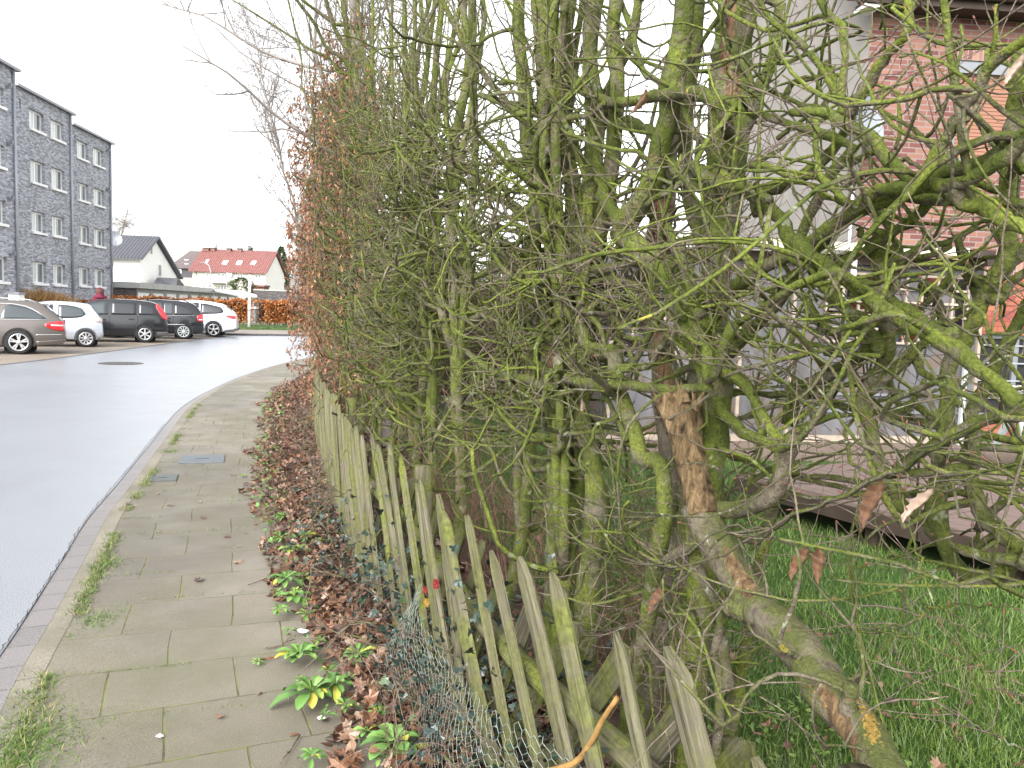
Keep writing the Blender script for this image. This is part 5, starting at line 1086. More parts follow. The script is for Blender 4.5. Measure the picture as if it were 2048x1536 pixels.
def wire():
    root = thing('chicken_wire', 'rusty pale green hexagonal chicken wire sagging against the foot of the fence', 'wire netting', tuple(P3(2.2, 0, -.1)))
    cw, ch = .040, .034; segs = []
    s0, s1 = .45, 3.6; nx = int((s1-s0)/cw)
    def pos(s, h):
        lim = .42+.10*math.sin((s-s0)/(s1-s0)*PI)+.05*math.sin(s*4.1)
        base = P3(s, h, -.055-.05*math.sin(s*2.3+h*3)-.05*(1-h/.5)-.03*math.sin(s*7+h*9)); return base+rng.normal(0, .0015, 3), lim
    cache = {}
    def vtx(i, j):
        if (i, j) not in cache:
            s = s0+i*cw*.5; h = .05+j*ch*.5+.25*0; cache[(i, j)] = pos(s+.03*math.sin(h*9), h)
        return cache[(i, j)]
    rows = int(.55/ch)
    def seg(a, b):
        pa, l1 = vtx(*a); pb, l2 = vtx(*b)
        if pa[2] < l1+.03 and pb[2] < l2+.03: segs.append((pa, pb))
    for j in range(rows):
        for i in range(nx):
            x = 2*i+(j % 2); y = j*2
            seg((x, y), (x, y+1)); seg((x, y+1), (x-1, y+2)); seg((x, y+1), (x+1, y+2))
    S = np.array([[a, (a+b)/2, b] for a, b in segs]); R = np.full(S.shape[:2], .0009)
    link_mesh('netting', tubes_mesh('netting', [(S, R, 4)], False), MAT['wire'], root)
wire()
# ------------------------------------------------------------------ hedge trees
def hedge_clip(P, lim=-.30):
    """pull everything that sticks out over the pavement back towards the trimmed face"""
    y = np.clip(P[..., 1], -2, 40); o = (P[..., 0]-fence_x(y))*.93
    ex = np.minimum(0, o-lim); P[..., 0] -= ex*.72/.93
    return P
def keep(P, dmin=.62):
    d = np.linalg.norm(P-EYE, axis=-1).min(1)
    # twigs were broken away with the fallen top: a clear pocket on the street side of the broken trunk
    a = STUMP; v = EYE-a; v = v/np.linalg.norm(v)*.75; t_ = np.clip(((P-a)@v)/(v@v), 0, 1); q = np.abs(P-(a+t_[..., None]*v)); c = (np.hypot(q[..., 0], q[..., 1]) < .085) & (q[..., 2] < .17) & (t_ > .02)
    return (d > dmin) & ~c.any(1)
class Tree:
    def __init__(s, name, label, base, group='moss covered trees of the old hedge row'):
        globals()['rng'] = np.random.default_rng(zlib.crc32(label.encode()))
        s.root = thing(name, label, 'hedge tree', tuple(base), group); s.limbs = []; s.br = []; s.tw = []; s.lf = []; s.rots = []
    def limb(s, pts, r, n=None, rough=.12, main=False):
        pts = np.array(pts, float); r = list(r); flip = pts[0, 2] > pts[-1, 2]
        if flip: pts = pts[::-1]; r = r[::-1]
        if pts[-1, 2] > 2.45 and r[-1] > .005 and pts[-1, 1] < 3.6 and pts[-1, 2] > pts[-2, 2]:    # limbs that leave the top of the view run on and taper out
            d = norm(norm(pts[-1]-pts[-2])+np.array([0, 0, .8])); k = min(1.9, 55*r[-1]); ext = [pts[-1]+d*k*t_+rng.normal(0, .05, 3)*t_ for t_ in (.35, .7, 1.0)]; R_ = r[-1]
            r = list(np.interp(np.linspace(0, 1, len(pts)), np.linspace(0, 1, len(r)), r))+[R_*.75, R_*.45, R_*.12]; pts = np.vstack([pts, ext])
        n = n or max(8, min(26, 3*len(pts)))
        q = catmull(pts, n); r = np.interp(np.linspace(0, 1, n), np.linspace(0, 1, len(r)), r)
        q[1:-1] += rng.normal(0, 1, (n-2, 3))*r[1:-1, None]*rough*1.4
        rr = r*(1+rough*rng.normal(0, 1, n)*.8); s.limbs.append((q, rr, main)); return q
    def sample(s, n, lo=.1, hi=1.0, only=None, zmin=0, zmax=99):
        Ls = [np.linalg.norm(np.diff(q, axis=0), axis=1).sum() for q, r, m in s.limbs]; pr = np.array(Ls)/sum(Ls)
        S, D, R = [], [], []
        for i in rng.choice(len(Ls), n*2, p=pr):
            q, r, m = s.limbs[i]; t = lo+(hi-lo)*rng.random(); f = t*(len(q)-1); j = min(int(f), len(q)-2); w = f-j
            p = q[j]*(1-w)+q[j+1]*w
            if not zmin < p[2] < zmax: continue
            S.append(p); D.append(q[j+1]-q[j]); R.append(r[j])
            if len(S) >= n: break
        return np.array(S).reshape(-1, 3), norm(np.array(D).reshape(-1, 3)), np.array(R)
    def branch_out(s, n1, n2, n3, l1=(.3, .7), l2=(.12, .35), l3=(.08, .22), zmin=.25, zmax=9, street=.62, r1=(.004, .012), dmin=.62, lim=-.30, along=.9, up=.05, tw=(.0011, .0022)):
        S, D, R = s.sample(n1, zmin=zmin, zmax=zmax)
        N = len(S)
        if N == 0: return
        t2 = fence_t(np.interp(S[:, 1], FEN[:, 1], FS-F0)); nn = np.stack([-t2[:, 1], t2[:, 0]], -1)   # towards the street
        sgn = np.where(rng.random(N) < street, 1, -1)[:, None]
        dirs = np.column_stack([nn*sgn*np.abs(rng.normal(.75, .3, (N, 1)))+t2*rng.normal(0, along, (N, 1)), rng.normal(.10, .34, N)])
        dirs = norm(dirs - D*np.sum(dirs*D, 1, keepdims=True)*.6)
        L = l1[0]+(l1[1]-l1[0])*rng.random(N)**1.3; rr = np.minimum(R*.6, r1[0]+(r1[1]-r1[0])*rng.random(N)**2)
        B = hedge_clip(grow(S, dirs, L, 11, .09, up, .42, .16, .17), lim); k = keep(B, dmin); B = B[k]; rr = rr[k]; L = L[k]
        R1 = rr[:, None]*np.linspace(1, .45, 12)[None]*(1+.10*rng.standard_normal((len(B), 12))); s.br.append((B, R1))
        def kids(P, R, n, lr, rf, ang, nseg, wob, upk):
            N, m, _ = P.shape; i = np.repeat(np.arange(N), n); tt = .12+.88*rng.random(len(i))**.8; f = tt*(m-1); j = np.minimum(f.astype(int), m-2); w = (f-j)[:, None]
            S = P[i, j]*(1-w)+P[i, j+1]*w; d = norm(P[i, j+1]-P[i, j]); D = norm(d*(1-ang)+rand_dirs(len(i), .12)*ang*1.25)
            L = lr[0]+(lr[1]-lr[0])*rng.random(len(i)); q = hedge_clip(grow(S, D, L, nseg, wob*.7, upk, .25, .18, .10), lim-.06); rr = np.minimum(R[i, j]*.75, rf[0]+(rf[1]-rf[0])*rng.random(len(i)))
            k = keep(q, dmin); return q[k], rr[k]
        B2, r2 = kids(B, R1, n2, l2, (.0020, .0062), .6, 6, .20, .03); R2 = r2[:, None]*np.linspace(1, .5, 7)[None]; s.br.append((B2, R2))
        B3, r3 = kids(B2, R2, n3, l3, tw, .6, 4, .14, .02); R3 = r3[:, None]*np.linspace(1, .55, 5)[None]; s.tw.append((B3, R3))
        return B2, B3
    def shoots(s, n, l=(.6, 1.5), zmin=2.5, n3=6, r=(.004, .010), lean=(-.1, 0)):
        S, D, R = s.sample(n, zmin=zmin)
        if not len(S): return
        N = len(S); dirs = norm(np.column_stack([rng.normal(lean[0], .38, N), rng.normal(lean[1], .38, N), np.ones(N)])); L = l[0]+(l[1]-l[0])*rng.random(N)
        B = grow(S, dirs, L, 9, .09, .10, .1); R1 = np.minimum(R*.7, r[0]+(r[1]-r[0])*rng.random(N))[:, None]*np.linspace(1, .22, 10)[None]; s.br.append((B, R1))
        i = np.repeat(np.arange(N), n3); tt = .2+.8*rng.random(len(i)); f = tt*9; j = np.minimum(f.astype(int), 8); P = B[i, j]+(B[i, j+1]-B[i, j])*(f-j)[:, None]
        D = norm((B[i, j+1]-B[i, j])/np.linalg.norm(B[i, j+1]-B[i, j], axis=1)[:, None]*.6+rand_dirs(len(i), .3)*.8); q = grow(P, D, .12+.33*rng.random(len(i)), 5, .13, .04); s.tw.append((q, np.full(len(i), .0022)[:, None]*np.linspace(1, .5, 6)[None]))
    def hanging_leaves(s, n, src, size=(.032, .060)):
        P = src.reshape(-1, 3); P = P[rng.integers(0, len(P), n)]; D = norm(np.column_stack([rng.normal(0, .4, n), rng.normal(0, .4, n), -np.ones(n)*.9])); L = size[0]+(size[1]-size[0])*rng.random(n); s.lf.append((P, D, L))
    def build(s, mat='bark', twigmat='bark', leafmat='beech_leaf'):
        g = [[], []]
        mains = [(q, r) for q, r, m in s.limbs if m] or [(s.limbs[0][0], s.limbs[0][1])]; rest = [(q, r) for q, r, m in s.limbs if not m] if any(m for *_, m in s.limbs) else [(q, r) for q, r, m in s.limbs[1:]]
        fine = []
        for q, r in mains:
            n = max(len(q), int(np.linalg.norm(np.diff(q, axis=0), axis=1).sum()/.035)) if s.rots or len(q) > 22 else len(q)
            q2 = catmull(q, n) if n > len(q) else q; fine.append((q2, np.interp(np.linspace(0, 1, n), np.linspace(0, 1, len(q)), r)))
        sides = 22 if len(fine[0][0]) > 40 else 12
        o = tubes_mesh('trunk', [(q[None], r[None], sides) for q, r in fine]); nv = len(o.vertices); X = np.empty(nv*3, np.float32); o.vertices.foreach_get('co', X); X = X.reshape(-1, 3)
        ax = np.concatenate([np.repeat(q, sides, 0) for q, r in fine]); rad = X-ax
        if sides == 22:
            ph = rng.random(6)*6; b = sum(np.sin(X@(rs_*np.array([1, 1, .6]))+ph[i]) for i, rs_ in enumerate(rng.normal(0, 1, (6, 3))*np.array([28, 36, 48, 70, 95, 130])[:, None]))
            X = ax+rad*(1+.035*b+.05*np.maximum(0, b-1.8))[:, None]; o.vertices.foreach_set('co', X.astype(np.float32).ravel()); o.update()
        for key in ('rot', 'redrot', 'lichen'):
            v = np.zeros(nv)
            for k2, P, R in s.rots:
                if k2 != key: continue
                dd = np.min(np.linalg.norm(X[:, None]-P[None], axis=-1)/R[None], axis=1); v = np.maximum(v, np.clip(1.5-dd, 0, 1))
            o.attributes.new(key, 'FLOAT', 'POINT').data.foreach_set('value', v.astype(np.float32))
        link_mesh('trunk', o, MAT[mat], s.root)
        gr = [(q[None], r[None], 9) for q, r in rest] + [(P, R, 5) for P, R in s.br] + [(P, R, 3) for P, R in s.tw]
        if s.__dict__.get('_b'):
            bp = np.array([b[0] for b in s._b]); bd = norm(np.array([b[1] for b in s._b])); L = .008+.007*rng.random(len(bp)); gr.append((bp[:, None]+bd[:, None]*L[:, None, None]*np.array([0, .25, .6, 1])[None, :, None], np.tile(np.array([.0011, .0018, .0015, .0003]), (len(bp), 1)), 6))
        if gr: link_mesh('branches', tubes_mesh('branches', gr, extra=lambda k: k == 6), MAT[mat], s.root)
        if s.lf:
            P = np.concatenate([x[0] for x in s.lf]); D = np.concatenate([x[1] for x in s.lf]); L = np.concatenate([x[2] for x in s.lf])
            leaves_mesh('dead_leaves', P, D, rand_dirs(len(P)), L, L*.42, MAT[leafmat], s.root, fold=.45, curl=.3)
STUMP = at(1372, 880, 2.10)
def dl(u): return 1.33/((u-1024)/FPX+.36)       # depth of the trunk row along a pixel column
def tr(pts, off=0.0, jit=0.0):
    a = []
    for p in pts:
        u, v = p[:2]; o = off+(p[2] if len(p) > 2 else 0); a.append(at(u, v, max(.75, dl(min(u, 2400))+o)))
    return a
def trace(T, pts, px, off=0.0, main=False, n=None, rough=.10):
    """limb traced at its own distance: px = width in pixels at start and end (2048 px frame)"""
    P = tr(pts, off); d = [float(np.dot(p-EYE, _F)) for p in P]; w = np.linspace(px[0], px[1], len(P))
    r = [ww/2/FPX*dd for ww, dd in zip(w, d)]
    if not main and T.limbs:      # grow out of the nearest limb
        X = np.concatenate([l[0] for l in T.limbs]); best = min(((np.min(np.linalg.norm(X-P[e], axis=1)), e) for e in (0, -1)))
        if r[best[1]] < best[0] < .42:
            q = X[np.argmin(np.linalg.norm(X-P[best[1]], axis=1))]; P = [q]+P if best[1] == 0 else P+[q]; r = [r[0]]+r if best[1] == 0 else r+[r[-1]]
    return T.limb(P, r, n, rough, main)
def gpt(u, off=0.0): d = dl(u)+off; x = (u-1024)/FPX*d; return (x, d, 0.0)
MAT['redshoot'] = plain('reddish shoot', (.15, .085, .060), .8, .25, var=.4, scale=15)
# ---- near trees: their limbs follow the photograph, each at its own distance along the row
def hooked_leaf(T, u, v, off, size, mat, tilt=0.0, name='curled_leaf'):
    """large curled dry leaf hanging from a twig"""
    p = at(u, v, max(.8, dl(u)+off)); n = 26; V = []; UV = []; F = []
    a0 = rng.random()*6
    for i in range(n+1):
        t_ = i/n; w = size*.21*math.sin(PI*min(1, t_*1.02+.03))**.8*(1-.35*t_)
        z = -size*t_; yc = .25*size*math.sin(t_*2.2); xc = tilt*size*t_+.06*size*math.sin(t_*5)
        for k in (-1, -.5, 0, .5, 1):
            rip = .055*size*math.sin(t_*32)*abs(k)+.03*size*math.sin(t_*11+k*2)
            x = xc+k*w*(1+.14*math.sin(t_*32+1)); y = yc+abs(k)**1.2*w*1.9+rip; c, s_ = math.cos(a0), math.sin(a0)
            V.append((p[0]+x*.92+y*.2, p[1]+y*.9-x*.25, p[2]+z)); UV.append((k*.5+.5, t_*2))
    for i in range(n):
        for k in range(4): F.append((i*5+k, i*5+k+1, i*5+k+6, i*5+k+5))
    me = bpy.data.meshes.new(name); me.from_pydata(V, [], F); uv = me.uv_layers.new(name='UVMap')
    for l in me.loops: uv.data[l.index].uv = UV[l.vertex_index]
    me.polygons.foreach_set('use_smooth', np.ones(len(me.polygons), bool)); me.update(); link_mesh(name, me, MAT[mat], T.root)
    st = MB(); st.tube([p+(.01, .01, .035), p+(0, 0, .012), p], .0012, 5); st.build('leaf_stalk', MAT['bark_bare'], T.root)
def rot_patch(T, pts, px, off, key):
    """worn or rotten patch: recorded on the trunk surface it lies on"""
    P = tr(pts, off); d = [float(np.dot(p-EYE, _F)) for p in P]; w = np.interp(np.linspace(0, 1, len(P)), np.linspace(0, 1, len(px)), px)
    q = catmull(P, 24); r = np.interp(np.linspace(0, 1, 24), np.linspace(0, 1, len(P)), [ww/2/FPX*dd for ww, dd in zip(w, d)])
    mains = np.concatenate([catmull(l[0], 120) for l in T.limbs]); mr = np.concatenate([np.interp(np.linspace(0, 1, 120), np.linspace(0, 1, len(l[1])), l[1]) for l in T.limbs])
    out = []
    for p in q:   # slide onto the nearest limb's near surface
        n_ = norm(p-EYE); c = mains-EYE; t_ = c@n_; dist = np.linalg.norm(c-t_[:, None]*n_, axis=1)/np.maximum(mr, .01); i = np.argmin(dist+.02*t_); out.append(EYE+n_*(t_[i]-mr[i]*math.sqrt(max(.05, 1-min(1, dist[i])**2))))
    T.rots.append((key, np.array(out), r*1.15))
def rot_strip(T, pts, px, off, mat, name=None):
    if name is None: return rot_patch(T, pts, px, off, mat)
    P = tr(pts, off); d = [float(np.dot(p-EYE, _F)) for p in P]; w = np.interp(np.linspace(0, 1, len(P)), np.linspace(0, 1, len(px)), px)
    n = 44 if len(P) > 3 else 12; q = catmull(P, n); r = np.interp(np.linspace(0, 1, n), np.linspace(0, 1, len(P)), [ww/2/FPX*dd for ww, dd in zip(w, d)])
    sd = 26 if n == 44 else 6; o = tubes_mesh(name, [(q[None], r[None], sd)]); nv = len(o.vertices); X = np.empty(nv*3, np.float32); o.vertices.foreach_get('co', X); X = X.reshape(-1, 3); ax = np.repeat(q, sd, 0); k = np.tile(np.arange(sd), n); g = rng.normal(0, 1, sd); g2 = rng.normal(0, .5, (5, sd))
    f = 1+.10*g[k]+.05*sum(g2[i][k]*np.sin(np.repeat(np.arange(n), sd)*(.12+.1*i)+i) for i in range(5)); X = ax+(X-ax)*f[:, None]; o.vertices.foreach_set('co', X.astype(np.float32).ravel()); o.update()
    return link_mesh(name, o, MAT[mat], T.root)
def long_twigs(T, items, px=(5.0, 2.0), off=-.3):
    """thin reddish shoots drawn along the photo's lines, with buds"""
    for it in items:
        o = off; pts = it
        P = tr(pts, o); d = [float(np.dot(p-EYE, _F)) for p in P]; n = 6+3*len(P); q = catmull(P, n); w = np.linspace(px[0], px[1], n); r = w/2/FPX*np.interp(np.linspace(0, 1, n), np.linspace(0, 1, len(P)), d)
        q[1:-1] += rng.normal(0, .0025, (n-2, 3)); T.tw.append((q[None], r[None])); T.buds += [(q[i], q[i]-q[i-1]) for i in range(n//2, n) if rng.random() < .3]
        T.buds.append((q[-1], q[-1]-q[-2]))
        m = max(2, n//3); i = rng.integers(2, n-1, m); D = norm(norm(q[i]-q[i-1])*.7+rand_dirs(m)*.7); L = .05+.16*rng.random(m); g = grow(q[i], D, L, 5, .12, .03); k = keep(g, .6); T.tw.append((g[k], np.full((int(k.sum()), 1), .0011)*np.linspace(1, .6, 6)[None]))
        T.buds += [(a[-1], a[-1]-a[-2]) for a in g[k]]
Tree.buds = property(lambda s: s.__dict__.setdefault('_b', []), lambda s, v: s.__dict__.__setitem__('_b', v))
near = []
# 1 thick broken trunk
T = Tree('hedge_tree', 'thick leaning hedge trunk with a rotten, splintered, broken-off top and orange lichen', (1.12, .98, 0))
base = np.array([1.12, .98, 0])
P = [base]+tr([(1850, 1680), (1772, 1550), (1690, 1430), (1600, 1310), (1500, 1190), (1435, 1095), (1400, 1010)], -.16)
T.limb(P, [.054, .050, .045, .040, .040, .044, .046, .044], 26, .10, True)
trace(T, [(1525, 1215), (1492, 1222), (1462, 1214)], (40, 46), -.19); trace(T, [(1695, 1425), (1700, 1395), (1704, 1370)], (34, 26), -.18)
trace(T, [(1600, 1310), (1640, 1340), (1700, 1370), (1740, 1340)], (20, 8), -.05)
trace(T, [(1385, 1010), (1480, 1020), (1550, 985), (1575, 910), (1590, 870)], (38, 30), -.10); trace(T, [(1400, 1080), (1330, 1120), (1300, 1180)], (22, 12), -.1)
trace(T, [(1560, 1290), (1585, 1210), (1600, 1140), (1590, 1090)], (12, 6), -.3)
T.branch_out(8, 2, 2, r1=(.003, .006), zmin=.3)
rot_strip(T, [(1408, 1030), (1392, 960), (1378, 900), (1368, 850), (1352, 800)], (58, 54, 56, 68, 78), -.17, 'rot', 'rotten_top')
for a, b_, w in (((1335, 850), (1305, 775), (16, 6)), ((1350, 800), (1340, 770), (26, 6)), ((1372, 805), (1362, 765), (20, 4)), ((1392, 815), (1408, 783), (22, 5)), ((1330, 830), (1322, 785), (14, 3)), ((1385, 820), (1384, 775), (14, 3)), ((1360, 800), (1352, 758), (12, 3))): rot_strip(T, [a, ((a[0]+b_[0])/2+3, (a[1]+b_[1])/2), b_], w, -.19, 'rot', 'splinter')
rot_strip(T, [(1455, 1110), (1500, 1185), (1550, 1250)], (20, 34, 20), -.23, 'rot'); rot_strip(T, [(1640, 1370), (1680, 1440), (1720, 1530)], (20, 44, 30), -.22, 'rot')
rot_patch(T, [(1735, 1420), (1742, 1450), (1748, 1490)], (20, 30, 18), -.2, 'lichen'); rot_patch(T, [(1700, 1385), (1708, 1400)], (26, 26), -.2, 'lichen'); rot_patch(T, [(1590, 1330), (1640, 1400)], (10, 14), -.2, 'lichen')
T.build('bark_bare'); near.append(T)
# 2 upright trunk behind
T = Tree('hedge_tree', 'stout upright mossy hedge tree rising just behind the rotten broken trunk', gpt(1385, .25))
P = [np.array(gpt(1395, .25))]+tr([(1392, 1000), (1388, 900), (1400, 800), (1425, 660), (1437, 560), (1447, 430), (1455, 300), (1462, 200), (1466, 90), (1480, -60), (1500, -300)], .25)
T.limb(P, [.055, .05, .05, .05, .054, .058, .058, .056, .05, .045, .04], 26, .08, True)
trace(T, [(1466, 120), (1500, 30), (1530, -60), (1560, -200)], (36, 20), .25); trace(T, [(1455, 330), (1490, 250), (1545, 120), (1560, 0)], (34, 20), .32)
trace(T, [(1437, 560), (1405, 480), (1380, 400), (1372, 250), (1395, 100), (1400, -60)], (34, 18), .3)
trace(T, [(1445, 220), (1410, 190), (1370, 185), (1280, 200), (1230, 205), (1180, 190), (1140, 150)], (30, 12), -.05); trace(T, [(1440, 385), (1400, 370), (1350, 335), (1300, 262), (1245, 250)], (34, 16), .1)
trace(T, [(1430, 620), (1390, 590), (1345, 530), (1320, 500)], (26, 14), .1)
for z0, z1 in (((1452, 60), (1445, 180)),): pass
trace(T, [(1153,176), (1195,195), (1277,203), (1342,195), (1417,187), (1456,202), (1485,221)], (14, 11), 0.05+rng.normal(0, .06))
trace(T, [(1257,238), (1277,251), (1303,265), (1342,260), (1374,264), (1404,283), (1426,309), (1455,340)], (18, 14), 0.05+rng.normal(0, .06))
trace(T, [(1286,140), (1312,160), (1342,182), (1355,189), (1400,200)], (14, 11), 0.05+rng.normal(0, .06))
trace(T, [(1381,329), (1410,352), (1449,368), (1500,378), (1540,400)], (24, 19), 0.05+rng.normal(0, .06))
trace(T, [(1352,163), (1368,202), (1378,241), (1391,267), (1420,300)], (16, 12), 0.05+rng.normal(0, .06))
trace(T, [(1469,0), (1439,33), (1404,81), (1384,120), (1345,169)], (12, 9), 0.05+rng.normal(0, .06))
trace(T, [(1293,420), (1319,449), (1345,479), (1368,498), (1430,520)], (16, 12), 0.05+rng.normal(0, .06))
trace(T, [(1335,384), (1306,400), (1293,410)], (14, 11), 0.05+rng.normal(0, .06))
trace(T, [(1352,749), (1391,733), (1420,735)], (14, 11), 0.05+rng.normal(0, .06))
trace(T, [(1439,723), (1465,736), (1500,775)], (22, 17), 0.05+rng.normal(0, .06))
trace(T, [(1490,540), (1465,577), (1440,640), (1425,690)], (16, 12), 0.05+rng.normal(0, .06))
T.branch_out(30, 3, 2, l1=(.25, .7), r1=(.004, .013), zmin=.5, zmax=2.1, along=.7, lim=.22); T.branch_out(22, 3, 1, l1=(.3, .9), r1=(.004, .013), zmin=2.1, along=.9); T.shoots(12)
rot_strip(T, [(1462, -20), (1455, 60), (1450, 110), (1452, 150)], (20, 26, 22, 12), .21, 'redrot'); rot_strip(T, [(1462, 150), (1468, 185), (1462, 215)], (12, 28, 10), .21, 'redrot')
T.build('bark'); near.append(T)
# 3 the elbowed tree
T = Tree('hedge_tree', 'bright mossy hedge tree whose limb bends like an elbow across the shed', gpt(1425, .05))
P = [np.array(gpt(1420, .05))]+tr([(1412, 1010), (1418, 900), (1428, 800), (1420, 730), (1385, 640), (1345, 555), (1300, 515), (1245, 470)], .02)
T.limb(P, [.04, .038, .036, .038, .046, .046, .044, .040, .036], 26, .07, True)
trace(T, [(1240, 475), (1262, 430), (1290, 395), (1312, 325), (1335, 240), (1352, 130), (1370, 0), (1380, -200)], (50, 30), .02)
trace(T, [(1255, 455), (1225, 420), (1205, 380), (1190, 300)], (36, 22), .05); trace(T, [(1375, 630), (1385, 585), (1370, 540), (1340, 470), (1330, 430)], (26, 16), -.05)
trace(T, [(1420, 740), (1470, 690), (1560, 600), (1600, 545)], (30, 22), .12); trace(T, [(1405, 690), (1350, 660), (1300, 730), (1265, 735)], (9, 12), -.2); trace(T, [(1360, 575), (1310, 650), (1262, 735), (1240, 735)], (10, 12), -.22)
trace(T, [(1428, 800), (1480, 860), (1560, 900), (1590, 950)], (26, 20), 0.0); trace(T, [(1420, 760), (1465, 645)], (24, 20), -.2); trace(T, [(1400, 680), (1385, 640), (1405, 620)], (24, 26), -.12)
T.branch_out(26, 3, 2, l1=(.25, .7), r1=(.005, .015), zmin=.4, zmax=2.1, along=.7, lim=.24); T.branch_out(16, 3, 1, l1=(.3, .85), r1=(.004, .012), zmin=2.1, along=.9); T.shoots(8)
T.build('bark_bright'); near.append(T)
# 4 sinuous half rotten trunk
T = Tree('hedge_tree', 'slender half rotten hedge trunk curving like an S in front of the shed wall', gpt(1330, .3))
P = [np.array(gpt(1335, .35))]+tr([(1338, 960), (1335, 880), (1332, 790), (1322, 700), (1296, 610), (1300, 540), (1322, 480), (1325, 430), (1318, 380), (1335, 280), (1365, 150), (1385, 0), (1400, -200)], .35)
T.limb(P, [.036, .034, .036, .040, .044, .044, .042, .036, .032, .03, .03], 26, .08, True)
rot_strip(T, [(1322, 400), (1328, 440), (1325, 480), (1308, 505)], (30, 46, 44, 20), .31, 'redrot'); rot_strip(T, [(1298, 600), (1306, 640), (1320, 680), (1332, 780), (1335, 840)], (10, 18, 26, 40, 20), .305, 'rot')
trace(T, [(1330, 690), (1360, 670), (1350, 600), (1345, 560)], (14, 9), .2); trace(T, [(1315, 560), (1250, 560), (1180, 610), (1150, 600)], (14, 8), .5)
trace(T, [(1296, 620), (1240, 620), (1205, 605), (1165, 615)], (14, 9), .45); trace(T, [(1300, 545), (1240, 570), (1150, 585)], (26, 18), .5); trace(T, [(1300, 700), (1250, 680), (1220, 650), (1210, 610), (1160, 610)], (14, 12), .3)
T.branch_out(26, 3, 2, l1=(.3, .85), r1=(.005, .015), zmin=.5, zmax=2.1, along=.7, lim=.2); T.branch_out(16, 3, 1, l1=(.3, .85), r1=(.004, .012), zmin=2.1, along=.9); T.shoots(8)
T.build('bark_bare'); near.append(T)
# 5 slanting limb tree: pale cut limb and side trunk
T = Tree('hedge_tree', 'mossy hedge tree with a sawn stub and a slanting stem crossing to its neighbour', gpt(1200, -.1))
P = [np.array(gpt(1265, -.1))]+tr([(1330, 1010), (1290, 930), (1255, 830), (1235, 760), (1228, 700)], -.10)
T.limb(P, [.028, .028, .027, .025, .026], 18, .06, True)
trace(T, [(1228, 705), (1190, 700), (1160, 660), (1120, 600), (1105, 580)], (32, 18), -.1); trace(T, [(1225, 770), (1280, 772), (1320, 780), (1420, 775)], (20, 18), -.18); trace(T, [(1225, 775), (1160, 765), (1080, 735), (1040, 700)], (24, 14), -.2)
trace(T, [(1255, 880), (1240, 850), (1220, 810), (1200, 770)], (16, 8), -.15)
P = [np.array(gpt(1190, .05))]+tr([(1192, 1000), (1180, 900), (1165, 860), (1160, 780), (1172, 640), (1160, 560), (1172, 430), (1185, 330), (1188, 200), (1180, 80), (1195, -60), (1200, -250)], .05)
T.limb(P, [.042, .042, .042, .036, .034, .034, .03, .028, .028], 26, .08, True)
trace(T, [(1165, 560), (1185, 520), (1205, 440), (1222, 330), (1235, 200), (1228, 60), (1240, -100)], (36, 22), .12); trace(T, [(1190, 300), (1210, 200), (1262, 80), (1280, -60)], (30, 16), .2)
rot_strip(T, [(1205, 360), (1215, 400), (1210, 440)], (8, 14, 6), .08, 'redrot')
trace(T, [(1130,557), (1182,541), (1228,535), (1277,522), (1330,500)], (22, 17), 0.10+rng.normal(0, .06))
trace(T, [(1143,613), (1163,580), (1202,561), (1244,561), (1280,574)], (15, 12), 0.10+rng.normal(0, .06))
trace(T, [(1156,613), (1195,603), (1212,616), (1221,639), (1241,671), (1293,681)], (13, 10), 0.10+rng.normal(0, .06))
trace(T, [(1192,658), (1228,675), (1260,701)], (9, 7), 0.10+rng.normal(0, .06))
trace(T, [(1120,694), (1143,678), (1156,671), (1175,650)], (14, 11), 0.10+rng.normal(0, .06))
trace(T, [(1150,730), (1182,733), (1228,749), (1273,759)], (13, 10), 0.10+rng.normal(0, .06))
trace(T, [(1153,400), (1182,426), (1215,443), (1240,465)], (15, 12), 0.10+rng.normal(0, .06))
trace(T, [(1208,420), (1228,397), (1277,378), (1326,365), (1404,358)], (9, 7), 0.10+rng.normal(0, .06))
trace(T, [(1234,623), (1280,626), (1300,640)], (11, 8), 0.10+rng.normal(0, .06))
T.branch_out(46, 3, 1, l1=(.3, .9), r1=(.005, .017), zmin=.4, zmax=2.15, along=.7, lim=.12); T.branch_out(26, 3, 1, l1=(.3, .9), r1=(.004, .013), zmin=2.15, along=.9); T.shoots(12)
T.build('bark'); near.append(T)
# 6 red rotten strip
T = Tree('hedge_tree', 'stout hedge tree with a long strip of reddish rotten bare wood down its mossy trunk', gpt(1112, 0))
P = [np.array(gpt(1130, 0))]+tr([(1125, 1060), (1122, 960), (1118, 850), (1108, 720), (1105, 600), (1108, 480), (1100, 360), (1095, 260), (1090, 150), (1084, 40), (1080, -100), (1078, -300)], 0)
T.limb(P, [.068, .064, .060, .052, .048, .044, .04, .038, .036, .034, .03], 26, .07, True)
rot_strip(T, [(1108, 370), (1112, 420), (1110, 470), (1112, 520)], (10, 22, 26, 14), -.055, 'redrot'); rot_strip(T, [(1104, 560), (1106, 620), (1108, 690), (1112, 740), (1124, 765)], (16, 28, 32, 26, 8), -.06, 'redrot')
trace(T, [(1110, 570), (1135, 500), (1150, 420), (1135, 300), (1140, 150), (1130, -80)], (36, 20), .05); trace(T, [(1100, 420), (1065, 340), (1048, 200), (1040, 60), (1045, -120)], (34, 20), .1)
trace(T, [(1112, 420), (1075, 390), (1050, 350), (1010, 330)], (22, 10), -.25); trace(T, [(1098, 300), (1060, 250), (1030, 215), (1000, 205), (960, 190)], (26, 10), -.25); trace(T, [(1100, 250), (1145, 235), (1180, 232), (1210, 205)], (16, 10), -.2)
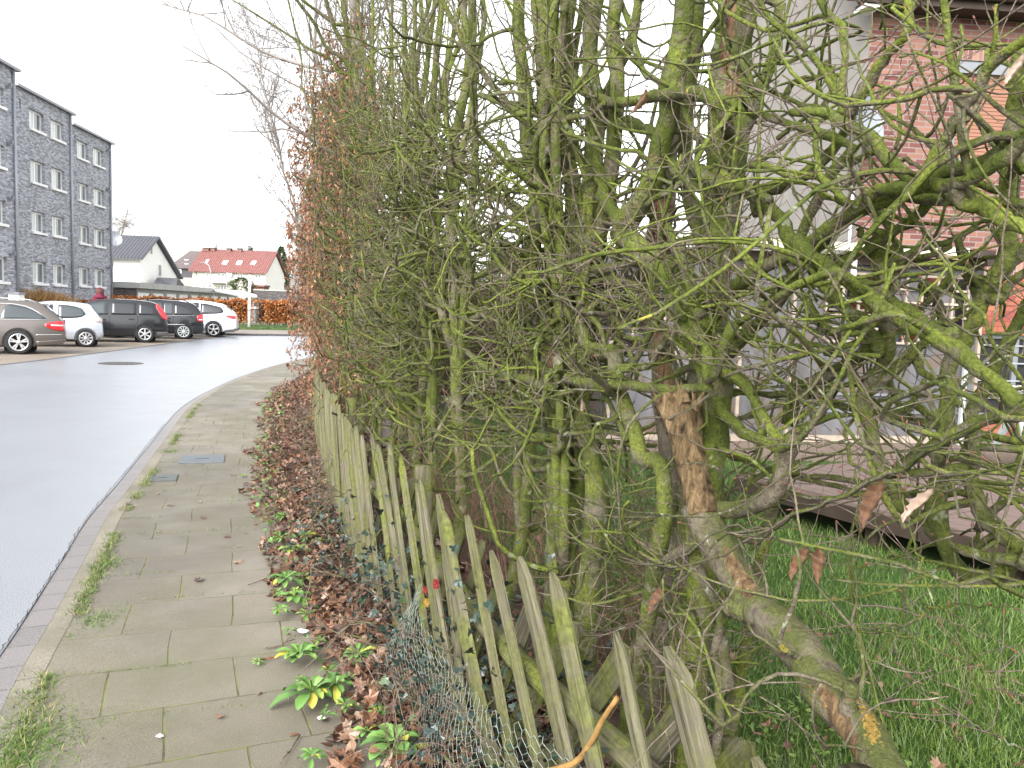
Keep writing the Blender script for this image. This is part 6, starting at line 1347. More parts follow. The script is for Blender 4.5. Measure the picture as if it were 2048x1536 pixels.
trace(T, [(1110, 680), (1060, 660), (1055, 600), (1040, 560)], (18, 8), -.25); trace(T, [(1118, 780), (1060, 760), (990, 745), (930, 700)], (22, 10), -.3); trace(T, [(1115, 640), (1160, 620), (1200, 655), (1210, 700)], (16, 9), -.1)
trace(T, [(1120, 900), (1080, 870), (1040, 890), (1010, 880)], (18, 8), -.25)
trace(T, [(1000,166), (1029,166), (1058,195), (1081,215), (1137,231), (1179,233), (1195,231)], (10, 8), -0.15+rng.normal(0, .06))
trace(T, [(1032,215), (1052,208), (1091,234), (1130,251), (1146,267), (1143,280), (1176,277), (1198,277)], (13, 10), -0.15+rng.normal(0, .06))
trace(T, [(1000,286), (1033,332), (1052,352), (1068,361)], (14, 11), -0.15+rng.normal(0, .06))
trace(T, [(1007,404), (1033,423), (1065,436), (1100,445)], (11, 8), -0.15+rng.normal(0, .06))
trace(T, [(1000,479), (1026,496), (1046,502), (1105,520)], (13, 10), -0.15+rng.normal(0, .06))
trace(T, [(960,550), (1000,557), (1046,564), (1065,587), (1085,593), (1110,600)], (11, 8), -0.15+rng.normal(0, .06))
trace(T, [(940,640), (1000,616), (1039,606), (1072,613), (1098,632)], (13, 10), -0.15+rng.normal(0, .06))
trace(T, [(1052,636), (1065,662), (1081,671), (1107,675)], (11, 8), -0.15+rng.normal(0, .06))
trace(T, [(950,735), (1000,753), (1049,772), (1098,785), (1120,800)], (13, 10), -0.15+rng.normal(0, .06))
trace(T, [(960,880), (1000,886), (1039,893), (1065,912), (1110,915)], (11, 8), -0.15+rng.normal(0, .06))
trace(T, [(1065,938), (1107,935), (1153,938), (1180,925)], (12, 9), -0.15+rng.normal(0, .06))
trace(T, [(900,430), (940,470), (990,490), (1040,540), (1100,560)], (14, 11), -0.15+rng.normal(0, .06))
trace(T, [(880,300), (930,330), (980,390), (1040,420), (1095,470)], (14, 11), -0.15+rng.normal(0, .06))
trace(T, [(870,560), (920,600), (985,640), (1050,660), (1105,690)], (12, 9), -0.15+rng.normal(0, .06))
trace(T, [(890,800), (950,810), (1010,840), (1070,850), (1120,860)], (12, 9), -0.15+rng.normal(0, .06))
T.branch_out(60, 3, 1, l1=(.3, .9), r1=(.005, .018), zmin=.35, zmax=2.2, along=.7, lim=.08); T.branch_out(30, 3, 1, l1=(.3, .9), r1=(.004, .013), zmin=2.2, along=.9); T.shoots(14)
T.build('bark'); near.append(T)
# 8 long crossing limbs
T = Tree('hedge_tree', 'mossy hedge tree whose long smooth limbs cross before the red brick wall', gpt(1600, .1))
P = [np.array(gpt(1470, .3))]+tr([(1490, 1300, .25), (1515, 1150, .2), (1545, 1020, .1), (1558, 940), (1563, 896), (1537, 850), (1494, 778), (1465, 756), (1416, 717), (1400, 648), (1392, 590)], .0)
T.limb(P, [.026, .024, .022, .020, .018, .016, .016, .015, .014, .014, .012], 30, .06, True)
trace(T, [(1380, 610), (1406, 603), (1465, 577), (1530, 534), (1612, 492), (1693, 433), (1742, 410), (1823, 378), (1888, 345), (1979, 316), (2048, 267), (2120, 230)], (26, 38, 36, 28), .05)
trace(T, [(1700, 430), (1760, 380), (1856, 374), (1908, 368), (1986, 329), (2048, 286), (2110, 260)], (28, 30), .0)
trace(T, [(1582, 225), (1644, 225), (1693, 250), (1742, 273), (1774, 319), (1817, 351), (1846, 372)], (18, 30), .0)
trace(T, [(1400, 189), (1439, 195), (1498, 221), (1556, 241), (1612, 257), (1677, 280), (1706, 293), (1693, 312), (1657, 355), (1625, 420), (1595, 490)], (14, 22, 26), .1)
trace(T, [(1628, -60), (1640, 0), (1657, 29), (1686, 55), (1690, 114), (1683, 189), (1680, 225)], (14, 16), .05); trace(T, [(1813, -60), (1815, 0), (1817, 59), (1784, 98), (1751, 140), (1719, 192), (1690, 240)], (18, 26), .1)
trace(T, [(1700, 245), (1640, 330), (1560, 370), (1522, 390), (1520, 430)], (20, 34), .14); trace(T, [(1522, 390), (1560, 440), (1590, 500)], (24, 30), .1); trace(T, [(1632, 235), (1632, 300), (1640, 350), (1660, 370), (1695, 405)], (12, 16), -.05)
trace(T, [(1520, 400), (1480, 370), (1440, 350), (1400, 335)], (30, 18), .12); trace(T, [(1846, 360), (1872, 309), (1921, 228), (1960, 169), (1973, 137), (2028, 94), (2080, 60)], (26, 22), -.05)
trace(T, [(1973, 137), (1978, 98)], (12, 12), -.05)
trace(T, [(1590, 480), (1608, 505), (1673, 547), (1725, 580), (1774, 622), (1856, 668), (1921, 710), (1986, 759), (2030, 800), (2090, 850)], (30, 36, 34), .0); trace(T, [(1750, 580), (1820, 625), (1878, 665), (1915, 664)], (30, 26), .1)
trace(T, [(1673, 544), (1595, 570), (1556, 596), (1478, 645)], (20, 14), -.12); trace(T, [(1800, 630), (1740, 640), (1690, 655), (1660, 668)], (12, 12), -.12); trace(T, [(1700, 430), (1660, 475), (1600, 540), (1560, 560)], (16, 14), .1)
trace(T, [(1790, 300), (1800, 260), (1797, 200), (1800, 188)], (8, 7), .15); trace(T, [(1720, 420), (1760, 420), (1780, 460), (1760, 480)], (20, 14), .15)
trace(T, [(1582,515), (1625,538), (1634,557), (1660,590)], (18, 14), 0.08+rng.normal(0, .06))
trace(T, [(1498,560), (1530,580), (1553,583)], (10, 8), 0.08+rng.normal(0, .06))
trace(T, [(1615,593), (1625,622), (1647,648), (1670,661), (1725,665)], (15, 12), 0.08+rng.normal(0, .06))
trace(T, [(1465,606), (1498,626), (1546,635)], (9, 7), 0.08+rng.normal(0, .06))
trace(T, [(1507,648), (1563,652), (1608,655), (1650,668)], (9, 7), 0.08+rng.normal(0, .06))
trace(T, [(1452,681), (1498,668), (1530,678)], (9, 7), 0.08+rng.normal(0, .06))
trace(T, [(1579,700), (1612,691), (1641,691), (1654,707), (1709,710), (1760,712)], (13, 10), 0.08+rng.normal(0, .06))
trace(T, [(1400,143), (1465,137), (1546,127), (1589,120), (1670,81), (1725,62)], (10, 8), 0.08+rng.normal(0, .06))
trace(T, [(1511,176), (1563,192), (1608,212), (1634,212), (1660,225)], (12, 9), 0.08+rng.normal(0, .06))
trace(T, [(1582,169), (1608,159), (1647,153), (1680,150)], (12, 9), 0.08+rng.normal(0, .06))
trace(T, [(1651,127), (1670,163), (1660,189), (1641,218), (1625,230)], (16, 12), 0.08+rng.normal(0, .06))
trace(T, [(1472,114), (1498,146), (1504,208), (1500,222)], (13, 10), 0.08+rng.normal(0, .06))
trace(T, [(1680,52), (1647,33), (1553,59), (1514,55), (1449,20)], (11, 8), 0.08+rng.normal(0, .06))
trace(T, [(1781,13), (1830,52), (1888,88), (2048,88)], (9, 7), 0.08+rng.normal(0, .06))
trace(T, [(1703,325), (1755,303), (1784,309), (1800,330)], (13, 10), 0.08+rng.normal(0, .06))
trace(T, [(1677,378), (1725,352), (1774,335), (1810,319), (1823,325), (1846,342)], (13, 10), 0.08+rng.normal(0, .06))
trace(T, [(1501,332), (1530,332), (1582,352), (1638,355), (1660,370)], (15, 12), 0.08+rng.normal(0, .06))
trace(T, [(1556,277), (1595,247), (1621,228)], (12, 9), 0.08+rng.normal(0, .06))
trace(T, [(1953,234), (1973,267), (1996,293), (2018,316), (2048,345)], (17, 13), 0.08+rng.normal(0, .06))
trace(T, [(1790,390), (1888,400), (1960,402), (2060,407)], (26, 20), 0.08+rng.normal(0, .06))
trace(T, [(1934,413), (1973,436), (2005,452)], (11, 8), 0.08+rng.normal(0, .06))
trace(T, [(1849,380), (1846,420), (1784,465), (1735,500), (1690,520), (1640,560)], (22, 17), 0.08+rng.normal(0, .06))
trace(T, [(1930,405), (1966,413), (2005,439), (2060,455)], (34, 27), 0.08+rng.normal(0, .06))
trace(T, [(1719,456), (1725,475), (1745,462), (1764,465)], (14, 11), 0.08+rng.normal(0, .06))
trace(T, [(1592,860), (1634,844), (1677,827)], (15, 12), 0.08+rng.normal(0, .06))
trace(T, [(1433,892), (1465,905), (1507,922)], (9, 7), 0.08+rng.normal(0, .06))
T.branch_out(72, 2, 1, l1=(.25, .85), r1=(.004, .012), zmin=1.12, along=1.4); T.build('bark_bright'); near.append(T)
# 10 hooked low limb
T = Tree('hedge_tree', 'gnarled mossy hedge tree at the right edge, its low limb hooked above the lawn', (1.32, 1.02, 0))
P = [np.array([1.40, 1.10, 0])]+tr([(2230, 1500), (2180, 1300), (2110, 1160), (2048, 1108), (2030, 1126), (1976, 1161), (1935, 1161), (1893, 1107), (1877, 1033), (1881, 941), (1872, 880)], .2)
T.limb(P, [.030, .03, .028, .026, .024, .022, .024, .022, .020, .017, .012], 26, .12, True)
trace(T, [(1890, 1085), (1865, 1062), (1850, 1042), (1806, 1012), (1788, 975), (1761, 940), (1748, 889), (1728, 830), (1726, 790), (1752, 750), (1770, 710), (1776, 655), (1770, 590), (1758, 530), (1745, 480)], (26, 34, 32, 28, 22), .2, n=44, rough=.13)
trace(T, [(1881, 960), (1885, 900), (1891, 863), (1898, 798), (1901, 717), (1934, 668), (1966, 596), (1996, 551), (2014, 490), (2013, 440), (2018, 345), (2030, 230), (2050, 100)], (30, 36, 26, 18), .2, n=44, rough=.12)
trace(T, [(1740, 783), (1784, 749), (1820, 717), (1856, 681)], (20, 14), .2); trace(T, [(1578, 850), (1590, 782), (1628, 765), (1677, 739), (1738, 697), (1770, 670)], (34, 26), .18)
trace(T, [(1760, 710), (1742, 661), (1693, 616), (1641, 564), (1610, 520)], (24, 22), .15); trace(T, [(1758, 540), (1790, 520), (1850, 495), (1900, 485)], (18, 14), .12); trace(T, [(1790, 560), (1805, 520), (1790, 480), (1760, 460)], (16, 10), .2)
trace(T, [(1770, 600), (1800, 570), (1840, 560), (1900, 590), (1960, 610)], (10, 6), .1); trace(T, [(1768, 640), (1730, 600), (1700, 590)], (14, 8), .12)
trace(T, [(1960, 610), (1935, 550), (1920, 500), (1915, 470)], (16, 14), .28); trace(T, [(1990, 560), (2030, 520), (2048, 500), (2090, 450)], (26, 20), .3); trace(T, [(1995, 600), (2030, 560), (2060, 540)], (22, 18), .2)
trace(T, [(2120, 520), (2048, 622), (2009, 700), (1986, 749), (1966, 785), (1940, 830), (1950, 895), (1945, 935)], (24, 26, 34), .15); trace(T, [(2010, 480), (2045, 430), (2085, 400)], (20, 16), .3); trace(T, [(1930, 690), (1860, 650), (1800, 640)], (12, 8), .35)
trace(T, [(2050, 1110), (2034, 1090), (1989, 1060), (1960, 1016), (1935, 933), (1950, 860)], (34, 30), .2); trace(T, [(2040, 1120), (1960, 1110), (1905, 1092)], (26, 18), .16); trace(T, [(1780, 950), (1790, 940), (1875, 886), (1953, 847), (2048, 827), (2120, 810)], (20, 30), -.02)
trace(T, [(1433, 778), (1530, 788), (1628, 791), (1693, 814), (1790, 834), (1888, 853), (2048, 886), (2130, 900)], (12, 18, 24), .25); trace(T, [(1960, 1000), (1920, 985), (1860, 990), (1780, 985), (1700, 960), (1600, 950)], (16, 12), .3)
trace(T, [(1440, 900), (1500, 925), (1580, 950), (1680, 975), (1750, 990)], (16, 10), .3); trace(T, [(2048, 1126), (2080, 1060), (2120, 980)], (26, 22), .15); trace(T, [(1960, 1050), (2000, 1010), (2048, 1000)], (20, 14), .22)
trace(T, [(1778,534), (1820,521), (1862,512), (1901,492)], (15, 12), 0.20+rng.normal(0, .06))
trace(T, [(1784,499), (1797,521), (1800,547), (1787,580), (1770,600)], (17, 13), 0.20+rng.normal(0, .06))
trace(T, [(1843,567), (1872,596), (1885,635), (1888,661)], (22, 17), 0.20+rng.normal(0, .06))
trace(T, [(1914,476), (1927,512), (1953,564), (1973,586)], (13, 10), 0.20+rng.normal(0, .06))
trace(T, [(1778,733), (1784,785), (1804,814), (1823,818)], (15, 12), 0.20+rng.normal(0, .06))
trace(T, [(1849,759), (1833,791), (1813,818)], (11, 8), 0.20+rng.normal(0, .06))
trace(T, [(1823,707), (1849,746), (1882,765), (1921,811)], (18, 14), 0.20+rng.normal(0, .06))
trace(T, [(1849,769), (1869,824), (1885,850)], (13, 10), 0.20+rng.normal(0, .06))
trace(T, [(1826,808), (1856,831), (1882,853)], (14, 11), 0.20+rng.normal(0, .06))
trace(T, [(1700,620), (1760,640), (1830,640), (1900,650)], (10, 8), 0.20+rng.normal(0, .06))
trace(T, [(1690,770), (1760,775), (1840,790), (1900,800)], (9, 7), 0.20+rng.normal(0, .06))
T.branch_out(80, 2, 1, l1=(.25, .8), r1=(.004, .012), zmin=1.05, along=1.4)
long_twigs(T, [[(2100, 740), (2000, 700), (1900, 640), (1800, 590), (1775, 540)], [(2150, 1050), (2048, 965), (1900, 905), (1790, 880), (1650, 760), (1600, 725)], [(2100, 960), (1900, 905), (1700, 908), (1550, 890), (1400, 820)],
    [(2060, 925), (1950, 950), (1800, 985), (1660, 1010), (1560, 1000)], [(2100, 740), (1980, 860), (1850, 895), (1700, 880), (1560, 880)], [(1866, 1205), (1830, 1090), (1805, 990), (1790, 930)], [(1850, 1215), (1960, 1210), (2060, 1220), (2100, 1224)], [(1880, 1210), (1940, 1300), (2000, 1370), (2060, 1420)],
    [(2000, 1480), (1960, 1400), (1925, 1310), (1880, 1240)], [(2048, 1500), (1930, 1440), (1880, 1420)], [(1866, 1215), (1800, 1250), (1700, 1255), (1640, 1225)], [(1716, 1270), (1712, 1180), (1716, 1080), (1722, 1040)], [(1716, 1262), (1800, 1270), (1900, 1310), (2048, 1370)], [(2100, 130), (1980, 90), (1840, 70), (1720, 80)], [(2100, 90), (1950, 95), (1880, 85), (1760, 20), (1700, 0)]], (6.5, 3), -.05)
long_twigs(T, [[(1500, 1099), (1562, 1045), (1666, 999), (1749, 962), (1852, 904), (1960, 850)]], (9, 16), -.22)
for u, v, sz, m_, tl in ((1762, 960, .105, 'curl', -.15), (1868, 978, .070, 'curl_pale', -.6), (1612, 1095, .085, 'curl', -.25), (1637, 1098, .085, 'curl', .15), (2050, 105, .045, 'curl_pale', -.4)): hooked_leaf(T, u, v, -.12, sz, m_, tl)
T.build('bark'); near.append(T)
# 11 foreground shoots tree, lower middle
T = Tree('hedge_tree', 'young hedge stem with long thin reddish shoots reaching over the fence', gpt(1480, -.1))
P = [np.array(gpt(1465, -.1))]+tr([(1440, 1400), (1425, 1300), (1445, 1240), (1420, 1200), (1400, 1130)], -.05)
T.limb(P, [.016, .014, .013, .012, .010], 16, .12, True)
trace(T, [(1442, 1260), (1452, 1330), (1455, 1380)], (20, 26), -.02)
long_twigs(T, [[(1600, 929), (1500, 1005), (1414, 1032), (1232, 1016), (1099, 970), (1000, 917), (940, 890)], [(1580, 1030), (1480, 1090), (1390, 1130), (1280, 1125), (1170, 1085), (1090, 1045), (1040, 1060)], [(1540, 1055), (1440, 1075), (1380, 1150), (1330, 1190), (1290, 1235), (1200, 1262), (1100, 1245)], [(1540, 1062), (1450, 1055), (1370, 1110), (1300, 1130), (1230, 1120)],
    [(1440, 940), (1400, 925), (1365, 928)], [(1330, 1030), (1250, 1035), (1170, 1030), (1090, 1030)], [(1500, 1400), (1400, 1480), (1340, 1430), (1260, 1370), (1228, 1300), (1218, 1240)], [(1240, 1100), (1180, 1130), (1150, 1190), (1110, 1160)], [(1245, 1090), (1190, 1050), (1180, 1090), (1140, 1130), (1100, 1140), (1050, 1170)], [(1700, 885), (1560, 890), (1430, 900), (1330, 860)], [(1420, 790), (1360, 830), (1250, 840), (1130, 860)], [(1530, 740), (1420, 725), (1290, 700), (1190, 700)]], (7, 3), -.28)
for u, v, sz, m_, tl in ((1322, 1175, .10, 'curl', -.28), (1020, 715, .085, 'curl', -.12), (1450, 470, .06, 'curl', .9), (1292, 178, .07, 'curl', -.6), (1162, 800, .05, 'curl_pale', .1)): hooked_leaf(T, u, v, -.25, sz, m_, tl)
long_twigs(T, [[(1500, 436), (1390, 433), (1254, 459), (1163, 452), (1075, 446), (1000, 426)], [(1500, 254), (1436, 293), (1381, 326), (1293, 339), (1195, 352), (1130, 345)], [(1280, 150), (1182, 127), (1114, 101), (1055, 75), (1000, 33)], [(1283, 130), (1254, 94), (1208, 49), (1143, 0)],
    [(1500, 583), (1423, 583), (1358, 593), (1277, 600), (1221, 593), (1182, 580)], [(1436, 496), (1374, 499), (1309, 522), (1254, 520), (1202, 508), (1169, 496)], [(1195, 195), (1153, 179), (1065, 140), (1000, 107)], [(1500, 255), (1440, 330), (1390, 430), (1330, 440), (1230, 470)], [(1470, 530), (1400, 470), (1290, 455), (1180, 440)]], (6, 3), -.30)
T.branch_out(10, 2, 2, l1=(.15, .4), r1=(.0025, .005), zmin=.2); T.build('bark_bare'); near.append(T)
# ---- the row goes on: procedural trees from y ~ 3.4 m to the leafy far end
ORD = ['first', 'second', 'third', 'fourth', 'fifth', 'sixth', 'seventh', 'eighth', 'ninth', 'tenth', 'eleventh', 'twelfth', 'thirteenth', 'fourteenth', 'fifteenth', 'sixteenth', 'seventeenth', 'eighteenth', 'nineteenth', 'twentieth']
def s_of_y(y): return float(np.interp(y, FEN[:, 1], FS)-F0)
def trace_abs(T, pts, px):
    P = [at(*p) for p in pts]; w = np.linspace(px[0], px[1], len(P)); T.limb(P, [ww/2/FPX*p[2] for ww, p in zip(w, pts)], None, .08)
def row_tree(y, label, r, h, stems, n1, n2, n3, leafy=0, off=.35, mat='bark', group='moss covered trees of the old hedge row', twigscale=1.0, lim=-.30, shoot=12, nsh=6, tall=0, extra=()):
    s = s_of_y(y); b = P3(s, 0.0, off+rng.normal(0, .06)); T = Tree('hedge_tree', label, b, group)
    fork = .35+.6*rng.random() if stems > 1 else h
    for k in range(stems):
        hh = h*(.75+.35*rng.random()); hh = h if k == 0 else hh; f = fork*(1 if k else 0); t = fence_t(s); nn = np.array([t[1], -t[0]])
        lean = t*rng.normal(0, .16)+nn*rng.normal(.0, .09); zs = np.linspace(0, hh, 11); p0 = b if k == 0 else T.limbs[0][0][min(int(fork/hh*20)+1, 8)]
        if k: zs = np.linspace(p0[2], hh, 11)
        pts = [np.array([p0[0]+lean[0]*(z-zs[0])*.6+.05*math.sin(z*1.7+k*2)*(z > .1), p0[1]+lean[1]*(z-zs[0])*.6+.05*math.cos(z*1.3+k)*(z > .1), z]) for z in zs]; pts[0] = p0
        for i in range(1, 11): pts[i] = pts[i]+rng.normal(0, .038, 3)
        rk = r*(.92 if k == 0 else .62); T.limb(pts, [rk*1.2, rk, rk*.92, rk*.85, rk*.75, rk*.66, rk*.58, rk*.5, rk*.42, rk*.34, rk*.22], 22, .07, k == 0)
    top = 3.2 if not tall else tall
    B = T.branch_out(n1, n2, n3, l1=(.3, .8), zmin=.35, zmax=top, r1=(.005, .017), tw=(.0011*twigscale, .0022*twigscale), lim=lim, along=.7)
    T.branch_out(int(n1*.14), 3, 2, l1=(.3, .8), zmin=top, zmax=h-.8, tw=(.0011*twigscale, .0022*twigscale), lim=lim-.5, along=.5, up=.14, r1=(.003, .008))
    T.shoots(shoot, l=(.7, 1.7), zmin=top-.4, n3=nsh, r=(.004, .009), lean=(-.22, 0))
    for pts, px in extra: trace_abs(T, pts, px)
    if leafy and B:
        src = np.concatenate([B[0].reshape(-1, 3), B[1].reshape(-1, 3)]); t = fence_x(src[:, 1]); o = src[:, 0]-t; fs = src[(o < .42) & (src[:, 2] < 5.0)]
        T.hanging_leaves(leafy, fs if len(fs) > 30 else src)
    T.build(mat); return T
EXT = [([(752, 300, 7.0), (732, 146, 7.0), (685, 86, 6.9), (662, 34, 6.8), (651, 0, 6.7), (640, -60, 6.6)], (13, 8)), ([(745, 200, 7.1), (714, 65, 7.1), (672, 49, 7.0), (636, 23, 6.9), (605, 0, 6.8), (560, -40, 6.7)], (12, 5)), ([(740, 260, 7.2), (696, 130, 7.2), (654, 96, 7.1), (628, 44, 7.0), (594, 0, 6.9), (580, -40, 6.9)], (11, 6)),
       ([(720, 220, 7.3), (667, 125, 7.3), (628, 104, 7.2), (589, 78, 7.2), (530, 40, 7.1), (465, 0, 7.0)], (8, 3)), ([(730, 230, 7.2), (700, 100, 7.2), (690, 20, 7.1), (680, -60, 7.0)], (11, 7))]
ys = [2.85, 3.45, 3.95, 4.5, 5.05, 5.6, 6.2, 6.85, 7.5]
for i, y in enumerate(ys):
    row_tree(y, ORD[i]+' bare mossy tree beyond the one with the red rotten strip', .029+.008*rng.random(), 5.4+.7*rng.random(), int(rng.integers(2, 5)), (105 if y < 4.2 else 175), (2 if y < 4.2 else 3), 1, leafy=int(max(0, (y-5.4)*420)), mat='bark' if i % 3 else 'bark_bright', twigscale=1+.03*y, extra=EXT if i == 7 else (), lim=(.02 if y < 5 else .02-.045*(y-5)), tall=2.3+(y-3)*.27)
yb = [8.2, 8.8, 9.4, 10.0, 10.7, 11.4, 12.2, 13.0, 14.0, 15.0, 16.2, 17.6]
for i, y in enumerate(yb):
    row_tree(y, ORD[i]+' brown leafed hedge tree counted along the row from the bare mossy trees', .036+.01*rng.random(), (5.0 if y < 14 else 4.7)+.5*rng.random(), int(rng.integers(1, 4)), 120, 4, 2, leafy=4200 if y > 8.5 else 3200, mat='bark_bare', group='brown leafed trees at the far end of the hedge row', twigscale=1+.05*y, lim=-.26, shoot=16, tall=4.2+.25*rng.random()-.02*y)
# taller spreading tree beyond
bare_tree('bare_tree', 'tall bare tree spreading its thin branches against the sky beyond the leafy hedge end', (-5.7, 23.5, 0), 9.0, .055, 60, .80, ang0=.50, path=[(-5.7, 23.5, 0), (-6.0, 23.5, 2.0), (-6.5, 23.4, 4.5), (-7.0, 23.3, 6.6), (-7.6, 23.2, 9.2)], n2=8, n3=6, twigr=.0042, lo=.35)
bare_tree('bare_tree', 'second bare tree with upright grey stems behind the mossy hedge row', (-1.3, 8.6, 0), 9.0, .07, 36, .7, lean=(-.05, 0), n2=8, n3=6, twigr=.004, lo=.3)

for k, (y, o_, n, lab) in enumerate(((3.2, .85, 40, 'thicket of thin reddish shoots on the lawn behind the red rotten trunk'), (4.1, .8, 44, 'thicket of thin brown shoots behind the first bare mossy trees'), (5.2, .85, 46, 'far thicket of thin brown shoots behind the dense part of the hedge'))):
    s_ = s_of_y(y); b = P3(s_, .03, o_); T = thing('sapling_thicket', lab, 'shrub', tuple(b), 'thickets of thin shoots behind the hedge'); S = b+np.column_stack([rng.normal(0, .22, n), rng.normal(0, .30, n), np.zeros(n)]); D = norm(np.column_stack([rng.normal(0, .28, n), rng.normal(0, .28, n), np.ones(n)])); B = grow(S, D, .5+.9*rng.random(n), 9, .10, .02, .15); R = (.0018+.0025*rng.random(n))[:, None]*np.linspace(1, .4, 10)[None]
    i = np.repeat(np.arange(n), 7); j = rng.integers(2, 9, len(i)); Bk = grow(B[i, j], norm(norm(B[i, j+1]-B[i, j])*.5+rand_dirs(len(i))*.9), .1+.3*rng.random(len(i)), 5, .14, .02); me = tubes_mesh('shoots', [(B, R, 5), (Bk, np.full((len(i), 1), .0014)*np.linspace(1, .5, 6)[None], 3)]); link_mesh('shoots', me, MAT['redshoot'], T)
rng = np.random.default_rng(77)
EXPOSURE = 1.8
# ------------------------------------------------------------------ leaf litter, weeds, ivy, grass, twigs on the ground
def lobed(kind):
    if kind == 'maple':
        a = [(0, 0), (.18, -.05), (.42, -.12), (.30, .10), (.58, .22), (.36, .34), (.40, .55), (.16, .48), (0, .85)]
    elif kind == 'beech': a = [(0, 0), (.14, .10), (.22, .30), (.22, .50), (.14, .75), (0, 1.0)]
    else: a = [(0, 0), (.30, -.10), (.46, .10), (.26, .26), (.30, .42), (.12, .45), (0, .80)]
    r = a; l = [(-x, y) for x, y in a[1:-1]][::-1]; return np.array(r+l)
def scatter_leaves(name, label, cat, C, size, kinds, mat, kind, flat=.35, curl=.5, rnd=None, parent=None):
    Vs = []; polys = {}; b = 0; R = []
    for k, sh in enumerate([lobed(q) for q in kinds]):
        ix = np.where(np.arange(len(C)) % len(kinds) == k)[0]; n = len(ix); m = len(sh)
        if not n: continue
        N = norm(rng.normal(0, flat, (n, 3))+np.array([0, 0, 1])); a = rng.random(n)*2*PI; X = np.column_stack([np.cos(a), np.sin(a), np.zeros(n)]); X = norm(X-N*np.sum(X*N, 1, keepdims=True)); Y = np.cross(N, X); S = size[0]+(size[1]-size[0])*rng.random(n)**1.4
        pts = np.vstack([sh, [[0, .4]]]); cu = curl*rng.random((n, 1)); cv = rng.normal(0, .35, (n, 1))
        h = cu*((pts[None, :, 0]**2)*1.6)+cv*((pts[None, :, 1]-.4)**2)+rng.normal(0, .035, (n, m+1))
        P = C[ix][:, None]+S[:, None, None]*(X[:, None]*pts[None, :, 0:1]+Y[:, None]*(pts[None, :, 1:2]-.4)+N[:, None]*h[..., None])
        i = b+(np.arange(n)*(m+1))[:, None, None]; j = np.arange(m); tri = np.stack(np.broadcast_arrays(i[..., 0]+j, i[..., 0]+(j+1) % m, i[..., 0]+m), -1).reshape(-1, 3)
        Vs.append(P.reshape(-1, 3)); polys.setdefault(3, []).append(tri); b += n*(m+1); R.append(np.repeat(rng.random(n) if rnd is None else rnd[ix], m+1))
    me = np_mesh(name, np.concatenate(Vs), [np.concatenate(v) for v in polys.values()], False, {'rnd': np.concatenate(R)})
    return tag(link_mesh(name, me, MAT[mat], parent), label, cat, None, kind)
def bed_points(n, lo, hi, y0=1.6, y1=16, ypow=1.0):
    """random points between the pavement edge (lo) and the fence (hi), as fractions of that width"""
    y = y0+(y1-y0)*rng.random(n)**ypow; w = lo+(hi-lo)*rng.random(n); l = np.interp(y, LEAFEDGE[:, 1], LEAFEDGE[:, 0]); f = fence_x(y); return np.column_stack([l+(f-l)*w, y, np.zeros(n)]), w
C, w = bed_points(8600, -.03, 2.3, ypow=1.5); C[:, 2] = .062+.045*np.clip(w*1.4, 0, 1)+.03*rng.random(len(C))*np.clip(w*3, .1, 1); wob = .10*np.sin(C[:, 1]*3.1)+.06*np.sin(C[:, 1]*7.7); C[:, 0] -= wob*(w < .25)*.6
WXY = np.array([[*ground(u, v, .075)[:2], R] for u, v, R in ((625, 1400, .125), (672, 1385, .09), (790, 1505, .12), (600, 1325, .10), (715, 1325, .085), (590, 1205, .095), (572, 1170, .09), (590, 1110, .10), (560, 1085, .075), (612, 1080, .07), (565, 1042, .07), (536, 968, .055))])
clear = lambda C: C[(np.linalg.norm(C[:, None, :2]-WXY[None, :, :2], axis=-1) > WXY[None, :, 2]*1.0).all(1)]
C = clear(C)
scatter_leaves('leaf_litter', 'wet brown fallen leaves heaped between the pavement and the fence', 'leaf litter', C, (.035, .085), ['maple', 'beech', 'maple', 'beech', 'beech'], 'litter', 'stuff')
C, w = bed_points(2600, .1, 1.4, ypow=1.4); C[:, 2] = .10+.05*rng.random(len(C)); C = clear(C)
scatter_leaves('curled_leaf_litter', 'curled dry leaves standing on top of the fallen leaf layer', 'leaf litter', C, (.03, .07), ['maple', 'beech'], 'litter', 'stuff', flat=.9, curl=1.4)
n = 48; y = 1.8+9*rng.random(n)**1.3; k = np.stack([np.interp(y, KERB[:, 1], KERB[:, 0]), y], 1); l = np.interp(y, LEAFEDGE[:, 1], LEAFEDGE[:, 0]); x = l-(l-k[:, 0])*rng.random(n)**3.2*.9-.02
scatter_leaves('stray_leaves', 'stray brown leaves lying on the pavement near the planting bed', 'leaf litter', np.column_stack([x, y, np.full(n, .062)]), (.03, .07), ['maple', 'beech', 'beech'], 'litter', 'stuff', flat=.12, curl=.3)
# ivy along the fence foot and behind it
Cs = []
for s0, z0, n, sp, zz, off in ((1.6, .10, 700, .5, .12, .15), (2.3, .12, 600, .5, .18, .0), (3.2, .14, 500, .6, .2, .0), (4.2, .2, 420, .5, .22, .02), (2.9, .4, 160, .2, .2, .1), (5.4, .16, 260, .7, .12, -.1)):
    s = s0+rng.normal(0, sp, n); o = off+rng.normal(0, .12, n); P = P3(s, 0.0, o); P[:, 2] = z0+np.abs(rng.normal(0, zz, n))*np.exp(-np.abs(o)*1.5); Cs.append(P)
P = P3(1.05+rng.normal(0, .25, 900), 0.0, .42+rng.normal(0, .10, 900)); P[:, 2] = .12+.55*rng.random(900)**1.2; Cs.append(P)
scatter_leaves('ivy', 'dark blue green ivy creeping over the foot of the fence and the trunks', 'ivy', np.concatenate(Cs), (.025, .052), ['ivy'], 'ivy', 'stuff', flat=.9, curl=.3)
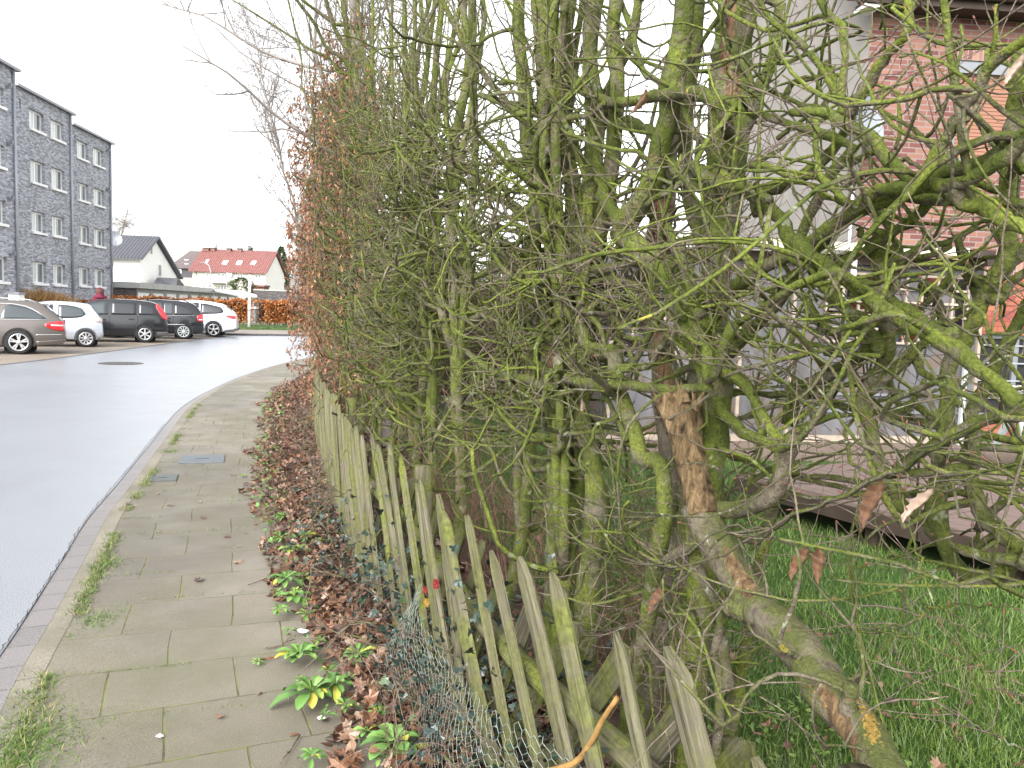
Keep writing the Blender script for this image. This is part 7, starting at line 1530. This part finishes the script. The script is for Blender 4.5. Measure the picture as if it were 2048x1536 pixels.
# green rosette weeds, each a plant of its own
WL = {}
def rosette(c, R, n, label, seed):
    root = thing('rosette_weed', label, 'weed', (c[0], c[1], c[2]), 'green rosette weeds among the fallen leaves'); V = []; F = []; Rn = []; rs = np.random.default_rng(seed)
    for i in range(n):
        a = 2*PI*(i*.381966)+rs.normal(0, .2); L = R*(.55+.5*rs.random())*(1-.35*i/n); el = .18+.75*i/n+rs.normal(0, .1); W = L*(.28+.1*rs.random()); d = np.array([math.cos(a)*math.cos(el), math.sin(a)*math.cos(el), math.sin(el)]); sd = np.array([-math.sin(a), math.cos(a), 0]); up = np.cross(sd, d)*-1
        if up[2] < 0: up = -up
        b = len(V); prof = [(0, .12), (.2, .16), (.42, .55), (.62, .95), (.80, 1.0), (.93, .65), (1.0, .12)]; r_ = rs.random()*.85 if rs.random() > .1 else .9+.1*rs.random()
        for t_, w in prof:
            m = d*L*t_-np.array([0, 0, 1])*L*.38*t_**2.4+up*.0
            for k in (-1, -.5, 0, .5, 1): V.append(m+sd*W*.5*w*k+up*W*(.20*abs(k)+.05*math.sin(t_*14+k*3))*w); Rn.append(min(1, max(0, r_+.06*(1-abs(k))+rs.normal(0, .03))))
        for i2 in range(6):
            for k in range(4): F.append((b+i2*5+k, b+i2*5+k+1, b+i2*5+k+6, b+i2*5+k+5))
    link_mesh('leaves', np_mesh('leaves', np.array(V), [np.array(F)], True, {'rnd': np.array(Rn)}), MAT['weed'], root, False); return root
weeds = [(625, 1400, .125, 16, 'broad leaved green rosette weed halfway along the bottom leaf bed, largest of the near pair'), (672, 1385, .09, 12, 'green rosette weed just right of the largest one near the bare slab'), (790, 1505, .12, 14, 'green weed with round leaves at the very bottom of the picture'), (600, 1325, .10, 14, 'pointed leaved green rosette weed beside two dry sticks on the pavement'), (715, 1325, .085, 11, 'green rosette weed half buried in brown leaves by a thin dry stalk'), (590, 1205, .095, 14, 'green rosette weed with raised leaves next to a yellowing leaf'), (572, 1170, .09, 15, 'full green rosette weed on the pavement edge, one above the raised leaved one'), (560, 1232, .06, 9, 'small flat green weed at the slab edge beside the ivy'), (590, 1110, .10, 15, 'green rosette weed with yellow green leaves, largest of the far group'), (560, 1085, .075, 11, 'green rosette weed left of the yellow green one'), (612, 1080, .07, 10, 'yellowish rosette weed right of the far group'), (565, 1042, .07, 12, 'small dark green rosette weed with one orange leaf'), (536, 968, .055, 9, 'pale green rosette weed near the cover plates'), (488, 950, .035, 7, 'tiny pale green weed out on the slabs'), (615, 1045, .05, 8, 'small green weed under the hedge twigs'), (640, 1090, .05, 8, 'little dark weed deep in the brown leaves'), (760, 1440, .06, 9, 'small sprawling green weed left of the bottom plant'), (625, 1530, .05, 9, 'low green weed at the bottom edge left of the round leaved plant'), (515, 1320, .03, 7, 'tiny sprig of weed in the slab joint beside the sticks')]
for i, (u, v, R, n, lab) in enumerate(weeds): c = ground(u, v, .075); rosette((c[0], c[1], .108 if u > 520 else .07), R*1.45, n+9, lab, i+3)
for i, (u, v) in enumerate([(545, 1088), (575, 1128), (604, 1165), (556, 1192), (612, 1238), (578, 1268), (640, 1292), (655, 1352), (602, 1372), (692, 1425), (650, 1442), (735, 1475), (762, 1528), (830, 1520), (560, 1005), (536, 1020), (700, 1370), (530, 930), (524, 905), (548, 950)]):
    c = ground(u, v, .075); rosette((c[0], c[1], .10), .05+.035*((i*7) % 5)/4, 9+i % 5, 'small pale green weed sprouting between the larger rosettes in the leaf strip', 40+i)['group'] = 'small weeds between the rosettes'
# weeds under the hedge further along, moss sprigs
C, w = bed_points(420, .0, .5, 5, 14); C[:, 2] = .08+.05*rng.random(len(C)); scatter_leaves('ground_ivy', 'small green ground cover sprouting among the leaves along the pavement edge', 'ground cover', C, (.03, .06), ['ivy', 'beech'], 'weed', 'stuff', flat=.5, rnd=rng.random(len(C))*.8)
C, w = bed_points(900, -.12, .25, 1.7, 9); C[:, 2] = .066+.02*rng.random(len(C)); C = C[np.sin(C[:, 1]*9)+np.sin(C[:, 1]*23) > .7]; scatter_leaves('chickweed', 'tiny bright green weeds in the joints along the pavement edge', 'ground cover', C, (.012, .024), ['beech'], 'weed', 'stuff', flat=.5, rnd=rng.random(len(C))*.8)
def blades(name, label, cat, C, D, L, w, mat, rnd, kind='stuff', nseg=3, drop=-.12):
    n = len(C); P = grow(C, D, L, nseg, .10, drop); A = norm(np.cross(P[:, -1]-P[:, 0], np.array([0, 0, 1])+rng.normal(0, .3, (n, 3)))); W = (w*(.7+.6*rng.random(n)))[:, None]*np.linspace(1, .15, nseg+1)[None]
    V = np.stack([P-A[:, None]*W[..., None]*.5, P+A[:, None]*W[..., None]*.5], 2).reshape(-1, 3); k = nseg+1; i = (np.arange(n)*k*2)[:, None]+np.arange(nseg)[None]*2; q = np.stack([i, i+1, i+3, i+2], -1).reshape(-1, 4)
    return tag(link_mesh(name, np_mesh(name, V, [q], False, {'rnd': np.repeat(rnd, k*2)}), MAT[mat]), label, cat, None, kind)
def lawn():
    n = 95000; y = .9+8.5*rng.random(n)**1.6; xl = fence_x(y)+.55+.15*rng.random(n); xr = np.minimum(.66*y+.5, 6); x = xl+(xr-xl)*rng.random(n); k = (xr > xl); x, y = x[k], y[k]; n = len(x)
    # not on the deck
    a = ground(1476, 948, .34); b = ground(2048, 1092, .34); d = norm((b-a)[:2]); nn = np.array([-d[1], d[0]]); q = np.column_stack([x-a[0], y-a[1]]); k = ~((q@nn > .05) & (q@nn < 2.5) & (q@d > .05)) & (y < 9.1); x, y = x[k], y[k]; n = len(x)
    pn = np.sin(x*3.1+1)*np.sin(y*2.3)+.5*np.sin(x*7+y*5); L = (.045+.05*rng.random(n))*(1+.25*pn)*np.where(y < 2.6, 1.15, .9)
    blades('lawn_grass', 'short lush green lawn grass in the garden behind the hedge', 'grass', np.column_stack([x, y, np.full(n, .045)]), norm(np.column_stack([rng.normal(0, .45, n), rng.normal(0, .45, n), np.ones(n)])), L, .0045, 'grass', np.clip(rng.random(n)*.9+.08*pn, 0, 1))
    n = 2600; y = 1.0+2.2*rng.random(n); x = fence_x(y)+.45+1.2*rng.random(n); scatter_leaves('lawn_weeds', 'small clover-like weeds between the grass near the trunks', 'ground cover', np.column_stack([x, y, .06+.05*rng.random(n)]), (.018, .035), ['beech', 'ivy'], 'grass', 'stuff', flat=.5, rnd=.2+.6*rng.random(n))
lawn()
n = 320; y = 1.3+5*rng.random(n)**1.4; x = fence_x(y)+.7+1.6*rng.random(n)**1.3
scatter_leaves('lawn_leaves', 'dull fallen leaves scattered on the lawn behind the hedge', 'leaf litter', np.column_stack([x, y, np.full(n, .10)]), (.03, .06), ['beech', 'maple'], 'litter', 'stuff', flat=.4, curl=.7)
def kerb_grass():
    n = 12000; y = 1.7+11*rng.random(n)**1.5; m = np.sin(y*2.9+.4)+.8*np.sin(y*6.3+1)+.5*np.sin(y*13)+.9*(y < 2.9)+.5*(y < 4); k = m > -.1; y = y[k]; n = len(y); kx = np.interp(y, offset(KERB, .115)[:, 1], offset(KERB, .115)[:, 0]); x = kx+rng.normal(0, .028, n)*(1+.9*(y < 3.1)); D = norm(np.column_stack([rng.normal(.15, .75, n), rng.normal(-.1, .6, n), .55+.5*rng.random(n)]))
    blades('kerb_grass', 'straggling tufts of green and straw coloured grass in the joint along the kerb', 'grass', np.column_stack([x, y, np.full(n, .05)]), D, .014+.034*rng.random(n), .0034, 'tuft', rng.random(n))
    # joints across the slabs: sparse moss and straw
    n = 3600; r = rng.integers(0, 22, n); yk = 2.0+.41*r; t = rng.random(n)**2.0; t = np.where(rng.random(n) < .35, 1-t*.8, t*.7); k0 = np.column_stack([np.interp(yk, KERB[:, 1], KERB[:, 0])+.12, yk]); sl = -.0; x = k0[:, 0]+t*1.15; y = yk+t*.36+rng.normal(0, .007, n); e = np.interp(y, LEAFEDGE[:, 1], LEAFEDGE[:, 0]); k = (x < e+.02) & (np.sin(r*2.3+t*5) > .1); x, y = x[k], y[k]; n = len(x)
    blades('joint_moss', 'thin moss and straw tufts growing in the joints between the paving slabs', 'moss', np.column_stack([x, y, np.full(n, .053)]), norm(np.column_stack([rng.normal(0, 1, n), rng.normal(0, .5, n), .5*np.ones(n)])), .010+.018*rng.random(n), .0030, 'tuft', rng.random(n))
    q0 = [ground(u, v, .05) for u, v in ((340, 903), (215, 1130), (195, 1240), (40, 1500), (540, 870), (530, 910))]
    Cc = np.concatenate([q+np.column_stack([rng.normal(0, s, m_), rng.normal(0, s*1.3, m_), np.zeros(m_)]) for q, s, m_ in zip(q0, (.05, .05, .05, .10, .12, .10), (150, 260, 260, 1200, 260, 260))]); n = len(Cc)
    blades('grass_tufts', 'little green grass tufts on the kerb and beside the planting bed', 'grass', Cc, norm(np.column_stack([rng.normal(0, .6, n), rng.normal(0, .6, n), np.ones(n)*.6])), .012+.026*rng.random(n), .0034, 'tuft', rng.random(n)*.6)
    # far verge
    n = 5000; t = rng.random(n); a = offset(fkc, -5.6); i = (t*(len(a)-1)).astype(int); w = rng.random(n)*4; nn = norm(offset(fkc, -7)-offset(fkc, -6)); P = a[i]+nn[i]*w[:, None]
    blades('verge_grass', 'green grass on the verge below the orange hedge', 'grass', np.column_stack([P, np.full(n, .09)]), norm(np.column_stack([rng.normal(0, .4, n), rng.normal(0, .4, n), np.ones(n)])), .08+.1*rng.random(n), .025, 'grass', rng.random(n))
kerb_grass()
# cut twigs and dead sticks in front of the fence
def sticks():
    n = 420; y = 1.9+8*rng.random(n)**1.3; s = np.interp(y, FEN[:, 1], FS)-F0; P = P3(s, 0.0, rng.normal(.02, .16, n)); P[:, 2] = .10+.32*rng.random(n)**1.5; D = norm(np.column_stack([rng.normal(-.45, .6, n), rng.normal(0, .6, n), rng.normal(.25, .45, n)])); L = .12+.28*rng.random(n); B = grow(P, D, L, 7, .17, .02, .35, .3); R = (.0022+.0035*rng.random(n)**2)[:, None]*np.linspace(1, .5, 8)[None]
    i = np.repeat(np.arange(n), 3); j = rng.integers(2, 7, len(i)); D2 = norm((B[i, j]-B[i, j-1])*30+rand_dirs(len(i))*.9); B2 = grow(B[i, j], D2, .05+.14*rng.random(len(i)), 5, .16, .02); R2 = np.full((len(i), 1), .0016)*np.linspace(1, .6, 6)[None]
    o = link_mesh('dead_twigs', tubes_mesh('dead_twigs', [(B, R, 5), (B2, R2, 4)]), MAT['bark_bare']); tag(o, 'tangle of dead brown twigs poking through the foot of the fence', 'twigs', None, 'stuff')
    n = 700; C, w = bed_points(n, .1, 1.1, 1.9, 11, 1.2); C[:, 2] = .09; D = norm(np.column_stack([rng.normal(0, .5, n), rng.normal(0, .5, n), np.ones(n)*.9])); B = grow(C, D, .06+.22*rng.random(n), 5, .10, -.03); o = link_mesh('dry_stalks', tubes_mesh('dry_stalks', [(B, np.full((n, 1), .0011)*np.linspace(1, .5, 6)[None], 3)], False), MAT['bark_bare']); tag(o, 'thin dry brown stalks standing among the fallen leaves', 'stalks', None, 'stuff')
    for (u0, v0, u1, v1, r, lab) in ((520, 1320, 605, 1300, .004, 'longer reddish stick lying across the slab edge'), (530, 1296, 590, 1278, .0035, 'shorter thin stick lying on the slab beside the longer one'), (495, 1170, 585, 1135, .003, 'slim stick on the pavement edge by the full rosette weed'), (600, 1470, 560, 1530, .003, 'thin bent twig on the bottom slab')):
        a = ground(u0, v0, .065); b = ground(u1, v1, .075); q = thing('fallen_stick', lab, 'stick', tuple(a)); m = (a+b)/2+rng.normal(0, .006, 3); k = MB(); k.tube([a, (a+m)/2+rng.normal(0, .003, 3), m, (b+m)/2+rng.normal(0, .004, 3), b], [r, r*.95, r*.9, r*.8, r*.5], 6); k.build('stem', MAT['redrot'] if 'reddish' in lab else MAT['bark_bare'], q)
        k = MB(); k.tube([m, m+(b-a)*.18+(0, .015, .01), m+(b-a)*.28+(0, .03, .015)], [r*.6, r*.5, r*.3], 5); k.build('side_twig', MAT['bark_bare'], q)
    # orange-brown cut branch at the bottom by the wire
    a = at(1130, 1530, 1.95); q = thing('cut_branch', 'yellow brown bent branch propped against the fence slats at the bottom', 'branch', tuple(a)); pts = [at(u, v, d) for u, v, d in ((1090, 1545, 1.95), (1150, 1525, 1.92), (1185, 1480, 1.87), (1205, 1440, 1.84), (1235, 1395, 1.8))]; k = MB(); k.tube(catmull(pts, 14), np.linspace(.009, .006, 14), 8); k.build('stem', plain('yellow brown bark', (.22, .13, .045), .8, .2, var=.4, scale=30), q)
    # litter: red lantern petals and a white scrap
    for u, v, sz, c, lab in ((872, 1168, .024, (.20, .025, .025), 'small bright red scrap caught in the chicken wire'), (850, 1180, .018, (.22, .03, .03), 'small dark red scrap behind the netting left of the bright one'), (853, 1205, .022, (.28, .17, .04), 'yellow orange scrap hanging in the netting'), (886, 1245, .028, (.14, .02, .025), 'dark red scrap low behind the netting')):
        s_ = dl(u); p = at(u, v, 3.02 if u > 860 else 3.10); q = thing('litter_scrap', lab, 'litter', tuple(p)); V = []; 
        for i in range(5):
            for j in range(4): x = (j-1.5)/3*sz*(1-.12*abs(i-2)); z = (i-2)/4*sz*1.6; V.append((p[0]+x, p[1]+.006*math.sin(i*2+j*1.7), p[2]+z))
        k = MB(); k.add(V, [(i*4+j, i*4+j+1, i*4+j+5, i*4+j+4) for i in range(4) for j in range(3)]); k.build('petal', plain('scrap '+lab[:14], c, .5, .3), q)
    for u, v, sz, lab in ((605, 1262, .03, 'crumpled pale white scrap lying among the leaves beside a rosette weed'), (643, 1437, .016, 'tiny white flower head lying on the bottom slab edge'), (320, 1473, .014, 'small pale petal in the middle of the nearest slab'), (533, 882, .03, 'white scrap on the ground near the leafy hedge end'), (640, 1084, .03, 'white scrap half under the ivy')):
        c = ground(u, v, .075 if v < 1460 else .06); q = thing('white_scrap', lab, 'litter', tuple(c)); n = 9; V = [(c[0], c[1], c[2]+.012)]
        for i in range(n): a = 2*PI*i/n; rr = sz*(.7+.5*rng.random()); V.append((c[0]+rr*math.cos(a), c[1]+rr*.8*math.sin(a), c[2]+.006*rng.random()))
        k = MB(); k.add(V, [(0, i+1, (i+1) % n+1) for i in range(n)]); k.build('scrap', MAT['white'], q)
    # crack along the gutter
sticks()
def gutter_crack():
    yy = np.linspace(1.6, 10.5, 260); kx = offset(KERB, -.155); x = np.interp(yy, kx[:, 1], kx[:, 0])+.010*np.cumsum(rng.normal(0, .35, 260))*.35*np.exp(-np.abs(np.sin(yy*1.4)))+.006*rng.normal(0, 1, 260); w = .0012+.0016*rng.random(260)
    V = np.concatenate([np.column_stack([x-w, yy, np.full(260, .0065)]), np.column_stack([x+w, yy, np.full(260, .0065)])]); i = np.arange(259); tag(link_mesh('road_joint', np_mesh('road_joint', V, [np.stack([i, i+260, i+261, i+1], -1)], False), MAT['edge_dark']), kind='structure')
MAT['edge_dark'] = plain('open joint', (.016, .015, .014), .9, .1)
gutter_crack()
# ------------------------------------------------------------------ light, sky, camera
w = bpy.data.worlds.new('World'); scn.world = w; w.use_nodes = True; nt = w.node_tree; bg = nt.nodes['Background']
sky = nt.nodes.new('ShaderNodeTexSky'); sky.sky_type = 'NISHITA'; sky.sun_disc = False
SUN_EL, SUN_AZ = math.radians(38), math.radians(200)
sky.sun_elevation = SUN_EL; sky.sun_rotation = SUN_AZ; sky.air_density = 1.0; sky.dust_density = 3.0; sky.ozone_density = 1.0
hs = nt.nodes.new('ShaderNodeHueSaturation'); hs.inputs['Saturation'].default_value = .12
nt.links.new(sky.outputs[0], hs.inputs['Color']); nt.links.new(hs.outputs[0], bg.inputs[0]); bg.inputs[1].default_value = .15
sun = bpy.data.lights.new('sun', 'SUN'); sun.energy = 1.0; sun.angle = math.radians(40); sun.color = (1, .97, .93)
so = bpy.data.objects.new('sun', sun); col.objects.link(so)
dv = Vector((math.sin(SUN_AZ)*math.cos(SUN_EL), math.cos(SUN_AZ)*math.cos(SUN_EL), math.sin(SUN_EL))); so.rotation_euler = dv.to_track_quat('Z', 'Y').to_euler(); so.location = (0, 0, 30)
cd = bpy.data.cameras.new('camera'); cam = bpy.data.objects.new('camera', cd); col.objects.link(cam)
cd.sensor_width = 36; cd.sensor_fit = 'HORIZONTAL'; cd.lens = FPX/2048*36; cd.clip_start = .05; cd.clip_end = 2000
cam.matrix_world = Matrix(((_R[0], _U[0], -_F[0], EYE[0]), (_R[1], _U[1], -_F[1], EYE[1]), (_R[2], _U[2], -_F[2], EYE[2]), (0, 0, 0, 1)))
scn.camera = cam
scn.view_settings.view_transform = 'Standard'; scn.view_settings.look = 'None'; scn.view_settings.exposure = EXPOSURE; scn.view_settings.gamma = 1
scn.cycles.use_denoising = True; scn.cycles.denoiser = 'OPENIMAGEDENOISE'; scn.cycles.denoising_input_passes = 'RGB_ALBEDO_NORMAL'; scn.cycles.denoising_prefilter = 'ACCURATE'
scn.cycles.max_bounces = 6; scn.cycles.diffuse_bounces = 3; scn.cycles.glossy_bounces = 3
